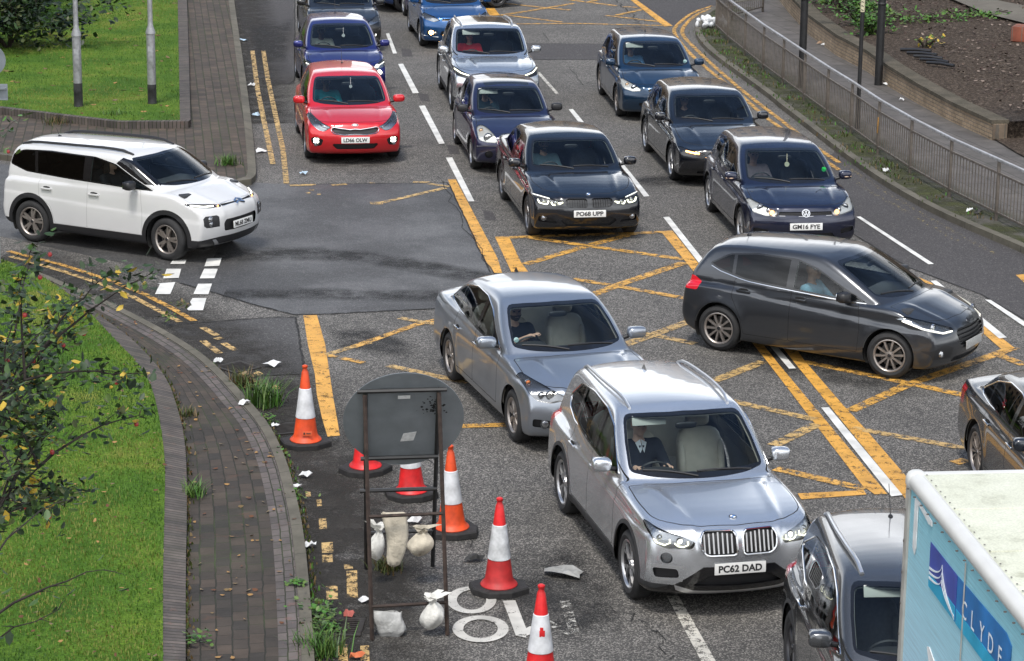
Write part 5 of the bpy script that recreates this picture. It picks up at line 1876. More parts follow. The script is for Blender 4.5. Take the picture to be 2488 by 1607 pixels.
# ---------------------------------------------------------------- cones
def cone(px, py, label, body, sleeve, z0=0.006, h=.98, lean=(0, 0), rz=0.0, top=None, stain=None):
    p = G(px, py, z0)
    root = empty('traffic_cone', p, rz)
    tag(root, label, 'traffic cone', 'traffic cones round the roadworks')
    b = MB()
    R8 = [(.29 * math.cos(t) * (1.10 if k % 2 else 1), .25 * math.sin(t) * (1.06 if k % 2 else 1)) for k, t in enumerate(np.linspace(0, 2 * math.pi, 9)[:-1] + .39)]
    n = len(R8)
    vs_ = [(x, y, 0) for x, y in R8] + [(x, y, .055) for x, y in R8] + [(x * .95, y * .95, .07) for x, y in R8]
    fs = [tuple(range(n))[::-1], tuple(range(2 * n, 3 * n))] + [(k + i * n, (k + 1) % n + i * n, (k + 1) % n + (i + 1) * n, k + (i + 1) * n) for i in (0, 1) for k in range(n)]
    b.add(vs_, fs)
    b.build('cone_base', CBASE, root, angle=20)
    r = lambda z: .150 - .122 * (z - .07) / (h - .07)
    c = MB()
    c.lathe([(.185, .068), (.188, .078), (.180, .092), (.164, .10), (r(.14), .14), (r(.30), .30), (r(.355) , .355)], n=28)
    o = c.build('cone_body', body, root)
    s = MB()
    s.lathe([(r(.35), .35), (r(.355) + .006, .356), (r(.5) + .006, .5), (r(.70) + .006, .70), (r(.705), .706)], n=28)
    s.build('reflective_sleeve', sleeve, root)
    t = MB()
    t.lathe([(r(.70), .70), (r(.90), .90), (.036, .905), (.028, .925), (.026, .945), (.033, .955), (.033, .975), (.020, .985), (0, .985)], n=24)
    t.build('cone_tip', top or body, root)
    if stain:
        m = MB()
        for (a, z, sz) in stain:
            m.box((math.cos(a) * (r(z) + .007), math.sin(a) * (r(z) + .007), z), (.004, sz, sz * 1.2), rz=a, ch=.0015)
        m.build('mark', CONE_R, root)
    root.rotation_euler = (lean[0], lean[1], rz)
    return root
c1 = cone(743, 1082, 'orange and white cone nearest the kerb gully, on a worn black base', CONE_O, SLEEVE, rz=.2)
pl = MB()
pl.box((0, 0, 0), (.11, .003, .055), ch=.001, mi=0)
pl.box((-.035, -.003, 0), (.018, .003, .025), ch=.001, mi=1); pl.box((.015, -.003, 0), (.05, .003, .010), ch=.001, mi=1)
o = pl.build('cone_label', [mat('cone_label', (.60, .10, .03), .5), INK], c1, (0.0, -.158, .19)); o.rotation_euler = (-.13, 0, -.2)
cone(888, 1146, 'red cone mostly hidden behind the round sign, left of the other one there', CONE_R, SLEEVE, rz=.5)
cone(1000, 1206, 'bright red cone seen below the right part of the round sign', CONE_R, SLEEVE, rz=.1, lean=(0, -.03))
cone(1098, 1296, 'orange cone standing beside the right legs of the sign frame', CONE_O, SLEEVE, rz=-.2, lean=(0, -.02))
cone(1212, 1436, 'dull red cone with a dirty silver sleeve, on the painted letter', CONE_D, SLEEVED, rz=.1, top=CONE_R)
cone(1312, 1668, 'red cone cut off by the bottom edge, with a red mark on its white sleeve', CONE_R, SLEEVE, rz=.3, stain=[(-1.75, .545, .05), (-1.8, .585, .03)])

# ---------------------------------------------------------------- the round sign on its A-frame, seen from behind
nl, nr_ = G(904, 1556, .006), G(1087, 1544, .006)
fl, fr = G(890, 1383, .006), G(1051, 1376, .006)
ym = (nl.y + nr_.y + fl.y + fr.y) / 4
def on_y(px, py, y):
    u, v = (px - PW / 2) / CAM_F, (py - PH / 2) / CAM_F
    u, v = u * _c - v * _s, u * _s + v * _c
    d = Vector((u, math.cos(CAM_T) - v * math.sin(CAM_T), -math.sin(CAM_T) - v * math.cos(CAM_T)))
    return Vector((0, 0, CAM_H)) + d * (y / d.y)
ta, tb_ = on_y(888, 950, ym), on_y(1066, 944, ym)
base = (nl + nr_ + fl + fr) / 4
sg = empty('road_sign', (base.x, base.y, 0))
tag(sg, 'round road sign on a rusty steel A-frame, its grey back towards us', 'road sign')
loc = lambda p: Vector(p) - Vector((base.x, base.y, 0))
f1 = MB()
f1.tube([loc(fl), loc(ta)], .021, 4); f1.tube([loc(fr), loc(tb_)], .021, 4)
f1.tube([loc(ta) - Vector((.08, 0, .01)), loc(tb_) + Vector((.08, 0, -.01))], .022, 6)
for t, ov in ((.365, .05), (.545, .06)):
    f1.tube([loc(ta.lerp(fl, t)) - Vector((ov, .02, 0)), loc(tb_.lerp(fr, t)) + Vector((.02, -.02, 0))], .022, 6)
f1.tube([loc(ta.lerp(fl, .79)), loc(tb_.lerp(fr, .79))], .018, 6)
f1.build('rear_frame', BLACKM, sg)
f2 = MB()
ta2, tb2 = ta + Vector((-.005, -.05, -.03)), tb_ + Vector((.005, -.05, -.03))
f2.tube([loc(nl), loc(ta2)], .020, 4); f2.tube([loc(nr_), loc(tb2)], .020, 4)
f2.tube([loc(ta2.lerp(nl, .50)), loc(tb2.lerp(nr_, .50))], .017, 6)
f2.tube([loc(ta2.lerp(nl, .865)), loc(tb2.lerp(nr_, .865))], .017, 6)
f2.build('front_frame', RUSTY, sg)
# disc lies on the far side of the rear frame
ex = ((tb_ - ta) + (fr - fl)).normalized()
ez = ((ta + tb_) / 2 - (fl + fr) / 2).normalized()
en = ex.cross(ez).normalized()
if en.y < 0: en = -en
dc = (ta + tb_) / 2 - ez * .30 + ex * .02
# slide along the frame until it is seen at the right height
best = min((abs(project(dc + ez * k + en * .03)[1] - 1020), k) for k in np.linspace(-.6, .6, 121))
dc = dc + ez * best[1] + en * .035
Md = Matrix((ex, ez, en)).transposed().to_4x4(); Md.translation = loc(dc)
d = MB()
RD = .592
ci = [(RD * math.cos(t), RD * math.sin(t)) for t in np.linspace(0, 2 * math.pi, 65)[:-1]]
d.prism(ci, -.004, .004, 'Z', 0, Md)
dd = d.build('sign_plate', SIGNB, sg, angle=30)
l = MB()
l.prism([(-.06, .30), (.06, .30), (.06, .34), (-.06, .34)], -.045, -.042, 'Z', 0, Md)
l.build('sticker', LABELM, sg, smooth=False); l = MB()
l.prism([(-.03, -.28), (.10, -.27), (.13, -.16), (.0, -.18)], -.009, -.006, 'Z', 0, Md)
l.build('sticker', LABELM, sg, smooth=False)
st = MB()
rr = random.Random(3)
for k in range(70):
    a, q = rr.uniform(0, 6.28), abs(rr.gauss(0, .055))
    x, y = .30 + q * math.cos(a) * 1.25, .16 + q * math.sin(a) * 1.2
    w = rr.uniform(.004, .016)
    st.prism([(x - w, y), (x, y + w * .8), (x + w, y), (x, y - w * .8)], -.0062 - k * .00002, -.0050, 'Z', 0, Md)
st.build('dirt_mark', mat('sign_dirt', (.012, .012, .012), .9), sg, smooth=False)

def sandbag(c, s, label, m, neck=0.0, seed=0, kind='bag', hang=.0):
    """sagging bag hung from a bar: lump with folds running to a tied neck"""
    root = empty('sandbag', c)
    tag(root, label, 'sandbag', 'sandbags hung on the sign frame')
    r_ = random.Random(seed)
    n, mm = 30, 16
    ph = [r_.uniform(0, 6.28) for _ in range(6)]
    vs_, fs = [], []
    for i in range(mm + 1):
        t = i / mm
        if kind == 'bag':          # full bottom, neck at the top
            rad = (math.sin(math.pi * min(1, t * 1.04)) ** .62) * (1 - .62 * t ** 2.2) if t < .86 else .17 + (t - .86) * 2.2
            if t < .02: rad = .0
            z = -1 + 2 * t
        elif kind == 'sheet':      # long sagging sack folded over the bar
            rad = (.25 + .85 * t ** .6) if t > 0 else .05
            z = -1 + 2 * t
        else:                      # wide pillow folded over the bar
            rad = min(1, .62 + 1.6 * t) if t < .5 else 1.0
            z = -1 + 2 * t
        for k in range(n):
            a = 2 * math.pi * k / n
            w = 1 + .05 * math.sin(3 * a + ph[0] + 2 * t) + .035 * math.sin(7 * a + ph[1]) + (.10 * math.sin(9 * a + ph[2]) * max(0, t - .35) if kind == 'bag' else .03 * math.sin(11 * a + ph[3]))
            x, y = math.cos(a) * rad * w, math.sin(a) * rad * w
            if kind != 'bag': x, y = math.copysign(abs(x) ** .7, x), math.copysign(abs(y) ** .8, y) * (.9 if t < .7 else .9 - (t - .7) * 2.2)
            vs_.append((x * s[0] + .02 * math.sin(5 * t + ph[4]) , y * s[1], z * s[2] + .012 * math.sin(4 * a + ph[5])))
    for i in range(mm):
        for k in range(n):
            fs.append((i * n + k, i * n + (k + 1) % n, (i + 1) * n + (k + 1) % n, (i + 1) * n + k))
    fs.append(tuple(range(n))[::-1]); fs.append(tuple(mm * n + k for k in range(n)))
    b = MB(); b.add(vs_, fs)
    b.build('sack', m, root, angle=75)
    if kind == 'bag':
        t = MB()
        for k in range(5):
            a = k * 1.26 + seed
            P = [Vector((0, 0, s[2] * .86)), Vector((math.cos(a) * .05, math.sin(a) * .04, s[2] * 1.1)), Vector((math.cos(a) * .11 + neck, math.sin(a) * .06, s[2] * (1.25 + .2 * math.sin(k))))]
            t.add([P[0] + Vector((.012, 0, 0)), P[0] - Vector((.012, 0, 0)), P[1] + Vector((-.035, .012, .01)), P[1] + Vector((.035, -.012, 0)), P[2] + Vector((.03, 0, 0)), P[2] + Vector((-.03, .02, 0))], [(0, 1, 2, 3), (3, 2, 5, 4)])
        t.build('tied_end', m, root)
        h = MB(); h.lathe([(.026, -.01), (.030, 0), (.026, .01)], (0, 0, s[2] * .90), 'Z', 12); h.build('tie_cord', m, root)
    return root
bars = lambda t, u, a=ta2, b=tb2, c=nl, d_=nr_: (a.lerp(c, t)).lerp(b.lerp(d_, t), u)
farb = lambda t, u: bars(t, u, ta, tb_, fl, fr)
sandbag(on_y(917, 1322, ym + .45), (.095, .10, .17), 'white tied sandbag hanging at the left of the upper bar', BAGW, seed=1)
sandbag(on_y(960, 1312, ym - .42), (.115, .05, .27), 'long cream sack folded over the rusty middle bar', BAGC, seed=2, kind='sheet')
sandbag(on_y(1022, 1318, ym + .45), (.145, .11, .14), 'cream stained sandbag at the right of the upper bar', BAGC, seed=3, neck=.09)
sandbag(on_y(946, 1517, nl.y + .14), (.135, .07, .125), 'wide grey sack folded over the lowest bar by the left leg', BAGG, seed=4, kind='pillow')
sandbag(on_y(1049, 1492, nl.y + .14), (.125, .10, .155), 'round white tied sandbag by the lower right leg', BAGW, seed=5, neck=.05)

# ---------------------------------------------------------------- lamp posts, poles, signs at the left edge
def lamp_post(px, py, label, h=8.0, r0=.088, dark=True, z0=.2):
    p = G(px, py, z0)
    root = empty('lamp_post', p)
    tag(root, label, 'lamp post', 'grey lamp posts on the far lawn')
    b = MB()
    b.lathe([(r0 * 1.02, -.1), (r0, .0), (r0, 1.42)], n=20)
    b.build('post_base', GALV, root)
    t = MB(); t.lathe([(r0 + .0005, 1.42), (r0 + .012, 1.43), (r0 + .010, 1.47), (r0 * .62, 1.60), (r0 * .58, 1.7), (r0 * .5, 4.5), (r0 * .42, h)], n=20)
    t.build('post_shaft', GALV, root)
    k = MB(); k.lathe([(r0 + .003, .0), (r0 + .003, .48 if dark else .40)], n=20)
    k.build('painted_foot', mat('foot_paint', (.03, .03, .033), .7, noise=(5, .9)), root)
    dr = MB(); dr.box((.0, -r0 + .004, .95), (.10, .012, .45), ch=.004); dr.build('service_door', GALV, root)
    a = MB()
    a.tube([(0, 0, h - .02), (0, -.15, h + .12), (0, -1.1, h + .25)], .032, 8)
    a.build('arm', GALV, root)
    hd = MB(); blob(hd, (0, -1.35, h + .25), (.13, .34, .07), .7, 14); hd.build('lamp_head', GALVP, root)
    return root
lamp_post(191, 259, 'grey lamp post with a black painted foot, left of the two on the lawn')
lamp_post(370, 252, 'grey lamp post with a worn grey foot, right of the two on the lawn', dark=False)

def pole(px, py, r, label, m, h=6.5, z0=ZF, collar=None, sticker=False):
    p = G(px, py, z0)
    root = empty('pole', p)
    tag(root, label, 'pole', 'black poles on the right footway')
    b = MB(); b.lathe([(r * 1.03, -.05), (r, .02), (r, h * .5), (r * .97, h)], n=20); b.build('shaft', m, root)
    if collar:
        c = MB(); c.lathe([(r + .004, collar[0]), (r + .012, collar[0] + .01), (r + .012, collar[1]), (r + .004, collar[1] + .01)], n=20); c.build('collar', m, root)
    cap_ = MB(); cap_.lathe([(r * .97, h), (r * .8, h + .04), (0, h + .05)], n=20); cap_.build('cap', m, root)
    if sticker:
        s_ = MB(); s_.lathe([(r + .003, 2.32), (r + .003, 2.85)], n=20, mi=0)
        for k in range(6):
            z = 2.36 + k * .08
            s_.box((-.012, -r - .004, z), (.05, .004, .012), rot=Matrix.Rotation(.5, 3, 'Y'), mi=1)
        s_.build('height_band', [mat('band_cream', (.60, .55, .38), .6), INK], root, smooth=False)
    return root
pole(1947, 213, .082, 'thick black pole behind the far end of the guard rail', BLACKM, collar=(1.9, 2.3))
pole(2083, 313, .040, 'thin black pole with a pale banded sticker', BLACKM, sticker=True)
pole(2134, 207, .088, 'thick black pole standing against the brick planter wall', BLACKM, collar=(1.75, 1.8))

sp = G(-5, 640, .165)
root = empty('sign_post', sp)
tag(root, 'grey signpost at the left edge carrying sign backs', 'sign post')
b = MB(); b.lathe([(.045, -.1), (.045, 5.2)], n=16); b.build('post', GALVP, root)
b = MB()
zt = on_y(0, 25, sp.y).z; zr = on_y(0, 175, sp.y).z; zb_ = on_y(0, 252, sp.y).z
b.prism(round_poly([(-.34, zt + .36), (.225, zt + .36), (-.05, zt - .14)], .03, 3), .05, .056, 'Y')
b.build('warning_sign', SIGNB2, root, (0, 0, 0), angle=30)
b = MB(); b.prism([(-.07 + .30 * math.cos(t), zr + .26 * math.sin(t)) for t in np.linspace(0, 6.283, 41)[:-1]], .05, .056, 'Y'); b.build('round_sign', SIGNB2, root, angle=30)
b = MB()
b.box((-.09, .053, zb_), (.66, .006, .24), ch=.002); b.box((-.09, .036, zb_ + .05), (.62, .03, .035), ch=.004); b.box((-.09, .036, zb_ - .11), (.66, .03, .02), ch=.004)
b.build('sign_panel', SIGNB2, root, angle=30)

# ---------------------------------------------------------------- guard rail
posts_px = [(1739.6, 74.3), (1768, 102), (1809, 135.5), (1853.6, 171.8), (1901.5, 206.5), (1952.7, 244.5), (2008.9, 285.8), (2066.7, 325.4), (2132, 374), (2210, 424), (2305.6, 479), (2419.6, 536)]
pp = [G(x, y, ZF) for x, y in posts_px]
pp += [pp[-1] + k * (pp[-1] - pp[-2]) for k in (1, 2)]
back = [pp[0] + Vector((.55, 1.9, 0)), pp[0] + Vector((1.5, 3.6, 0))]
pp = back[::-1] + pp
ZR0, ZR1, ZR2 = .14, .80, 1.02
for i in range(len(pp) - 1):
    a, b_ = pp[i], pp[i + 1]
    root = empty('guard_rail', a)
    near = 'the side street corner' if i < 2 else ('the far bend' if i < 6 else ('the thin pole' if i < 9 else 'the right edge'))
    tag(root, '%s panel from the far end of the grey guard rail, near %s' % (['first', 'second', 'third', 'fourth', 'fifth', 'sixth', 'seventh', 'eighth', 'ninth', 'tenth', 'eleventh', 'twelfth', 'thirteenth', 'fourteenth', 'fifteenth'][i], near), 'guard rail', 'panels of the pedestrian guard rail')
    d_ = b_ - a
    L_ = d_.length
    ang = math.atan2(d_.y, d_.x)
    root.rotation_euler = (0, 0, ang)
    p = MB(); p.box((0, 0, .5), (.05, .05, 1.0), ch=.005); p.build('post', RAILM, root)
    t = MB(); t.box((L_ / 2, 0, ZR2), (L_ + .01, .055, .05), ch=.012); t.build('top_rail', RAILTOP, root)
    r = MB()
    for z in (ZR0, ZR1): r.box((L_ / 2, 0, z), (L_ - .055, .035, .035), ch=.004)
    r.build('rail', RAILM, root)
    q = MB()
    n = 15
    for k in range(1, n):
        q.tube([(.025 + (L_ - .05) * k / n, 0, ZR0 + .019), (.025 + (L_ - .05) * k / n, 0, ZR1 - .019)], .0095, 5, caps=False)
    bars_ = q.build('bars', RAILM, root)
    if i == 10:
        c_ = MB(); c_.box((.035, -.03, .55), (.06, .006, .30), ch=.002, rot=Matrix.Rotation(.1, 3, 'Y')); c_.build('sticker', mat('torn_sticker', (.5, .25, .05), .7, noise=(20, .5)), root)

# ---------------------------------------------------------------- brick planter wall
M_WALL = bricks('planter_brick', (.37, .28, .185), (.30, .22, .145), (.20, .165, .13), .225, .075, .010, .5, moss=(.045, .04, .028), moss_amt=.6, tint=(.11, .085, .06), bump=.4)
M_COPE = patchy('coping', [(.3, (.055, .050, .036)), (.55, (.095, .082, .062)), (.75, (.14, .12, .092))], 2.2, fine=30, fine_amt=.25, bump=.3)
wall = empty('planter_wall', (wf[4][0], wf[4][1], 0))
tag(wall, 'low tan brick retaining wall with mossy stone coping along the footway', 'wall')
def wall_mesh(name, off0, off1, z0f, z1f, m, uvt=True):
    A = offset_line(wf, off0 * _ws); B = offset_line(wf, off1 * _ws)
    v, f, uv = [], [], []
    s = np.r_[0, np.cumsum(np.linalg.norm(np.diff(wf, axis=0), axis=1))]
    n = len(wf)
    for i in range(n):
        z0, z1 = z0f(i), z1f(i)
        for (p, z, t) in ((A[i], z0, z0), (A[i], z1, z1), (B[i], z1, z1 + .33), (B[i], z0, z1 + .33 + z1 - z0)):
            v.append((p[0], p[1], z)); uv.append((s[i], t))
    for i in range(n - 1):
        for j in range(4):
            k = (j + 1) % 4
            if j == 3: continue
            f.append((i * 4 + j, (i + 1) * 4 + j, (i + 1) * 4 + k, i * 4 + k))
    f += [(0, 1, 2, 3), ((n - 1) * 4 + 3, (n - 1) * 4 + 2, (n - 1) * 4 + 1, (n - 1) * 4)]
    v = [(x - wall.location.x, y - wall.location.y, z) for x, y, z in v]
    me = mesh_from(name, v, f, m, smooth=False, uvs=uv)
    bm = bmesh.new(); bm.from_mesh(me); bmesh.ops.recalc_face_normals(bm, faces=bm.faces[:]); bm.to_mesh(me); bm.free()
    return link(name, me, wall)
_ws = 1 if np.mean(offset_line(wf, .33)[:, 0]) > np.mean(wf[:, 0]) else -1
wall_mesh('brickwork', 0, .30, lambda i: -.05, lambda i: ZF + wall_h[i] - .075, M_WALL)
wall_mesh('coping', -.025, .335, lambda i: ZF + wall_h[i] - .074, lambda i: ZF + wall_h[i], M_COPE)

_e = wf[-1]; _d = (wf[-1] - wf[-2]) / np.linalg.norm(wf[-1] - wf[-2]); _p = np.array((-_d[1], _d[0])) * _ws
b = MB(); _m = _e + _p * .15 + _d * .012
b.box((_m[0] - wall.location.x, _m[1] - wall.location.y, (ZF + wall_h[-1] - .08) / 2), (.024, .30, ZF + wall_h[-1] - .08), math.atan2(_d[1], _d[0]))
b.build('wall_end', bricks('end_brick', (.16, .12, .085), (.12, .09, .065), (.10, .085, .07), .225, .075, .01, .5, moss_amt=.4, uv=False), wall)

# ---------------------------------------------------------------- drains
def drain(px, py, w, d_, rz, label, z=.009):
    p = G(px, py, z)
    root = empty('drain_grate', p, rz); tag(root, label, 'drain', 'road gullies along the near kerb')
    f = MB()
    for (c, s_) in (((0, d_ / 2, .004), (w + .08, .05, .012)), ((0, -d_ / 2, .004), (w + .08, .05, .012)), ((w / 2 + .015, 0, .004), (.05, d_ - .05, .012)), ((-w / 2 - .015, 0, .004), (.05, d_ - .05, .012))): f.box(c, s_, ch=.002)
    f.build('frame', IRON, root)
    b = MB(); b.box((0, 0, -.001), (w, d_ - .05, .002)); b.build('pit', PIT, root)
    g_ = MB()
    for k in range(7): g_.box((0, -d_ / 2 + .055 + (d_ - .11) * k / 6, .007), (w - .02, .022, .010), ch=.002)
    g_.build('bars', IRON, root)
drain(827, 1524, .36, .42, -.05, 'rusty drain grate by the weeds at the bottom of the near kerb')
drain(577, 893, .36, .40, .75, 'dark drain grate in the smooth patch by the curving kerb')
drain(697, 1042, .36, .40, .35, 'grey drain grate beside the orange cone')

# ---------------------------------------------------------------- litter
def scrap(px, py, w, m, label, name='litter', cat='litter', z=.012, seed=0, h=.04, asp=.6, group='scraps of litter along the gutters'):
    p = G(px, py, z)
    r_ = random.Random(seed)
    n = 9
    vs_, fs = [(0, 0, h * .8)], []
    for k in range(n):
        a = 2 * math.pi * k / n
        q = w / 2 * r_.uniform(.65, 1.15)
        vs_.append((q * math.cos(a), q * asp * math.sin(a), r_.uniform(0, h)))
    for k in range(n):
        q = w / 2 * .5 * r_.uniform(.8, 1.2); a = 2 * math.pi * (k + .5) / n
        vs_.append((q * math.cos(a), q * asp * math.sin(a), r_.uniform(.2 * h, 1.4 * h)))
    for k in range(n):
        k2 = (k + 1) % n
        fs += [(1 + k, 1 + k2, 1 + n + k), (1 + n + k, 1 + k2, 1 + n + k2), (0, 1 + n + k, 1 + n + k2)]
    b = MB(); b.add(vs_, fs)
    o = b.build(name, m, None, p, smooth=False)
    o.rotation_euler = (0, 0, r_.uniform(-.6, .6))
    return tag(o, label, cat, group)
ZP = ZF + .008
for i, a_ in enumerate([
    (742, 1160, .16, PAPER, 'white paper scrap in the gutter, upper of the two by the kerb'), (720, 1187, .20, PAPER, 'crumpled white paper with print, lower of the two by the kerb'),
    (751, 1331, .15, PAPER, 'white carton scrap lying by the kerb left of the sandbags'), (1007, 1269, .20, PAPER, 'flattened white wrapper on the road behind the sign frame'),
    (594, 984, .16, PAPER, 'white card lying flat on the brick footway', 'p'),
    (531, 882, .14, PAPER, 'white scrap at the corner of the dark drain'),
    (668, 1040, .12, PAPER, 'white cup lid by the drain beside the cone'), (590, 100, .30, PAPERB, 'pale blue bag in the gutter by the far footway'),
    (612, 210, .22, PAPER, 'white polystyrene cup in the far gutter'), (622, 282, .20, PAPERB, 'pale blue tin on the double yellow lines'),
    (634, 370, .26, PAPER, 'long white and red packet in the far gutter'), (737, 424, .18, PAPERB, 'pale green wrapper on the road below the red car'),
    (2008, 112, .30, PAPER, 'white wrapper at the foot of the planter wall', 'p'), (1995, 107, .25, PAPERP, 'tan wrapper at the foot of the planter wall', 'p'), (2157, 207, .30, PAPER, 'white bag by the base of the thick pole', 'p'),
    (2153, 418, .16, PAPER, 'white scrap on the verge outside the rail', 'p'), (2355, 515, .18, PAPER, 'white crushed cup on the verge near the right edge', 'p'), (2376, 520, .2, DARKR, 'dark lump beside the crushed cup on the verge', 'p'),
    (2191, 246, .14, PAPER, 'tiny white scrap in the middle of the right footway', 'p'), (1150, 1362, .26, DARKR, 'black curl of rubber beside the dull red cone'), (867, 1600, .16, mat('litter_orange', (.6, .16, .06), .6), 'orange can at the bottom edge by the yellow dashes'),
    (847, 1497, .16, mat('litter_red', (.4, .10, .08), .7), 'pinkish wrapper above the near drain'), (795, 1562, .12, DARKR, 'dark bottle cap in the weeds at the foot of the kerb'), (884, 1463, .16, PAPER, 'thin white straw on the road left of the grey sack'), (660, 890, .26, PAPER, 'flattened pale rag at the edge of the smooth patch')]):
    zz = ZP if len(a_) > 5 else .014
    scrap(a_[0], a_[1], a_[2], a_[3], a_[4], z=zz, seed=i, h=.06 if len(a_) < 7 else a_[6], asp=.55)
bg_ = MB(); r_ = random.Random(77)
for k in range(16): blob(bg_, (r_.gauss(0, .16), r_.gauss(0, .12), r_.uniform(.03, .22)), (r_.uniform(.06, .17), r_.uniform(.05, .12), r_.uniform(.05, .12)), 1.25, 10, 0, r_.uniform(0, 3), r_.uniform(-.8, .8))
o = bg_.build('rubbish_bag', PAPER, None, G(1723, 66, ZP)); tag(o, 'big white plastic bag slumped at the end of the guard rail', 'rubbish bag')
o = scrap(1372, 1394, .46, SLATE, 'torn grey sheet lying on the road in front of the silver SUV', 'torn_sheet', 'debris', z=.03, seed=91, h=.05, asp=.62, group=None)

# ---------------------------------------------------------------- grass, weeds, bushes
BL_A = mat('grass_blade', (.072, .158, .012), .7)
BL_B = mat('grass_blade_pale', (.17, .19, .035), .7)
BL_C = mat('grass_blade_dark', (.038, .098, .009), .7)
def blades(name, pts, z, hgt, wid, mats, mi, kind='stuff', lean=.5, parent=None, org=(0, 0, 0)):
    """grass: one bent blade (two faces) at every point"""
    P = np.asarray(pts, float); n = len(P)
    a = RNG.uniform(0, 2 * np.pi, n); h = hgt * RNG.uniform(.55, 1.25, n); w = wid * RNG.uniform(.7, 1.3, n)
    dx, dy = np.cos(a), np.sin(a)
    l = h * RNG.uniform(.1, lean, n)
    b = np.c_[P[:, 0] - org[0], P[:, 1] - org[1], np.full(n, z) if np.isscalar(z) else z]
    sx_ = np.c_[-dy * w / 2, dx * w / 2, np.zeros(n)]
    t1 = b + np.c_[dx * l * .35, dy * l * .35, h * .6]; t2 = b + np.c_[dx * l, dy * l, h]
    V = np.stack([b - sx_, b + sx_, t1 + sx_ * .75, t1 - sx_ * .75, t2], 1).reshape(-1, 3)
    k = np.arange(n)[:, None] * 5
    F4 = k + np.array([[0, 1, 2, 3]]); F3 = k + np.array([[3, 2, 4]])
    me = bpy.data.meshes.new(name)
    me.vertices.add(5 * n); me.vertices.foreach_set('co', V.ravel())
    me.loops.add(7 * n); me.polygons.add(2 * n)
    li = np.hstack([F4, F3]).ravel()
    me.loops.foreach_set('vertex_index', li.astype(np.int32))
    st_ = np.stack([np.arange(n) * 7, np.arange(n) * 7 + 4], 1).ravel()
    me.polygons.foreach_set('loop_start', st_.astype(np.int32))
    for m in mats: me.materials.append(m)
    me.polygons.foreach_set('material_index', np.repeat(mi, 2).astype(np.int32))
    me.update(calc_edges=True)
    o = link(name, me, parent)
    if kind: tag(o, kind=kind)
    return o
def fill(poly, n, dens=None):
    poly = np.asarray(poly); lo, hi = poly.min(0), poly.max(0)
    out = []
    while len(out) < n:
        q = RNG.uniform(lo, hi, (n * 2, 2))
        c = np.zeros(len(q), bool); j = len(poly) - 1
        for i in range(len(poly)):
            xi, yi = poly[i]; xj, yj = poly[j]
            if yi != yj:
                cr = ((yi > q[:, 1]) != (yj > q[:, 1])) & (q[:, 0] < (xj - xi) * (q[:, 1] - yi) / (yj - yi) + xi)
                c ^= cr
            j = i
        q = q[c]
        if dens is not None: q = q[RNG.random(len(q)) < dens(q)]
        out += q.tolist()
    return np.array(out[:n])
def mix_idx(p, n):
    """which of three grasses grows where: patches"""
    v = 1.3 * np.sin(p[:, 0] * 1.1 + 1.6 * np.sin(p[:, 1] * .55)) + np.sin(p[:, 1] * .8 + p[:, 0] * .45 + 2) + .7 * np.sin(p[:, 0] * 3.1 + p[:, 1] * 2.3) + RNG.normal(0, .7, n)
    return np.where(v > .9, 1, np.where(v < -.5, 2, 0))
gp = fill([q for q in GRASS_NEAR if True], 75000, lambda q: ((q[:, 0] > -6.8 - (q[:, 1] - 21) * .22) & (q[:, 1] > 20)).astype(float))
blades('grass', gp,   .16, .042, .010, [BL_A, BL_B, BL_C], mix_idx(gp, len(gp)))
gp = fill(GRASS_FAR, 45000, lambda q: ((q[:, 0] > -15) & (q[:, 1] < 74)).astype(float))
blades('grass', gp, .195, .045, .011, [BL_A, BL_B, BL_C], mix_idx(gp, len(gp)))

LEAF = {k: mat('leaf_' + k, c, .55) for k, c in dict(dark=(.016, .040, .010), deep=(.008, .020, .006), mid=(.036, .080, .014), pale=(.085, .145, .025), yellow=(.42, .29, .03), olive=(.05, .065, .015), weed=(.06, .17, .02), moss=(.055, .075, .012), dry=(.15, .10, .04)).items()}
def leaves(mb, pts, size, mis, flat=.5, r_=random):
    """small folded leaf at each point"""
    for p, mi in zip(pts, mis):
        s_ = size * r_.uniform(.6, 1.3)
        d_ = Vector((r_.gauss(0, 1), r_.gauss(0, 1), r_.gauss(0, flat))).normalized()
        u = d_.cross(Vector((r_.gauss(0, .3), r_.gauss(0, .3), 1))).normalized()
        nrm_ = d_.cross(u)
        p = Vector(p)
        mb.add([p, p + d_ * s_ * .35 + u * s_ * .30 + nrm_ * s_ * .08, p + d_ * s_ * .75 + u * s_ * .22 + nrm_ * s_ * .05, p + d_ * s_, p + d_ * s_ * .75 - u * s_ * .22 + nrm_ * s_ * .05, p + d_ * s_ * .35 - u * s_ * .30 + nrm_ * s_ * .08],
               [(0, 1, 2, 3), (0, 3, 4, 5)], mi)
def weed(px, py, z, r, h, label, n=60, mats=('weed', 'mid', 'pale'), seed=0, grassy=False):
    p = G(px, py, z)
    r_ = random.Random(seed)
    root = empty('weed', p); tag(root, label, 'weed', 'weeds growing from the joints')
    if grassy:
        q = np.c_[RNG.normal(0, r * .45, n), RNG.normal(0, r * .45, n)]
        o = blades('leaf_blades', q, 0.0, h, .014, [LEAF[m] for m in mats], RNG.integers(0, len(mats), n), kind=None, lean=1.2, parent=root)
    else:
        b = MB()
        P = [(r_.gauss(0, r * .5), r_.gauss(0, r * .5), abs(r_.gauss(0, h * .5)) + .01) for _ in range(n)]
        leaves(b, P, .055, [r_.randrange(len(mats)) for _ in P], .4, r_)
        b.build('foliage', [LEAF[m] for m in mats], root)
    return root
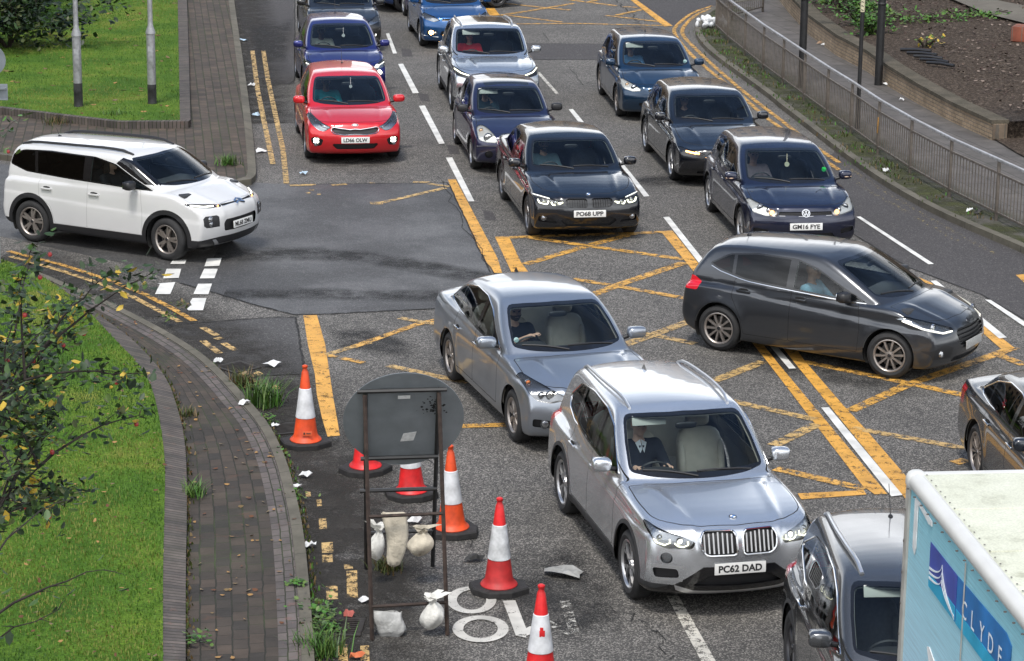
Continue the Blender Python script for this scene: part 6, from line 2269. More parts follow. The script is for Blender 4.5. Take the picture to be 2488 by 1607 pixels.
for i, a_ in enumerate([(590, 940, .012, .16, .22, 'bright grassy weed at the kerb below the dark drain', 130, True), (618, 945, .012, .16, .16, 'leafy weed between the dark drain and the cone', 90, False), (640, 985, .012, .22, .30, 'tall grass tuft at the kerb left of the orange cone', 260, True), (655, 1030, .012, .14, .12, 'leafy weed by the gully beside the cone', 60, False),
    (680, 1110, .012, .13, .10, 'low weed below the orange cone', 50, False), (715, 1210, .012, .15, .10, 'flat leafy weed below the crumpled paper', 60, False), (770, 1495, .012, .22, .16, 'leafy weed just above the rusty drain', 130, False), (790, 1530, .012, .20, .14, 'leafy weed left of the rusty drain', 120, False), (775, 1590, .012, .22, .22, 'grass tuft at the bottom edge by the kerb', 200, True),
    (722, 1420, .112, .10, .05, 'creeping weed on the kerb top', 40, False), (472, 1205, .112, .14, .16, 'weed tuft by the brick edging halfway down', 90, True), (552, 400, .112, .20, .17, 'bright weed tuft near the corner of the far footway', 160, True), (480, 1560, .112, .18, .10, 'broad leafed weed on the footway at the bottom', 40, False), (944, 1385, .012, .16, .14, 'dark tuft under the long cream sack', 120, True),
    (440, 745, .112, .12, .08, 'moss tuft by the curve of the footway', 40, False), (408, 775, .112, .10, .06, 'small weed on the curving kerb', 30, False), (460, 1010, .112, .12, .10, 'moss tuft along the edging near the top', 60, True), (280, 290, .112, .30, .20, 'grassy weed at the foot of the lawn edging', 90, True), (140, 300, .112, .35, .16, 'dry weed on the far footway at the left', 90, True)]):
    weed(a_[0], a_[1], a_[2], a_[3], a_[4], a_[5], a_[6], seed=i + 30, grassy=a_[7], mats=('weed', 'pale', 'mid') if 'dry' not in a_[5] and 'moss' not in a_[5] and 'dark' not in a_[5] else ('olive', 'dry', 'moss'))
# mossy verge outside the rail
vg = []
for i in range(len(posts_px) - 1):
    a, b_ = pp[i + 2], pp[i + 3]
    k = (260, 260, 240, 200, 130, 90, 130, 160, 170, 90, 60, 30)[i]
    for _ in range(k):
        t = RNG.random(); q = a.lerp(b_, t)
        side = Vector((-(b_ - a).y, (b_ - a).x, 0)).normalized()
        if side.x > 0: side = -side
        if math.sin(i * 2.1 + t * 6.3) + RNG.normal(0, .5) < .0: continue
        q = q + side * abs(RNG.normal(.18, .30))
        vg.append((q.x, q.y))
vg = np.array(vg)
blades('verge_weeds', vg, ZF, .07, .025, [LEAF['olive'], LEAF['weed'], LEAF['dry'], LEAF['moss']], RNG.choice(4, len(vg), p=(.35, .25, .15, .25)))
kp = np.array([tuple(p + RNG.normal(0, .03, 2)) for p in offset_line(kerb_o, -_sg * .04)[18:] for _ in range(9)])
blades('gutter_weeds', kp, .004, .05, .02, [LEAF['moss'], LEAF['weed'], LEAF['dry']], RNG.choice(3, len(kp), p=(.4, .2, .4)))
jp = np.array([tuple(p + RNG.normal(0, .035, 2)) for p in resample(offset_line(band_o, 0), 220)[0] for _ in range(5)])
blades('joint_moss', jp, ZF, .05, .025, [LEAF['moss'], LEAF['olive'], LEAF['dry']], RNG.choice(3, len(jp), p=(.5, .2, .3)))
# fallen leaves
fl_ = MB(); r_ = random.Random(5)
P = []; 
for _ in range(260):
    k = r_.randrange(10, 115)
    p = kerb_o[k] * r_.uniform(.0, 1) + 0
    q = np.array(kerb_o[k]) + (np.array(edge_i[k]) - np.array(kerb_o[k])) * r_.uniform(.3, 4.2)
    P.append((q[0], q[1], .118))
leaves(fl_, P, .06, [r_.randrange(3) for _ in P], .05, r_)
P = [(x, y, .215) for x, y in fill(GRASS_FAR, 160, lambda q: ((q[:, 0] > -14) & (q[:, 1] < 70)).astype(float))]
leaves(fl_, P, .13, [r_.randrange(3) for _ in P], .1, r_)
P = [(x, y, .22) for x, y in fill([q for q in GRASS_NEAR], 260, lambda q: ((q[:, 0] > -6.5) & (q[:, 1] > 20)).astype(float))]
leaves(fl_, P, .055, [r_.randrange(3) for _ in P], .2, r_)
tag(fl_.build('fallen_leaves', [mat('dead_leaf', (.11, .045, .02), .8), mat('dead_leaf_pale', (.30, .17, .06), .8), LEAF['dry']]), kind='stuff')

def bush(c, rx, ry, h, label, n=1500, mats=('dark', 'mid', 'olive'), size=.12, seed=0, cat='bush', group=None, fern=False):
    r_ = random.Random(seed)
    root = empty('bush', c); tag(root, label, cat, group)
    st_ = MB()
    for k in range(9):
        a = r_.uniform(0, 6.28)
        st_.tube([(0, 0, -.05), (math.cos(a) * rx * .4, math.sin(a) * ry * .4, h * .4), (math.cos(a) * rx * .75, math.sin(a) * ry * .75, h * .75)], [.03, .02, .008], 5)
    st_.build('stems', mat('bark_dark', (.03, .022, .016), .9), root)
    b = MB(); P = []
    cl = [(r_.gauss(0, .45) * rx, r_.gauss(0, .45) * ry, h * r_.uniform(.15, .9), r_.uniform(.18, .34)) for _ in range(26)]
    for _ in range(n):
        x, y, z, q = r_.choice(cl)
        P.append((x + r_.gauss(0, q * rx * .55), y + r_.gauss(0, q * ry * .55), max(.03, z + r_.gauss(0, q * h * .45))))
    mis = [min(len(mats) - 1, int(r_.random() ** 1.4 * len(mats))) for _ in P]
    leaves(b, P, size, mis, .6, r_)
    b.build('foliage', [LEAF[m] for m in mats], root)
    return root
# dark shrubs in the top left corner
for i, (px, py, rx, h, n) in enumerate([(-60, 118, 1.7, 1.7, 1700), (20, 116, 1.5, 1.4, 2000), (45, 60, 1.5, 2.1, 1700), (-20, 40, 2.2, 2.6, 1500), (60, 4, 1.5, 2.2, 1500)]):
    bush(G(px, py, .2), rx, rx * .8, h, ['dark shrub cut off by the left edge of the far lawn', 'dark leafy shrub at the corner of the far lawn', 'tall dark shrub behind the front ones on the lawn', 'tallest dark shrub at the left edge', 'dark shrub at the top edge, furthest right of them'][i], n, ('deep', 'deep', 'dark', 'mid', 'olive') if i < 2 else ('deep', 'deep', 'dark'), .16, seed=20 + i, group='shrubs at the back of the lawn')
# plants in the bed
for i, (px, py, rx, h, n, ms, lb) in enumerate([(2050, 28, .9, .75, 500, ('mid', 'weed', 'pale'), 'grassy clump at the back of the planting bed'), (2095, 62, .8, .6, 600, ('weed', 'pale', 'mid'), 'bright green clump behind the planter wall'), (2118, 84, .55, .5, 500, ('weed', 'mid', 'pale'), 'leafy green plant beside the thick pole'), (2010, 10, .8, .6, 400, ('dark', 'mid', 'weed'), 'dark green plant at the top of the bed'),
        (2230, 50, 1.3, .18, 350, ('weed', 'pale', 'moss'), 'low sprawling weeds in the middle of the bed'), (2385, 40, 1.0, .16, 200, ('weed', 'pale'), 'low weeds along the concrete path'), (2250, 115, .3, .25, 60, ('pale', 'yellow'), 'small yellowish plant by the black pipes')]):
    bush(bed_pt(px, py), rx, rx * .7, h, lb, n, ms, .10, seed=40 + i, cat='plant', group='plants in the planting bed')
# concrete path, brick block and black pipes in the bed
def bsheet(name, px_list, dz, m):
    P = [bed_pt(x, y) for x, y in px_list]
    c = sum(P, Vector()) / len(P)
    o = link(name, mesh_from(name, [tuple(p + Vector((0, 0, dz))) for p in P], [tuple(range(len(P)))], m, smooth=False))
    bm = bmesh.new(); bm.from_mesh(o.data)
    for f_ in bm.faces:
        if f_.normal.z < 0: f_.normal_flip()
    bm.to_mesh(o.data); bm.free()
    return o
tag(bsheet('path', [(2285, -8), (2330, -12), (2500, 22), (2700, 60), (2700, 110), (2488, 62), (2400, 40)], .06, M_PATH), kind='structure')
p = bed_pt(2478, 92)
br_ = empty('brick_block', p, -.4); tag(br_, 'red brick block at the right edge of the planting bed', 'brick')
b = MB(); b.box((.35, 0, .16), (1.0, .55, .34), ch=.012); b.build('bricks', bricks('red_brick', (.30, .085, .045), (.22, .065, .04), (.16, .12, .10), .22, .08, .01, .5, moss_amt=.2, uv=False), br_)
pr = empty('pipes', bed_pt(2250, 140), 0); tag(pr, 'bundle of black plastic pipes lying in the bark bed', 'pipes')
for k in range(5):
    a, b_ = bed_pt(2188 + k * 16, 126 + k * 8), bed_pt(2262 + k * 14, 130 + k * 9)
    t = MB(); t.tube([a + Vector((0, 0, .05)) - pr.location, a.lerp(b_, .5) + Vector((0, 0, .07)) - pr.location, b_ + Vector((0, 0, .05)) - pr.location], .035, 8)
    t.build('pipe', BLACKP, pr)
ch = []
for _ in range(2600):
    px, py = RNG.uniform(2060, 2560), RNG.uniform(0, 300)
    if py > (px - 1990) * .62 - 20: continue
    ch.append((px, py))
cp = MB(); r_ = random.Random(8)
leaves(cp, [bed_pt(x, y) + Vector((0, 0, .03)) for x, y in ch[:1200]], .085, [r_.choice((0, 0, 0, 1, 2)) for _ in range(1200)], .25, r_)
tag(cp.build('bark_chips', [mat('bark_chip', (.045, .028, .022), .9), mat('bark_chip_pale', (.22, .17, .14), .9), mat('bark_chip_mid', (.10, .07, .055), .9)]), kind='stuff')

# ---------------------------------------------------------------- the crab apple whose branches hang into the picture
BARK = mat('bark', (.022, .017, .014), .9, noise=(20, .4), bump=(50, .5))
def branch_tree(base, label, tips, n_leaf, leaf_m, size, fruit, seed, trunk_r=.11):
    r_ = random.Random(seed)
    root = empty('tree', base); tag(root, label, 'tree')
    B = Vector(base)
    fork = Vector((0, 0, 2.1))
    t = MB(); t.tube([(0, 0, -.1), (.03, .02, .8), (.0, -.02, 1.5), tuple(fork)], [trunk_r * 1.25, trunk_r, trunk_r * .9, trunk_r * .8], 10); t.build('trunk', BARK, root)
    w = MB(); pts = []; fr_ = []
    def grow_b(a, b, r0, depth):
        n = 6
        P = [a]
        off = Vector((0, 0, 0))
        L_ = (b - a).length
        for k in range(1, n + 1):
            off += Vector((r_.gauss(0, .035), r_.gauss(0, .035), r_.gauss(0, .030))) * L_ * .5
            P.append(a.lerp(b, k / n) + off * (1 if k < n else .6) + Vector((0, 0, .06 * L_ * math.sin(math.pi * k / n))))
        w.tube(P, [r0 * (1 - .75 * k / n) for k in range(n + 1)], 5)
        if depth <= 1:
            for k in range(1, n + 1):
                for _ in range(n_leaf[depth]):
                    q = P[k] + Vector((r_.gauss(0, .05), r_.gauss(0, .05), r_.gauss(0, .045)))
                    pts.append(q)
                if r_.random() < .16 * fruit: fr_.append(P[k] + Vector((r_.gauss(0, .05), r_.gauss(0, .05), -.05)))
        if depth:
            for k in range(2, n + 1):
                for _ in range(2 if depth > 1 else r_.choice((0, 1, 1))):
                    d_ = (P[k] - P[k - 1]).normalized()
                    s_ = (d_ + Vector((r_.gauss(0, .75), r_.gauss(0, .75), r_.gauss(.05, .5)))).normalized()
                    grow_b(P[k], P[k] + s_ * L_ * r_.uniform(.14, .27), r0 * .42, depth - 1)
    for tp in tips: grow_b(fork, Vector(tp) - B, trunk_r * .42, 2)
    w.build('branches', BARK, root)
    lb = MB()
    mis = [min(len(leaf_m) - 1, int(r_.random() ** 1.6 * len(leaf_m))) for _ in pts]
    leaves(lb, pts, size, mis, .7, r_)
    lb.build('foliage', [LEAF[m] for m in leaf_m], root)
    if fr_:
        f = MB(); blob(f, (0, 0, 0), (.015, .015, .016), 1, 8)
        f0 = f.build('fruit', mat('crab_apple', (.24, .022, .02), .4, noise=(9, .4)), root, fr_[0])
        for q in fr_[1:95]: link('fruit', f0.data, root, q)
    return root
def at_d(px, py, y): return on_y(px, py, y)
branch_tree((-4.35, 14.8, .165), 'crab apple tree with red fruit and yellowing leaves reaching in from the left', [at_d(40, 850, 14.6), at_d(95, 1170, 14.2), at_d(10, 960, 14.9), at_d(40, 890, 14.3), at_d(10, 1180, 14.4), at_d(-10, 870, 15.2), at_d(-10, 1040, 14.0)], (3, 4), ('dark', 'deep', 'mid', 'dark', 'olive', 'deep', 'pale', 'mid', 'yellow'), .060, .10, 4, .055)
branch_tree((-6.6, 19.5, .165), 'second small fruit tree at the left edge, in front of the white car', [at_d(-190, 420, 19.4)], (2, 3), ('mid', 'dark', 'pale', 'weed'), .06, .5, 9, .035)
branch_tree((-3.0, 10.6, .165), 'leafy sapling rising at the bottom left edge', [at_d(-10, 1530, 10.4), at_d(-60, 1440, 10.5)], (0, 1), ('dark', 'mid'), .055, 0, 12, .04)
t_ = bed_pt(2700, -60)
branch_tree((t_.x, t_.y, t_.z), 'tree whose lowest leafy twigs show in the top right corner', [on_y(2330, -6, t_.y - 2), on_y(2440, -10, t_.y - 2), on_y(2500, -60, t_.y - 1)], (2, 5), ('mid', 'weed', 'dark'), .16, 0, 17, .12)

# ---------------------------------------------------------------- the street beyond the picture, mirrored in roofs and bonnets, with two added blocks
B_ST = mat('sandstone', (.16, .12, .085), .9, noise=(1.5, .25)); B_WIN = mat('far_window', (.02, .024, .03), .15); B_ROOF = mat('slate_roof', (.05, .052, .058), .7)
def building(x, y, w, d, h, rz):
    b = MB()
    b.box((0, 0, h / 2), (w, d, h))
    for f_ in range(int(h // 3.4)):
        for k in range(int(w // 2.6)):
            b.box((-w / 2 + 1.5 + k * 2.6, -d / 2 - .02, 2.0 + f_ * 3.4), (1.2, .12, 1.8), mi=1)
    b.box((0, 0, h + .3), (w + .6, d + .6, .6), mi=2)
    o = b.build('unseen_buildings', [B_ST, B_WIN, B_ROOF], None, (x, y, 0), smooth=False); o.rotation_euler = (0, 0, rz)
    tag(o, kind='structure')
building(-30, 135, 44, 14, 17, .1); building(22, 142, 50, 14, 20, -.05); building(-48, 78, 12, 60, 14, .05)

def tree_mass(x, y, w, d, h, n, seed):
    r_ = random.Random(seed); b = MB(); P = []
    cl = [(r_.uniform(-.5, .5) * w, r_.uniform(-.5, .5) * d, r_.uniform(.25, .95) * h) for _ in range(40)]
    for _ in range(n):
        c = r_.choice(cl); P.append((c[0] + r_.gauss(0, 1.3), c[1] + r_.gauss(0, 1.3), max(.3, c[2] + r_.gauss(0, 1.3))))
    leaves(b, P, 1.3, [r_.randrange(2) for _ in P], .7, r_)
    tag(b.build('far_trees', [LEAF['deep'], LEAF['dark']], None, (x, y, 0)), kind='structure')
tree_mass(24, 58, 12, 40, 11, 1500, 61); building(-30, -32, 46, 10, 12, .35); building(-34, 30, 12, 34, 10, .1)  # both buildings here are unseen, added to darken the side-window reflections
# ================================================================ the traffic
def side_place(p_rear, p_front, W, z=0.004):
    """where a car stands: its right-hand tyres touch the road at the two photo points"""
    A, B = G(*p_rear, z), G(*p_front, z)
    d = (B - A).normalized()
    left = Vector((-d.y, d.x, 0))
    m = (A + B) / 2 + left * (W / 2 - .03)
    return (m.x, m.y, z), math.atan2(d.y, d.x)

def ring(P, r=.05, k=5):
    R_ = round_poly(P, r, k)
    return [tuple(p) for p in R_] + [tuple(R_[0])]

P_SILVER = paint('paint_silver', (0.60, 0.62, 0.65), .8, .27)
X1 = dict(name='suv_car', label='silver SUV with twin slatted kidney grilles and plate PC62 DAD', cat='car', paint=P_SILVER,
    L=4.439, W=1.821, H=1.625, wb=2.67, fo=.84, R=.345, hz=1.045, nz=.935, nr=.12, cw=.40, rake=.80, re=.30, zre=.10, rg=.10, zrg=1.02, clear=.21,
    zshoulder=1.03, bump=[(.02, .36), (0, .50), (.0, .68), (.04, .84)], crease=.86, crease_d=.022, crown=.052, bow_f=.30, flare=.016, kedge=.10,
    wbelt=.845, tumb=.27, tumb2=.18, apillar=.052, arch=.055, cladw=.045, clad_sill=True, sill=.36, door_lo=.37,
    dlo=[(.62, 1.035), (.12, 1.42), (-.25, 1.50), (-.85, 1.505), (-1.40, 1.44), (-1.66, 1.25), (-1.56, 1.14), (-1.2, 1.09)], dlo_r=.07, dlo_in=.022,
    pillars=[(-.22, .10, -.06), (-1.12, .09, -.10)], doors=(.78, -.24, -1.10), handle_z=.90,
    masks=[[(-.2, .28), (.42, .28), (.66, .36), (.78, .30), (.95, .30), (.95, .2), (-.2, .2)], [(-.2, .28), (-.2, .56), (.36, .56), (.62, .36), (.62, .28)]],
    grilles=[[(.03, .67), (.32, .67), (.378, .72), (.388, .84), (.345, .90), (.06, .90), (.03, .85)]], grille_r=.05,
    lowers=[[(-.2, .34), (-.2, .47), (.30, .47), (.46, .36)], [(.58, .44), (.60, .53), (.82, .53), (.80, .43)]],
    lips=[[(-.2, .235), (-.2, .285), (.44, .30), (.62, .36), (.60, .30), (.48, .25)], [(.55, .535), (.55, .565), (.83, .565), (.83, .535)], [(.55, .40), (.55, .425), (.80, .42), (.79, .395)]], lip_mat=mat('silver_trim', (.6, .61, .63), .3, .8),
    head=[(.43, .80), (.47, .735), (.70, .725), (.80, .765), (.84, .87), (.83, .925), (.72, .89), (.55, .845)], bowl=LAMPIN,
    fog=(.70, .635, .055), bars=[('in', [(y, .685 + abs(abs(y) - .21) * .06), (y, .885 - abs(abs(y) - .21) * .12)], .0085, 4) for y in np.r_[np.linspace(.075, .345, 7), -np.linspace(.075, .345, 7)]] +
        [('out', [(q * u, v) for u, v in ring([(.03, .67), (.32, .67), (.378, .72), (.388, .84), (.345, .90), (.06, .90), (.03, .85)])], .011, 0) for q in (1, -1)],
    bulbs=[('headlight_bulb', .56, .785, .030, LEDSOFT, .05, (1, -1)), ('headlight_bulb', .73, .80, .030, LAMPIN, .06, (1, -1))],
    ridge=.012, strips=[('running_light', [(.50, .80), (.50, .765), (.54, .745), (.59, .75), (.62, .775)], .0055, DRL, .02, (1, -1)), ('running_light', [(.66, .81), (.66, .775), (.71, .75), (.78, .77), (.80, .80)], .0055, DRL, .02, (1, -1))],
    plate='PC62 DAD', plate_pos=(0, .54), badge=('roundel', 0, .965, .042), rails=mat('rail_silver', (.62, .63, .65), .3, .8), aerial=(-1.25, .1, 'fin'), aerial_mat=P_SILVER,
    wheel='star', wheel_mat=ALLOY, seat_mat=SEATB, seat_z=.42, visor=True, tail_side=[(-1.86, .80), (-1.86, 1.02), (-2.4, 1.02), (-2.4, .80)], mirror=(.50, 1.10), handle_mat=P_SILVER)
X1['loc'], X1['rz'] = side_place((1367, 1245.3), (1525, 1449), X1['W'])

def ref_place(px, py, z, lx, ly, yaw, base=.004):
    """where a car stands when its point (lx, ly, z) is seen at a photo pixel"""
    p = G(px, py, z)
    c, s_ = math.cos(yaw), math.sin(yaw)
    return (p.x - (lx * c - ly * s_), p.y - (lx * s_ + ly * c), base), yaw

P_RED = paint('paint_red', (.62, .010, .018), .25, .30)
P_VIOLET = paint('paint_violet_blue', (.012, .016, .15), .55, .30)
P_BLACK = paint('paint_black', (.002, .003, .006), .0, .25, .02)
P_BLACK2 = paint('paint_black_dusty', (.008, .008, .009), .1, .3, .06)
P_BLUE = paint('paint_blue', (.012, .085, .25), .55, .28)
P_KADJAR = paint('paint_light_silver', (.58, .60, .62), .85, .25)
P_NAVY = paint('paint_navy', (.012, .014, .055), .45, .3)
P_TEAL = paint('paint_teal_blue', (.004, .030, .072), .6, .28)
P_GOLF = paint('paint_midnight', (.008, .012, .036), .4, .26)
P_MERC = paint('paint_blue_grey', (.31, .34, .385), .75, .30)
P_GREY = paint('paint_graphite', (.060, .064, .072), .7, .28)
P_GREY2 = paint('paint_dark_grey', (.105, .110, .118), .7, .26)
P_AUDI = paint('paint_slate', (.014, .019, .028), .35, .26)
P_WHITE = paint('paint_white', (.62, .62, .62), .0, .35, .05)
GREYCL = mat('cladding_grey', (.10, .105, .11), .55)

def hatch(**k):
    d = dict(cat='car', L=4.25, W=1.79, H=1.46, wb=2.63, fo=.87, R=.316, hz=.945, nz=.76, nr=.13, cw=.11, rake=.98, re=.30, zre=.085, rg=.10, zrg=.96,
             zshoulder=.94, bump=[(.03, .34), (0, .48), (.02, .60), (.07, .70)], crease=.78, clear=.17, wbelt=None, tumb=.33, tumb2=.30, arch=.045, wheel='five_double',
             head=[(.45, .655), (.60, .635), (.82, .70), (.875, .80), (.80, .835), (.60, .745)], pillars=[(-.24, .10, -.05)], doors=(.82, -.26, -1.12), handle_z=.80, seat_z=.29,
             lowers=[[(-.2, .27), (-.2, .36), (.42, .36), (.48, .28)]], grilles=[[(-.2, .63), (-.2, .70), (.42, .69), (.44, .65)]], plate_pos=(0, .47), visor=False, tail_side=None)
    d.update(k)
    if not d['wbelt']: d['wbelt'] = d['W'] / 2 - .055
    if 'dlo' not in d:
        a = d['wb'] / 2; xc = a - d['cw']; xw = xc - d['rake']; xr = a + d['fo'] - d['L']; H = d['H']
        bf, br = d.get('belt', (d['hz'] - .02, d['hz'] + .06))
        e = xr + d.get('dlo_end', .62)
        d['dlo'] = [(xc - .36, bf), (xw - .16, H - .185), (xw - .52, H - .118), (-.85, H - .115), (e + .30, H - .17), (e - .02, H - .26), (e, br + .05), (e + .16, br - .01)]
    return d

CARS = []
KIA = hatch(name='hatchback_car', label='bright red three-door hatchback with dazzling fog lamps and plate LD66 OLW', paint=P_RED, L=4.31, W=1.78, H=1.435, wb=2.65, fo=.88, hz=.935, nz=.78, cw=.14, rake=1.02,
    doors=(.80, -.62, None), pillars=[(-.58, .08, -.05)], dlo_end=.75, head=[(.43, .70), (.56, .62), (.66, .635), (.79, .73), (.87, .865), (.80, .885), (.68, .81), (.54, .74)], bowl=LAMPIN, bowl_wall=CHROME,
    grilles=[[(-.2, .585), (-.2, .665), (.10, .655), (.40, .69), (.43, .655), (.38, .60), (.20, .572)]], grille_r=.02, lowers=[[(-.2, .30), (-.2, .395), (.40, .405), (.42, .38), (.34, .30)], [(.62, .36), (.58, .47), (.70, .525), (.80, .50), (.80, .42), (.72, .345)]],
    bars=[('out', [(q * u, v) for u, v in [(.0, .672), (.10, .662), (.25, .680), (.38, .699), (.42, .69), (.438, .655), (.42, .615), (.38, .588), (.20, .566), (0, .576)]], .009, 0) for q in (1, -1)],
    bulbs=[('fog_lamp', .685, .475, .022, LEDW, .0, (1, -1)), ('fog_lamp', .735, .475, .022, LEDW, .0, (1, -1)), ('fog_lamp', .685, .43, .022, LEDW, .0, (1, -1)), ('fog_lamp', .735, .43, .022, LEDW, .0, (1, -1)), ('fog_lens', .72, .385, .030, LAMPIN, -.01, (1, -1))],
    strips=[('lamp_brow', [(.80, .855), (.70, .775), (.60, .715), (.50, .69)], .010, CHROME, .02, (1, -1))], plate='LD66 OLW', plate_pos=(0, .475), badge=('oval', 0, .735, .062), mirror_w=.11, aerial=(-.9, .30, 'rod'), wheel='five_v')
KIA['loc'], KIA['rz'] = side_place((721, 320.8), (743, 383.9), 1.78)
VIO = hatch(name='hatchback_car', label='violet blue hatchback stopped close behind the bright red one', paint=P_VIOLET, L=4.1, W=1.76, H=1.49, wb=2.57, fo=.85, hz=.975, nz=.80, aerial=(-.9, .3, 'rod'),
    bulbs=[('indicator_lamp', .70, .60, .05, LEDW, .0, (1,)), ('headlight_bulb', .66, .72, .04, LEDSOFT, .04, (1, -1))], strips=[('running_light', [(.50, .69), (.66, .71), (.82, .77)], .012, LEDSOFT, .02, (1, -1))])
VIO['loc'], VIO['rz'] = ref_place(834, 121, .98, VIO['wb'] / 2 - .11 + .04, 0, math.radians(-81.5))
BLK = hatch(name='saloon_car', label='black car at the top edge behind the violet blue one', paint=P_BLACK2, L=4.35, W=1.80, H=1.46, hz=.97, bowl=LAMPIN, bulbs=[('fog_lamp', .70, .42, .04, LEDSOFT, .01, (1,))])
BLK['loc'], BLK['rz'] = ref_place(831.6, 16, .99, BLK['wb'] / 2 - .10, 0, math.radians(-81.5))
POLO = hatch(name='hatchback_car', label='mid blue hatchback with one amber fog lamp lit, cut off by the top edge', paint=P_BLUE, L=3.97, W=1.68, H=1.46, wb=2.47, fo=.83, hz=.965, nz=.79, R=.305,
    head=[(.40, .70), (.55, .655), (.76, .71), (.80, .80), (.74, .84), (.52, .77)], grilles=[[(-.2, .67), (-.2, .745), (.36, .74), (.38, .69)]], strips=[('grille_trim', [(-.36, .685), (0, .675), (.36, .685)], .007, CHROME, 0, (1,)), ('bumper_trim', [(.45, .30), (.78, .33)], .012, CHROME, -.005, (1, -1))],
    bulbs=[('fog_lamp', .62, .41, .055, mat('fog_amber_lit', (1, .5, .15), .2, emit=(1, .55, .18), estr=16), .0, (-1,)), ('fog_lamp', .52, .40, .035, LAMPIN, .0, (-1,))], lowers=[[(-.2, .33), (-.2, .45), (.38, .45), (.42, .35)], [(.48, .35), (.48, .46), (.72, .46), (.70, .35)]])
POLO['loc'], POLO['rz'] = side_place((994, 75.5), (1021, 111.5), 1.68)
PUR = hatch(name='hatchback_car', label='dark purple car of which only the front corner shows beside the mid blue one', paint=paint('paint_purple', (.03, .02, .10), .5, .3), W=1.76, bulbs=[('fog_lamp', .66, .42, .06, LAMPIN, 0, (1, -1))])
PUR['loc'], PUR['rz'] = ref_place(980, 38, .0, PUR['wb'] / 2, -.86, math.radians(-79))
TURN = hatch(name='hatchback_car', label='blue car crossing behind, only one wheel and its sill showing at the top', paint=paint('paint_blue_b', (.012, .045, .16), .5, .28), wheel_mat=ALLOYD)
TURN['loc'], TURN['rz'] = ref_place(1208, 20, .0, TURN['wb'] / 2, -.86, math.radians(24))
KAD = hatch(name='suv_car', label='light silver SUV with roof rails and glass roof, its driver in red', paint=P_KADJAR, L=4.449, W=1.836, H=1.60, wb=2.646, fo=.91, R=.355, hz=1.06, nz=.90, cw=.38, rake=.82, zshoulder=1.03, zrg=1.02, clear=.20, tumb=.27, tumb2=.18, belt=(1.04, 1.10), clad_sill=True, cladw=.045, sill=.36, door_lo=.37,
    bump=[(.02, .38), (0, .52), (.0, .68), (.05, .82)], head=[(.40, .80), (.46, .765), (.62, .755), (.84, .81), (.89, .92), (.86, .945), (.62, .85)], bowl=LAMPDK, grilles=[[(-.2, .66), (-.2, .80), (.34, .80), (.36, .70)]], plate='-', plate_pos=(0, .50), crease=.86, ridge=.016, ridge_y=.50,
    strips=[('running_light', [(.42, .80), (.58, .815), (.74, .855), (.85, .905)], .011, mat('drl_c', (.9, .9, .8), .2, emit=(1, .97, .70), estr=2.6), .015, (1, -1)), ('running_light', [(.42, .80), (.46, .775)], .009, DRL, .015, (1, -1))],
    rails=mat('rail_silver', (.62, .63, .65), .3, .8), roofg=(-1.25, -.22, .50), aerial=(-1.5, .1, 'fin'), aerial_mat=P_KADJAR, visor=True, wheel='star', seat_z=.42, mirror_mat=P_KADJAR, lowers=[[(-.2, .34), (-.2, .46), (.45, .46), (.52, .36)], [(.62, .42), (.62, .60), (.80, .58), (.80, .42)]])
KAD['loc'], KAD['rz'] = side_place((1068, 216), (1095, 265.5), 1.836)
CLIO = hatch(name='hatchback_car', label='old navy hatchback with large clear headlights and a sunroof', paint=P_NAVY, L=3.81, W=1.65, H=1.42, wb=2.472, fo=.76, R=.285, hz=.935, nz=.73, nr=.14, cw=.24, rake=.84, zshoulder=.91, zrg=.95, tumb=.33, tumb2=.25, mirror_mat=BLACKP,
    head=[(.40, .60), (.44, .585), (.62, .585), (.74, .625), (.735, .80), (.64, .835), (.54, .80), (.44, .70)], head_r=.05, bowl=mat('lamp_bowl_bright', (.75, .74, .70), .3, .5), bulbs=[('headlight_bulb', .56, .66, .07, mat('lamp_reflector', (.85, .85, .82), .15, .8), .045, (1, -1)), ('indicator_lamp', .66, .75, .035, mat('amber_dull', (.75, .5, .3), .3), .04, (1, -1))],
    grilles=[[(-.2, .60), (-.2, .675), (.36, .675), (.40, .61)]], lowers=[[(-.2, .26), (-.2, .34), (.40, .34), (.44, .27)]], fog=(.56, .37, .07), fog_mat=LAMPDK, strips=[('bumper_strip', [(0, .535), (.4, .53), (.62, .52), (.76, .50)], .028, mat('bumper_plastic', (.03, .03, .045), .5), .016, (1, -1))],
    roofg=(-.45, .15, .42), wheel='cover', wheel_mat=ALLOY, visor=True, ridge=.0, crease_d=.006, handle_mat=BLACKP)
CLIO['loc'], CLIO['rz'] = side_place((1106, 349.4), (1145, 408.3), 1.65)
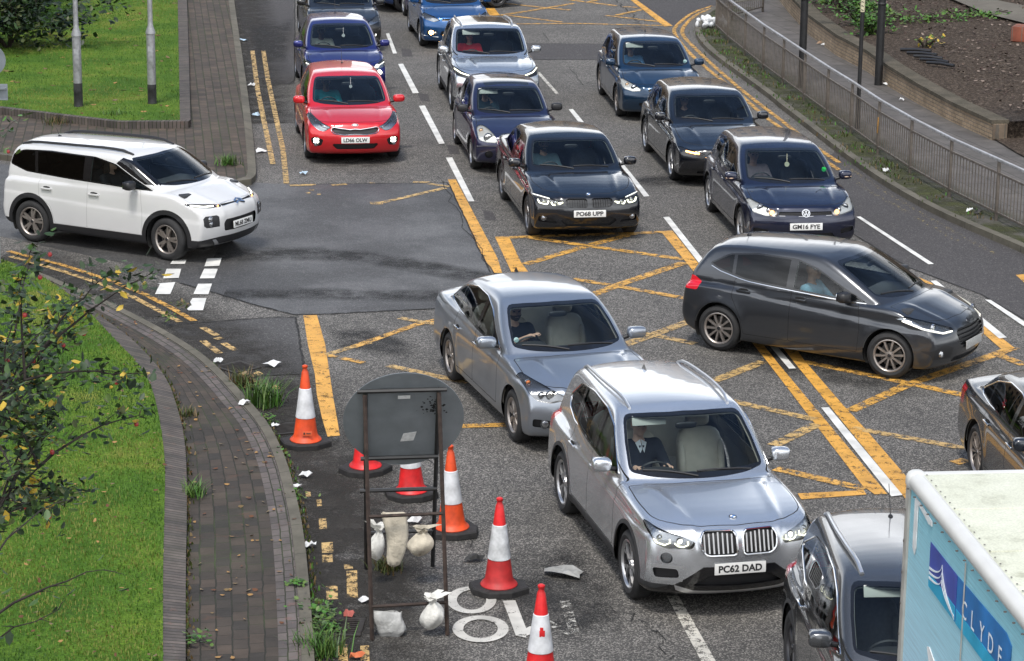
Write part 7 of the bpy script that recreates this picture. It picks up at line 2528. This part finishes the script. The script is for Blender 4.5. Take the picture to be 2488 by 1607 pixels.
BMW = hatch(name='saloon_car', label='black saloon with yellowish lit ring headlights and plate PO68 UPP', paint=P_BLACK, L=4.633, W=1.811, H=1.445, wb=2.81, fo=.78, R=.325, hz=.945, nz=.76, nr=.14, cw=.42, rake=.80, deck=1.04, re=1.02, zre=.075, rg=.48, zrg=1.03, rgb=-.01, no_rear=False, rw=(1.08, 1.30), rwy=(.52, .44), zshoulder=.94,
    dlo=[(.58, .925), (-.02, 1.245), (-.38, 1.318), (-.85, 1.325), (-1.32, 1.24), (-1.68, 1.04), (-1.58, 1.0), (-1.2, .965)], pillars=[(-.26, .10, -.05), (-1.24, .05, -.1)], doors=(.72, -.28, -1.16), privacy_from=1,
    head=[(.40, .665), (.43, .63), (.60, .60), (.78, .625), (.87, .70), (.86, .745), (.72, .735), (.52, .69)], bowl=LAMPDK, grilles=[[(.035, .575), (.32, .575), (.38, .61), (.385, .685), (.34, .715), (.06, .715), (.035, .69)]], grille_r=.04, grille_mat=GLOSSB,
    bars=[('deep', [(y, .585), (y, .705)], .004, 1) for y in np.r_[np.linspace(.07, .35, 8), -np.linspace(.07, .35, 8)]], strips=[('running_light', [(.45, .655), (.47, .615), (.53, .60), (.58, .615), (.60, .65)], .012, DRL, .015, (1, -1)), ('running_light', [(.64, .665), (.66, .625), (.72, .61), (.78, .635), (.80, .68)], .012, DRL, .015, (1, -1)), ('running_light', [(.42, .655), (.50, .64)], .010, DRL, .012, (1, -1)), ('lamp_brow', [(.62, .70), (.76, .725), (.85, .735)], .008, LEDSOFT, .02, (1, -1))],
    bulbs=[('headlight_bulb', .53, .645, .028, LAMPIN, .03, (1, -1)), ('headlight_bulb', .71, .655, .028, LAMPIN, .03, (1, -1))], lowers=[[(-.2, .27), (-.2, .42), (.38, .42), (.46, .36), (.36, .27)], [(.50, .31), (.56, .40), (.80, .43), (.80, .33)]], lower_mat=GLOSSB, fog=None,
    plate='PO68 UPP', plate_pos=(0, .485), badge=('roundel', 0, .765, .041), wheel='five_double', wheel_mat=mat('alloy_mid', (.22, .22, .23), .35, .8), mirror_w=.105, aerial=(-1.35, .08, 'fin'), ridge=.014, bonnet_y=(.80, .60), tail_side=[(-2.0, .70), (-2.0, .92), (-2.6, .92), (-2.6, .70)])
BMW['bulbs'] += [('fog_lamp', .72, .40, .036, LAMPIN, .0, (1, -1))]
BMW['loc'], BMW['rz'] = side_place((1219.5, 484), (1282, 569.2), 1.811)
MAZ = hatch(name='hatchback_car', label='teal blue hatchback with its sun visor down, furthest of the right-hand lane', paint=P_TEAL, L=4.43, W=1.755, H=1.47, wb=2.64, fo=.92, hz=.955, nz=.75, head=[(.46, .64), (.62, .62), (.80, .66), (.85, .77), (.80, .83), (.64, .77), (.50, .70)], bowl=mat('lamp_bowl_bright', (.75, .74, .70), .3, .5),
    grilles=[[(-.2, .57), (-.2, .68), (.32, .68), (.34, .64), (.24, .575)]], lowers=[[(-.2, .29), (-.2, .42), (.52, .40), (.50, .33), (.30, .29)]], visor=True, wheel='five', wheel_mat=ALLOYW, bulbs=[('headlight_bulb', .60, .69, .05, CHROME, .04, (1, -1)), ('indicator_lamp', .72, .73, .035, mat('amber_dull', (.75, .5, .3), .3), .045, (1, -1))], aerial=(-.6, .35, 'rod'), ridge=.016, bump=[(.03, .34), (0, .44), (.01, .56), (.06, .68)])
MAZ['loc'], MAZ['rz'] = side_place((1457, 229.7), (1498, 281.2), 1.755)
MAZB = hatch(name='hatchback_car', label='sleek black hatchback with one amber indicator lit, between the teal and the midnight blue ones', paint=P_BLACK, L=4.46, W=1.797, H=1.435, wb=2.725, fo=.93, R=.325, hz=.945, nz=.72, nr=.20, cw=.36, rake=.90, dlo_end=.80, privacy_from=9, head=[(.40, .61), (.50, .58), (.72, .60), (.86, .68), (.82, .705), (.60, .655)], bowl=LAMPDK,
    grilles=[[(-.2, .40), (-.2, .66), (.30, .66), (.40, .60), (.36, .46)]], grille_mat=GLOSSB, lowers=[[(-.2, .24), (-.2, .31), (.52, .34), (.56, .26)]], lower_mat=BLACKP, lips=[[(.36, .315), (.40, .36), (.80, .33), (.80, .29)]], lip_mat=GLOSSB, strips=[('grille_trim', [(.84, .60), (.50, .565), (.40, .57), (.33, .44), (0, .385)], .008, GLOSSB, -.004, (1, -1)), ('amber_lamp_lit', [(.52, .615), (.64, .625), (.74, .645)], .016, AMBERON, .012, (-1,))],
    bulbs=[('amber_lamp_lit', .58, .62, .025, AMBERON, .02, (-1,))], wheel='five_v', wheel_mat=ALLOY, ridge=.012, plate='-', plate_pos=(0, .36), plate_mat=GLOSSB)
MAZB['loc'], MAZB['rz'] = side_place((1568, 368.2), (1629, 434.9), 1.797)
GOLF = hatch(name='hatchback_car', label='midnight blue hatchback with a round chrome front emblem and plate GM16 FYE', paint=P_GOLF, L=4.255, W=1.79, H=1.46, wb=2.637, fo=.86, hz=.95, nz=.78, nr=.12, head=[(.43, .66), (.47, .625), (.62, .63), (.80, .67), (.86, .80), (.80, .83), (.62, .765), (.46, .705)], head_r=.015, bowl=mat('lamp_bowl_bright', (.75, .74, .70), .3, .5),
    grilles=[[(-.2, .64), (-.2, .70), (.415, .695), (.43, .645)]], grille_r=.01, bars=[('out', [(-.42, .635), (0, .628), (.42, .635)], .006, 3), ('in', [(-.42, .668), (0, .668), (.42, .668)], .005, 1)], lowers=[[(-.2, .255), (-.2, .35), (.44, .36), (.50, .27)], [(.58, .33), (.58, .41), (.80, .44), (.80, .36)]],
    bulbs=[('headlight_bulb', .68, .73, .045, LAMPIN, .045, (1, -1)), ('amber_lamp_lit', .52, .672, .040, mat('amber_warm', (.9, .5, .25), .2, emit=(1, .50, .20), estr=2.2), .03, (-1, 1)), ('headlight_bulb', .56, .70, .035, CHROME, .04, (1, -1))], plate='GM16 FYE', plate_pos=(0, .475), badge=('ring', 0, .675, .066), wheel='multi', wheel_mat=ALLOY, mirror_ind=mat('mirror_lens', (.7, .5, .35), .2), doors=(.84, -.26, -1.12), ridge=.012, gap=.009)
GOLF['loc'], GOLF['rz'] = side_place((1722, 513.4), (1797, 595), 1.79)
CIT = hatch(name='suv_car', label='white compact SUV with black wheel arches turning in from the side street', paint=P_WHITE, L=4.154, W=1.756, H=1.60, wb=2.604, fo=.83, R=.335, hz=1.10, nz=.90, nr=.10, cw=-.06, rake=.76, re=.20, zre=.07, rg=.06, zrg=1.10, zshoulder=1.06, clear=.22, tumb=.22, tumb2=.16, clad_sill=True, cladw=.075, sill=.36, door_lo=.365, crease=.70, crease_d=.008, flare=.004, scallop=.0, clad_mat=BLACKP, gap_mat=mat('seam_grey', (.42, .42, .42), .5), pillar_black=[(1.06, 1.05), (.30, 1.41), (.40, 1.50), (.62, 1.45), (1.25, 1.10)],
    bump=[(.03, .38), (0, .52), (.0, .70), (.03, .82)], dlo=[(1.04, 1.05), (.30, 1.40), (-.12, 1.475), (-1.0, 1.478), (-1.55, 1.44), (-1.76, 1.36), (-1.80, 1.20), (-1.45, 1.11)], pillars=[(.62, .03, .0), (-.22, .14, -.03), (-1.22, .06, -.18)], privacy_from=2, doors=(.84, -.20, -1.14), handle_z=.90, handle_mat=P_WHITE, seat_x=-.0, wheel_x=.50,
    head=[(.40, .885), (.42, .855), (.62, .85), (.83, .88), (.83, .925), (.62, .905)], grilles=[[(-.2, .865), (-.2, .885), (.40, .885), (.40, .865)]], lowers=[[(-.2, .47), (-.2, .66), (.40, .66), (.44, .60), (.42, .48)]], bars=[('out', [(-.40, .893), (0, .90), (.40, .893)], .006, 0), ('out', [(-.40, .86), (0, .866), (.40, .86)], .006, 0)],
    masks=[[(-.2, .2), (-.2, .40), (.5, .40), (.95, .36), (.95, .2)], [(.52, .565), (.52, .72), (.56, .745), (.74, .745), (.78, .71), (.78, .60), (.74, .565)]], mask_mat=BLACKP, lips=[[(-.2, .255), (-.2, .275), (.46, .275), (.56, .365), (.62, .365), (.52, .255)]], lip_mat=mat('silver_trim', (.6, .61, .63), .3, .8),
    bulbs=[('headlight_bulb', .65, .685, .05, LAMPIN, .0, (1, -1)), ('headlight_bulb', .65, .615, .04, LAMPIN, .0, (1, -1)), ('amber_lamp_lit', .47, .868, .022, mat('amber_small', (1, .4, .1), .2, emit=(1, .38, .12), estr=3), .0, (1, -1))], strips=[('running_light', [(.52, .872), (.66, .875), (.80, .90)], .014, LEDSOFT, .005, (1, -1))], plate='ML68 ZMU', plate_pos=(0, .555), badge=('chevrons', 0, .885, .11),
    rails=BLACKP, rail_r=.022, wheel='five_double', wheel_mat=ALLOYW, mirror_mat=BLACKP, aerial=(-1.35, .14, 'rod'), steer=-.12, seat_z=.44, tail_side=[(-1.86, .86), (-1.86, 1.02), (-2.3, 1.02), (-2.3, .86)], aerial_mat=BLACKP, mirror=(.70, 1.11))
CIT['loc'], CIT['rz'] = side_place((70, 587), (417, 635.5), 1.756)
FIE = hatch(name='hatchback_car', label='graphite grey hatchback with multi-spoke wheels crossing the yellow box', paint=P_GREY, L=4.04, W=1.735, H=1.50, wb=2.493, fo=.83, R=.312, hz=.985, nz=.79, nr=.18, cw=.0, rake=.90, re=.38, zre=.10, rg=.08, zrg=1.0, zshoulder=.95, dlo=[(.90, .945), (.12, 1.30), (-.20, 1.378), (-.80, 1.375), (-1.22, 1.315), (-1.50, 1.16), (-1.36, 1.10), (-.9, 1.02)],
    pillars=[(.56, .04, .0), (-.22, .11, -.03), (-1.08, .05, -.10)], privacy_from=2, doors=(.80, -.20, -1.06), mirror=(.62, 1.0), handle_z=.875, seat_x=-.02, wheel_x=.46, crease=.77, crease_d=.020, crease_s=.07, scallop=.005, scz=.44,
    head=[(.43, .70), (.46, .655), (.62, .645), (.80, .70), (.84, .82), (.81, .865), (.64, .795)], bowl=LAMPIN, grilles=[[(-.2, .45), (-.2, .68), (.36, .68), (.42, .62), (.36, .47)]], bars=[('in', [(-.38, z), (0, z), (.38, z)], .008, 1) for z in (.50, .55, .60, .65)], lowers=[[(-.2, .25), (-.2, .31), (.45, .33), (.48, .26)]], masks=[[(.52, .32), (.50, .46), (.66, .53), (.84, .44), (.80, .33)]], mask_mat=BLACKP,
    strips=[('running_light', [(.46, .665), (.62, .66), (.80, .725), (.83, .80)], .012, LEDSOFT, .01, (1, -1))], bulbs=[('headlight_bulb', .66, .72, .045, LAMPIN, .04, (1, -1)), ('fog_lamp', .68, .40, .042, mat('fog_white', (.7, .72, .74), .2, .3), .0, (1, -1))], plate='-', plate_pos=(0, .45), plate_mat=PLATEG, badge=('disc', 0, .72, .04), wheel='ten', wheel_mat=ALLOYW, mirror_mat=BLACKP, steer=.10, gap=.007, aerial=(-1.25, .18, 'rod'),
    tail_side=[(-1.60, .80), (-1.56, .90), (-1.68, .97), (-2.2, .97), (-2.2, .80)], tail_mat=TAILON, chromeline=True)
FIE['loc'], FIE['rz'] = side_place((1748, 853), (2152, 920), 1.735)
MERC = hatch(name='saloon_car', label='blue-grey metallic saloon with cream seats and its driver resting a hand on the wheel', paint=P_MERC, L=4.58, W=1.77, H=1.475, wb=2.76, fo=.80, R=.318, hz=.955, nz=.79, nr=.12, cw=.30, rake=.86, deck=1.05, re=1.02, zre=.075, rg=.45, zrg=1.04, rw=(1.09, 1.31), rwy=(.52, .44), zshoulder=.96, apillar=.052,
    dlo=[(.66, .935), (.02, 1.27), (-.36, 1.36), (-.85, 1.362), (-1.28, 1.28), (-1.70, 1.05), (-1.58, 1.015), (-1.1, .985)], pillars=[(-.26, .10, -.05), (-1.22, .04, -.1)], doors=(.74, -.28, -1.16), head=[(.42, .70), (.44, .66), (.60, .625), (.74, .645), (.82, .72), (.84, .84), (.80, .87), (.62, .80)], bowl=mat('lamp_bowl_chrome', (.30, .30, .31), .25, .9), head_r=.03,
    grilles=[[(-.2, .58), (-.2, .76), (.36, .76), (.30, .60)]], bars=[('in', [(-.33, z), (0, z), (.33, z)], .010, 0) for z in (.62, .67, .72)], lowers=[[(-.2, .28), (-.2, .42), (.40, .42), (.46, .30)], [(.50, .32), (.56, .42), (.80, .44), (.80, .34)]], bulbs=[('headlight_bulb', .58, .71, .05, mat('lamp_reflector', (.85, .85, .82), .15, .8), .03, (1, -1)), ('indicator_lamp', .77, .80, .03, mat('amber_dark', (.6, .18, .05), .3), .035, (1, -1)), ('fog_lamp', .66, .38, .050, LAMPIN, .0, (1, -1)), ('headlight_bulb', .68, .70, .035, CHROME, .03, (1, -1))],
    lips=[[(-.2, .235), (-.2, .275), (.48, .275), (.84, .30), (.84, .25)]], lip_mat=P_MERC, plate='-', plate_pos=(0, .50), wheel='seven', wheel_mat=mat('alloy_worn', (.36, .33, .31), .4, .8), seat_mat=SEATB, handle_mat=CHROME, aerial=(-1.25, .07, 'fin'), ridge=.012, crease=.82, crease_d=.020, mirror_w=.125, roll=.5)
MERC['loc'], MERC['rz'] = side_place((1091, 921), (1249, 1074), 1.77)
QASH = hatch(name='suv_car', label='dark grey SUV with a chrome window line, between silver SUV and box truck', paint=P_GREY2, L=4.377, W=1.806, H=1.60, wb=2.646, fo=.90, R=.35, hz=1.05, nz=.88, cw=.38, rake=.84, re=.26, zre=.09, zshoulder=1.03, zrg=1.04, clear=.20, tumb=.27, tumb2=.18, clad_sill=True, cladw=.04, sill=.34, door_lo=.36, handle_mat=CHROME, handle_z=.90,
    dlo=[(.60, 1.03), (.06, 1.37), (-.35, 1.465), (-.85, 1.47), (-1.40, 1.39), (-1.78, 1.20), (-1.70, 1.14), (-1.15, 1.06)], pillars=[(-.26, .10, -.05), (-1.24, .07, -.12)], privacy_from=9, doors=(.80, -.26, -1.14), rails=mat('rail_silver', (.62, .63, .65), .3, .8), rail_r=.022, aerial=(-1.42, .30, 'rod'), wheel='five', wheel_mat=ALLOYD, seat_z=.42, chromeline=True, crease=.84, crease_d=.022,
    tail_side=[(-1.74, .84), (-1.80, 1.0), (-1.95, 1.03), (-2.5, 1.03), (-2.5, .84)], visor=True, mirror=(.46, 1.11))
QASH['loc'], QASH['rz'] = ref_place(1920.5, 1573.7, .35, -QASH['wb'] / 2, -QASH['W'] / 2 + .02, math.radians(-86.5))
AUDI = hatch(name='saloon_car', label='slate saloon with a bright window line, cut off by the right edge', paint=P_AUDI, L=4.72, W=1.84, H=1.43, wb=2.82, fo=.87, R=.33, hz=.965, nz=.78, cw=.46, rake=.82, deck=1.04, re=1.05, zre=.075, rg=.5, zrg=1.03, rw=(1.08, 1.30), rwy=(.52, .44), zshoulder=.95, dlo=[(.58, .935), (-.02, 1.245), (-.38, 1.318), (-.85, 1.31), (-1.25, 1.22), (-1.66, 1.02), (-1.55, .985), (-1.2, .97)],
    pillars=[(-.26, .10, -.05), (-1.24, .05, -.1)], privacy_from=0, doors=(.72, -.28, -1.18), chromeline=True, handle_mat=CHROME, wheel='multi', wheel_mat=ALLOYW, crease=.80, crease_d=.024, tail_side=[(-2.05, .72), (-2.05, .92), (-2.7, .92), (-2.7, .72)])
AUDI['loc'], AUDI['rz'] = ref_place(2370, 1100, .33, -AUDI['wb'] / 2, -AUDI['W'] / 2 + .02, math.radians(-84))
for c_, r_ in ((KIA, .040), (VIO, .044), (BLK, .05), (POLO, .046), (PUR, .055), (TURN, .055), (KAD, .042), (CLIO, .040), (BMW, .037), (MAZ, .042), (MAZB, .040), (GOLF, .038), (CIT, .036), (FIE, .034), (MERC, .034), (QASH, .036), (AUDI, .042), (X1, .033)): c_['res'] = r_
for c_ in (BMW, MERC, AUDI): c_['rbow'] = .12
CARSET = {}
def chrome_line(root, C_, s):
    """bright strip round (or only under) the side windows"""
    d_ = np.vstack([round_poly(s['dlo'], .05, 3)] * 2)
    d_ = d_[:len(d_) // 2 + 1]
    for sg in (1, -1):
        b = MB()
        if s['chromeline'] == 'all':
            P = [Vector((x, sg * (C_.sy(x, z) + .002), z)) for x, z in d_]
        else:
            low = sorted([(x, z - .012) for x, z in d_ if z < s['hz'] + .16], key=lambda q: q[0])
            xs = np.linspace(low[0][0], low[-1][0], 16)
            P = [Vector((x, sg * (C_.sy(x, z) + .003), z)) for x, z in zip(xs, np.interp(xs, [q[0] for q in low], [q[1] for q in low]))]
        P = [p for p in P if p.y == p.y]
        b.tube(P, .009, 6)
        b.build('window_chrome', CHROME, root)
X1['chromeline'] = MERC['chromeline'] = QASH['chromeline'] = AUDI['chromeline'] = 'all'
for nm in ('KIA', 'VIO', 'BLK', 'POLO', 'PUR', 'TURN', 'KAD', 'CLIO', 'BMW', 'MAZ', 'MAZB', 'GOLF', 'CIT', 'FIE', 'MERC', 'QASH', 'AUDI', 'X1'):
    s = globals()[nm]
    if s.get('chromeline'): s['extra'] = chrome_line
    s['group'] = 'cars in the traffic'
    if nm in ('X1', 'MERC'): s['lining_mat'] = mat('headlining_cream', (.36, .33, .29), .85)
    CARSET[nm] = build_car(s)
def drive(nm, label, dz=0.0, dx=0.0, **k):
    s = globals()[nm]
    driver(CARSET[nm], (s.get('seat_x', -.12) + .03 + dx, -.36, s['seat_z'] + .20 + dz), label, **k)
drive('KIA', 'person in a turquoise top driving the bright red car', shirt=(.01, .30, .34), skin='tan')
drive('VIO', 'bearded person in a white top and pale cap driving the violet blue car', shirt=(.55, .55, .48), skin='brown', hair=(.5, .5, .45), style='cap')
drive('KAD', 'person in a red top driving the light silver SUV', shirt=(.62, .03, .05), skin='pale', hair=(.05, .03, .02), style='long')
drive('CLIO', 'person with a hand raised to the chin in the old navy car', shirt=(.05, .10, .13), skin='pale', pose='chin', hair=(.3, .27, .22))
drive('BMW', 'bearded person in a blue-grey shirt driving the black saloon', shirt=(.14, .22, .26), skin='pale', style='beard')
drive('MAZ', 'person in a light blue shirt driving the teal car', shirt=(.20, .42, .72), skin='pale', hair=(.25, .2, .15))
drive('MAZB', 'person with dark hair driving the sleek black car', shirt=(.015, .015, .018), skin='pale', style='long')
drive('GOLF', 'person in a pale patterned top driving the midnight blue car', shirt=(.45, .36, .38), skin='pale', hair=(.20, .14, .09), style='short')
drive('CIT', 'person in dark clothes driving the white compact SUV', shirt=(.02, .022, .026), skin='pale', style='long')
drive('FIE', 'person in a light blue shirt driving the graphite grey car', shirt=(.20, .42, .55), skin='tan', hair=(.3, .28, .26))
drive('MERC', 'person in dark blue resting a hand on top of the wheel of the blue-grey saloon', shirt=(.018, .022, .038), skin='pale', pose='over', sleeve=.25, style='beard', hair=(.06, .035, .02))
drive('X1', 'person in a dark suit and tie driving the silver SUV', shirt=(.016, .018, .028), skin='pale', tie=(.03, .03, .05), hair=(.2, .18, .16))

# small things inside the windscreens
def hang(nm, y, z, rad, m, label_name, dx=.10, cord=True):
    s = globals()[nm]; root = CARSET[nm]
    C_ = Car(s)
    x = C_.sx(abs(y), z) - dx
    b = MB(); b.lathe([(0, -.004), (rad, -.004), (rad, .004), (0, .004)], (x, y, z), 'X', 20)
    if cord: b.tube([(x, y, z + rad), (x - .02, y, z + .17)], .003, 4)
    b.build(label_name, m, root)
hang('GOLF', .0, 1.18, .040, mat('freshener', (.75, .75, .55), .6), 'air_freshener')
hang('GOLF', .60, 1.10, .038, mat('green_sticker', (.02, .55, .10), .5), 'windscreen_sticker', .015, False)
hang('KIA', .05, 1.20, .030, PAPER, 'air_freshener')
hang('VIO', .05, 1.20, .036, PAPER, 'air_freshener')
hang('MAZ', .62, 1.04, .040, mat('pale_sticker', (.45, .65, .65), .5), 'windscreen_sticker', .012, False)
hang('MERC', -.62, 1.06, .032, mat('pale_sticker', (.45, .65, .65), .5), 'windscreen_sticker', .012, False)

# ---------------------------------------------------------------- box truck at the lower right
ZT = 3.4
tc_ = G(2118 * 1.0432, 1092 * 1.0432, ZT)
tr = empty('box_truck', (tc_.x, tc_.y, 0), math.radians(-84.2))
tag(tr, 'box truck with a pale blue side lettered CLYDE and a dirty cream roof', 'truck', 'vehicles in the traffic')
# truck coordinates: x forward from the rear, y left; the side towards us is y = 0 and the body reaches to y = +2.2
TL_, TW_ = 5.2, 2.25
TR_SIDE = bpy.data.materials.new('truck_side')
nt, N, L = nodes_of(TR_SIDE)
b_ = N['Principled BSDF']; tcn = N.new('ShaderNodeTexCoord')
n1 = N.new('ShaderNodeTexNoise'); n1.inputs['Scale'].default_value = .8; n1.inputs['Detail'].default_value = 2
mp = N.new('ShaderNodeMapping'); mp.inputs['Scale'].default_value = (1.0, 1, 60); L.new(tcn.outputs['Object'], mp.inputs['Vector'])
n2 = N.new('ShaderNodeTexNoise'); n2.inputs['Scale'].default_value = 1.6; n2.inputs['Detail'].default_value = 5; n2.inputs['Roughness'].default_value = .7
L.new(tcn.outputs['Object'], n1.inputs['Vector']); L.new(mp.outputs[0], n2.inputs['Vector'])
spz = N.new('ShaderNodeSeparateXYZ'); L.new(tcn.outputs['Object'], spz.inputs[0])
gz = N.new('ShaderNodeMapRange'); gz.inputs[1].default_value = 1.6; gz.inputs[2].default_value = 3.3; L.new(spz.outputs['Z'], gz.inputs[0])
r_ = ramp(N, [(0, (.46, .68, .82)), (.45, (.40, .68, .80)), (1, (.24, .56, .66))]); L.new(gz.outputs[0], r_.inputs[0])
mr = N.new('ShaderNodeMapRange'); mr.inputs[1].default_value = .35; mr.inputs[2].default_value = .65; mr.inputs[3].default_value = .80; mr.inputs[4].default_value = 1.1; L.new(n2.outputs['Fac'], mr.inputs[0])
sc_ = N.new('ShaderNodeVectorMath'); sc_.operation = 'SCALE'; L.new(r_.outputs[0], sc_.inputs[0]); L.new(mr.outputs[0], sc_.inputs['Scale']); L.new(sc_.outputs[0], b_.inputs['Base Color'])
b_.inputs['Roughness'].default_value = .45
T_ROOF = patchy('truck_roof', [(.28, (.30, .30, .22)), (.45, (.56, .57, .46)), (.7, (.66, .67, .56))], 2.4, fine=70, fine_amt=.12, bump=.08, rough=.6)
T_RIM = mat('truck_rail', (.60, .60, .58), .4, .1, noise=(3, .07))
T_POST = mat('truck_post', (.40, .39, .36), .5, .2, noise=(5, .2))
T_BLUE = mat('truck_banner_blue', (.012, .16, .44), .45, noise=(4, .25))
T_BLUE2 = mat('truck_banner_violet', (.045, .075, .36), .45, noise=(4, .25))
T_CYAN = mat('truck_banner_cyan', (.015, .36, .58), .45, noise=(4, .2))
T_LET = mat('truck_letters', (.78, .84, .88), .4)
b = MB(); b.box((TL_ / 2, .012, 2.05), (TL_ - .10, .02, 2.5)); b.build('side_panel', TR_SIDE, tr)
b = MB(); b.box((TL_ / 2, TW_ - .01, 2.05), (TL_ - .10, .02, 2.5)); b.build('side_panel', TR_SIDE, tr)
b = MB(); b.box((.012, TW_ / 2, 2.05), (.02, TW_ - .10, 2.5)); b.build('rear_door', T_RIM, tr)
b = MB(); b.box((TL_ - .012, TW_ / 2, 2.05), (.02, TW_ - .10, 2.5)); b.build('front_panel', T_RIM, tr)
b = MB(); b.box((TL_ / 2, TW_ / 2, ZT - .035), (TL_ - .16, TW_ - .16, .03), ch=.01)
for k in range(1, 6): b.box((TL_ * k / 6, TW_ / 2, ZT - .019), (.015, TW_ - .2, .008), ch=.003)
b.build('roof', T_ROOF, tr)
b = MB()
for y in (.045, TW_ - .045): b.tube([(.03, y, ZT - .075), (TL_ - .03, y, ZT - .075)], .068, 14)
for x in (.045, TL_ - .045): b.tube([(x, .06, ZT - .075), (x, TW_ - .06, ZT - .075)], .062, 14)
for y in (.045, TW_ - .045):
    for x in (.045, TL_ - .045): blob(b, (x, y, ZT - .075), (.078, .078, .078), .8, 14)
b.build('roof_rail', T_RIM, tr, angle=60)
b = MB()
for k in range(26): b.lathe([(0, .008), (.010, .006), (.012, 0)], (.12 + k * .19, -.036, ZT - .115), 'Z', 8)
for k in range(40): b.lathe([(0, .004), (.006, .003), (.008, 0)], (.12 + k * .125, .10, ZT - .012), 'Z', 6)
for k in range(10): b.lathe([(0, -.004), (.010, -.003), (.012, 0)], (.03, -.024, ZT - .3 - k * .24), 'Y', 8)
b.build('rivets', mat('rivet', (.12, .11, .10), .5, .5), tr)
b = MB()
for y in (.02, TW_ - .02):
    for x in (.035, TL_ - .035): b.box((x, y, 2.02), (.09, .075, 2.50), ch=.01)
b.box((TL_ / 2, TW_ / 2, .76), (TL_, TW_, .10), ch=.01)
b.build('corner_post', T_POST, tr)
def on_side(u, v, d=0.0): return Vector((u, .001 - d, v))
b = MB()
b.prism([(.68, 2.755), (.68, 3.08), (1.385, 3.085), (1.385, 2.755)], -.004, -.001, 'Y', 1)
b.prism([(1.40, 2.752), (1.40, 3.087), (2.54, 3.125), (2.66, 3.085), (2.66, 2.752)], -.004, -.001, 'Y', 0)
b.prism([(.685, 2.755), (.685, 2.86), (1.38, 2.86), (1.38, 2.755)], -.006, -.003, 'Y', 2)
b.prism([(1.405, 2.752), (1.405, 2.855), (2.655, 2.855), (2.655, 2.752)], -.006, -.003, 'Y', 2)
bn = b.build('banner', [T_BLUE, T_BLUE2, T_CYAN], tr, smooth=False)
b = MB()
def swoosh(P0, P1, P2, w0, w1):
    n = 16; up, dn = [], []
    for i in range(n + 1):
        t = i / n
        x = P0[0] * (1 - t) ** 2 + 2 * P1[0] * t * (1 - t) + P2[0] * t * t; z = P0[1] * (1 - t) ** 2 + 2 * P1[1] * t * (1 - t) + P2[1] * t * t
        w = w0 + (w1 - w0) * t
        up.append((x, z + w)); dn.append((x, z - w))
    b.prism(up + dn[::-1], -.010, -.007, 'Y')
pk = (1.02, 3.03)
for k in range(3):
    swoosh((pk[0], pk[1] - k * .055), (.99, 2.93 - k * .045), (.70, 2.895 - k * .035), .002, .009)
    swoosh((pk[0], pk[1] - k * .055), (1.05, 2.88 - k * .03), (1.37, 2.772 + k * .006), .002, .009)
b.build('wave_emblem', T_LET, tr, smooth=False)
for ch, u_ in zip('CLYDE', (1.61, 1.82, 2.03, 2.24, 2.45)):
    V_, F_ = text_mesh(ch, .25, .0)
    V_[:, 1] *= .125 / (V_[:, 1].max() - V_[:, 1].min()); V_[:, 0] *= .72
    b = MB(); b.add([Vector((u_ + v[0], -.008 - max(v[2], 0), 2.925 + .01 * (u_ - 1.6) + v[1])) for v in V_], F_)
    b.build('letter', T_LET, tr, smooth=False)
b = MB()
b.prism([(.22, 2.88), (.22, 3.26), (.31, 3.26), (.31, 2.90), (.28, 2.84)], -.008, -.001, 'Y'); b.prism([(.311, 3.26), (.311, 3.235), (.62, 3.19), (.70, 3.20), (.70, 3.235), (.36, 3.26)], -.008, -.001, 'Y')
b.build('white_mark', mat('truck_white', (.74, .76, .76), .5, noise=(9, .15)), tr, smooth=False); b = MB()
b.prism([(.74, 2.32), (.80, 2.34), (1.15, 2.22), (1.10, 2.05), (.85, 2.18)], -.008, -.001, 'Y')
b.build('white_mark', mat('truck_white', (.74, .76, .76), .5, noise=(9, .15)), tr, smooth=False)
b = MB(); b.box((1.585, -.010, 2.05), (.012, .008, 2.4), ch=.002); b.build('panel_joint', T_POST, tr)
# chassis, cab and wheels, below and ahead of the body
b = MB(); b.box((TL_ / 2 + .3, TW_ / 2, .60), (TL_ + 1.0, .9, .18), ch=.02); b.build('chassis', BLACKM, tr)
b = MB()
b.prism(round_poly([(TL_ + .08, .45), (TL_ + .08, 2.25), (TL_ + .9, 2.25), (TL_ + 1.35, 1.45), (TL_ + 1.75, 1.15), (TL_ + 1.78, .45)], .12, 4), .12, TW_ - .12, 'Y')
b.build('cab', P_WHITE, tr)
b = MB(); b.add([(TL_ + .93, .22, 2.14), (TL_ + 1.335, .22, 1.50), (TL_ + 1.335, TW_ - .22, 1.50), (TL_ + .93, TW_ - .22, 2.14)], [(0, 1, 2, 3)])
o = b.build('windscreen', GLOSSB, tr); o.location = (.012, 0, .012)
me_h, me_t, me_r = wheel_meshes(.38, 'nine', ALLOYD)
for x in (.95, TL_ + 1.1):
    for y, f_ in ((.12, 0), (TW_ - .12, math.pi)):
        w = link('wheel', me_h, tr, (x, y, .38)); w.rotation_euler = (0, 0, f_)
        link('tyre', me_t, w); link('rim', me_r, w)
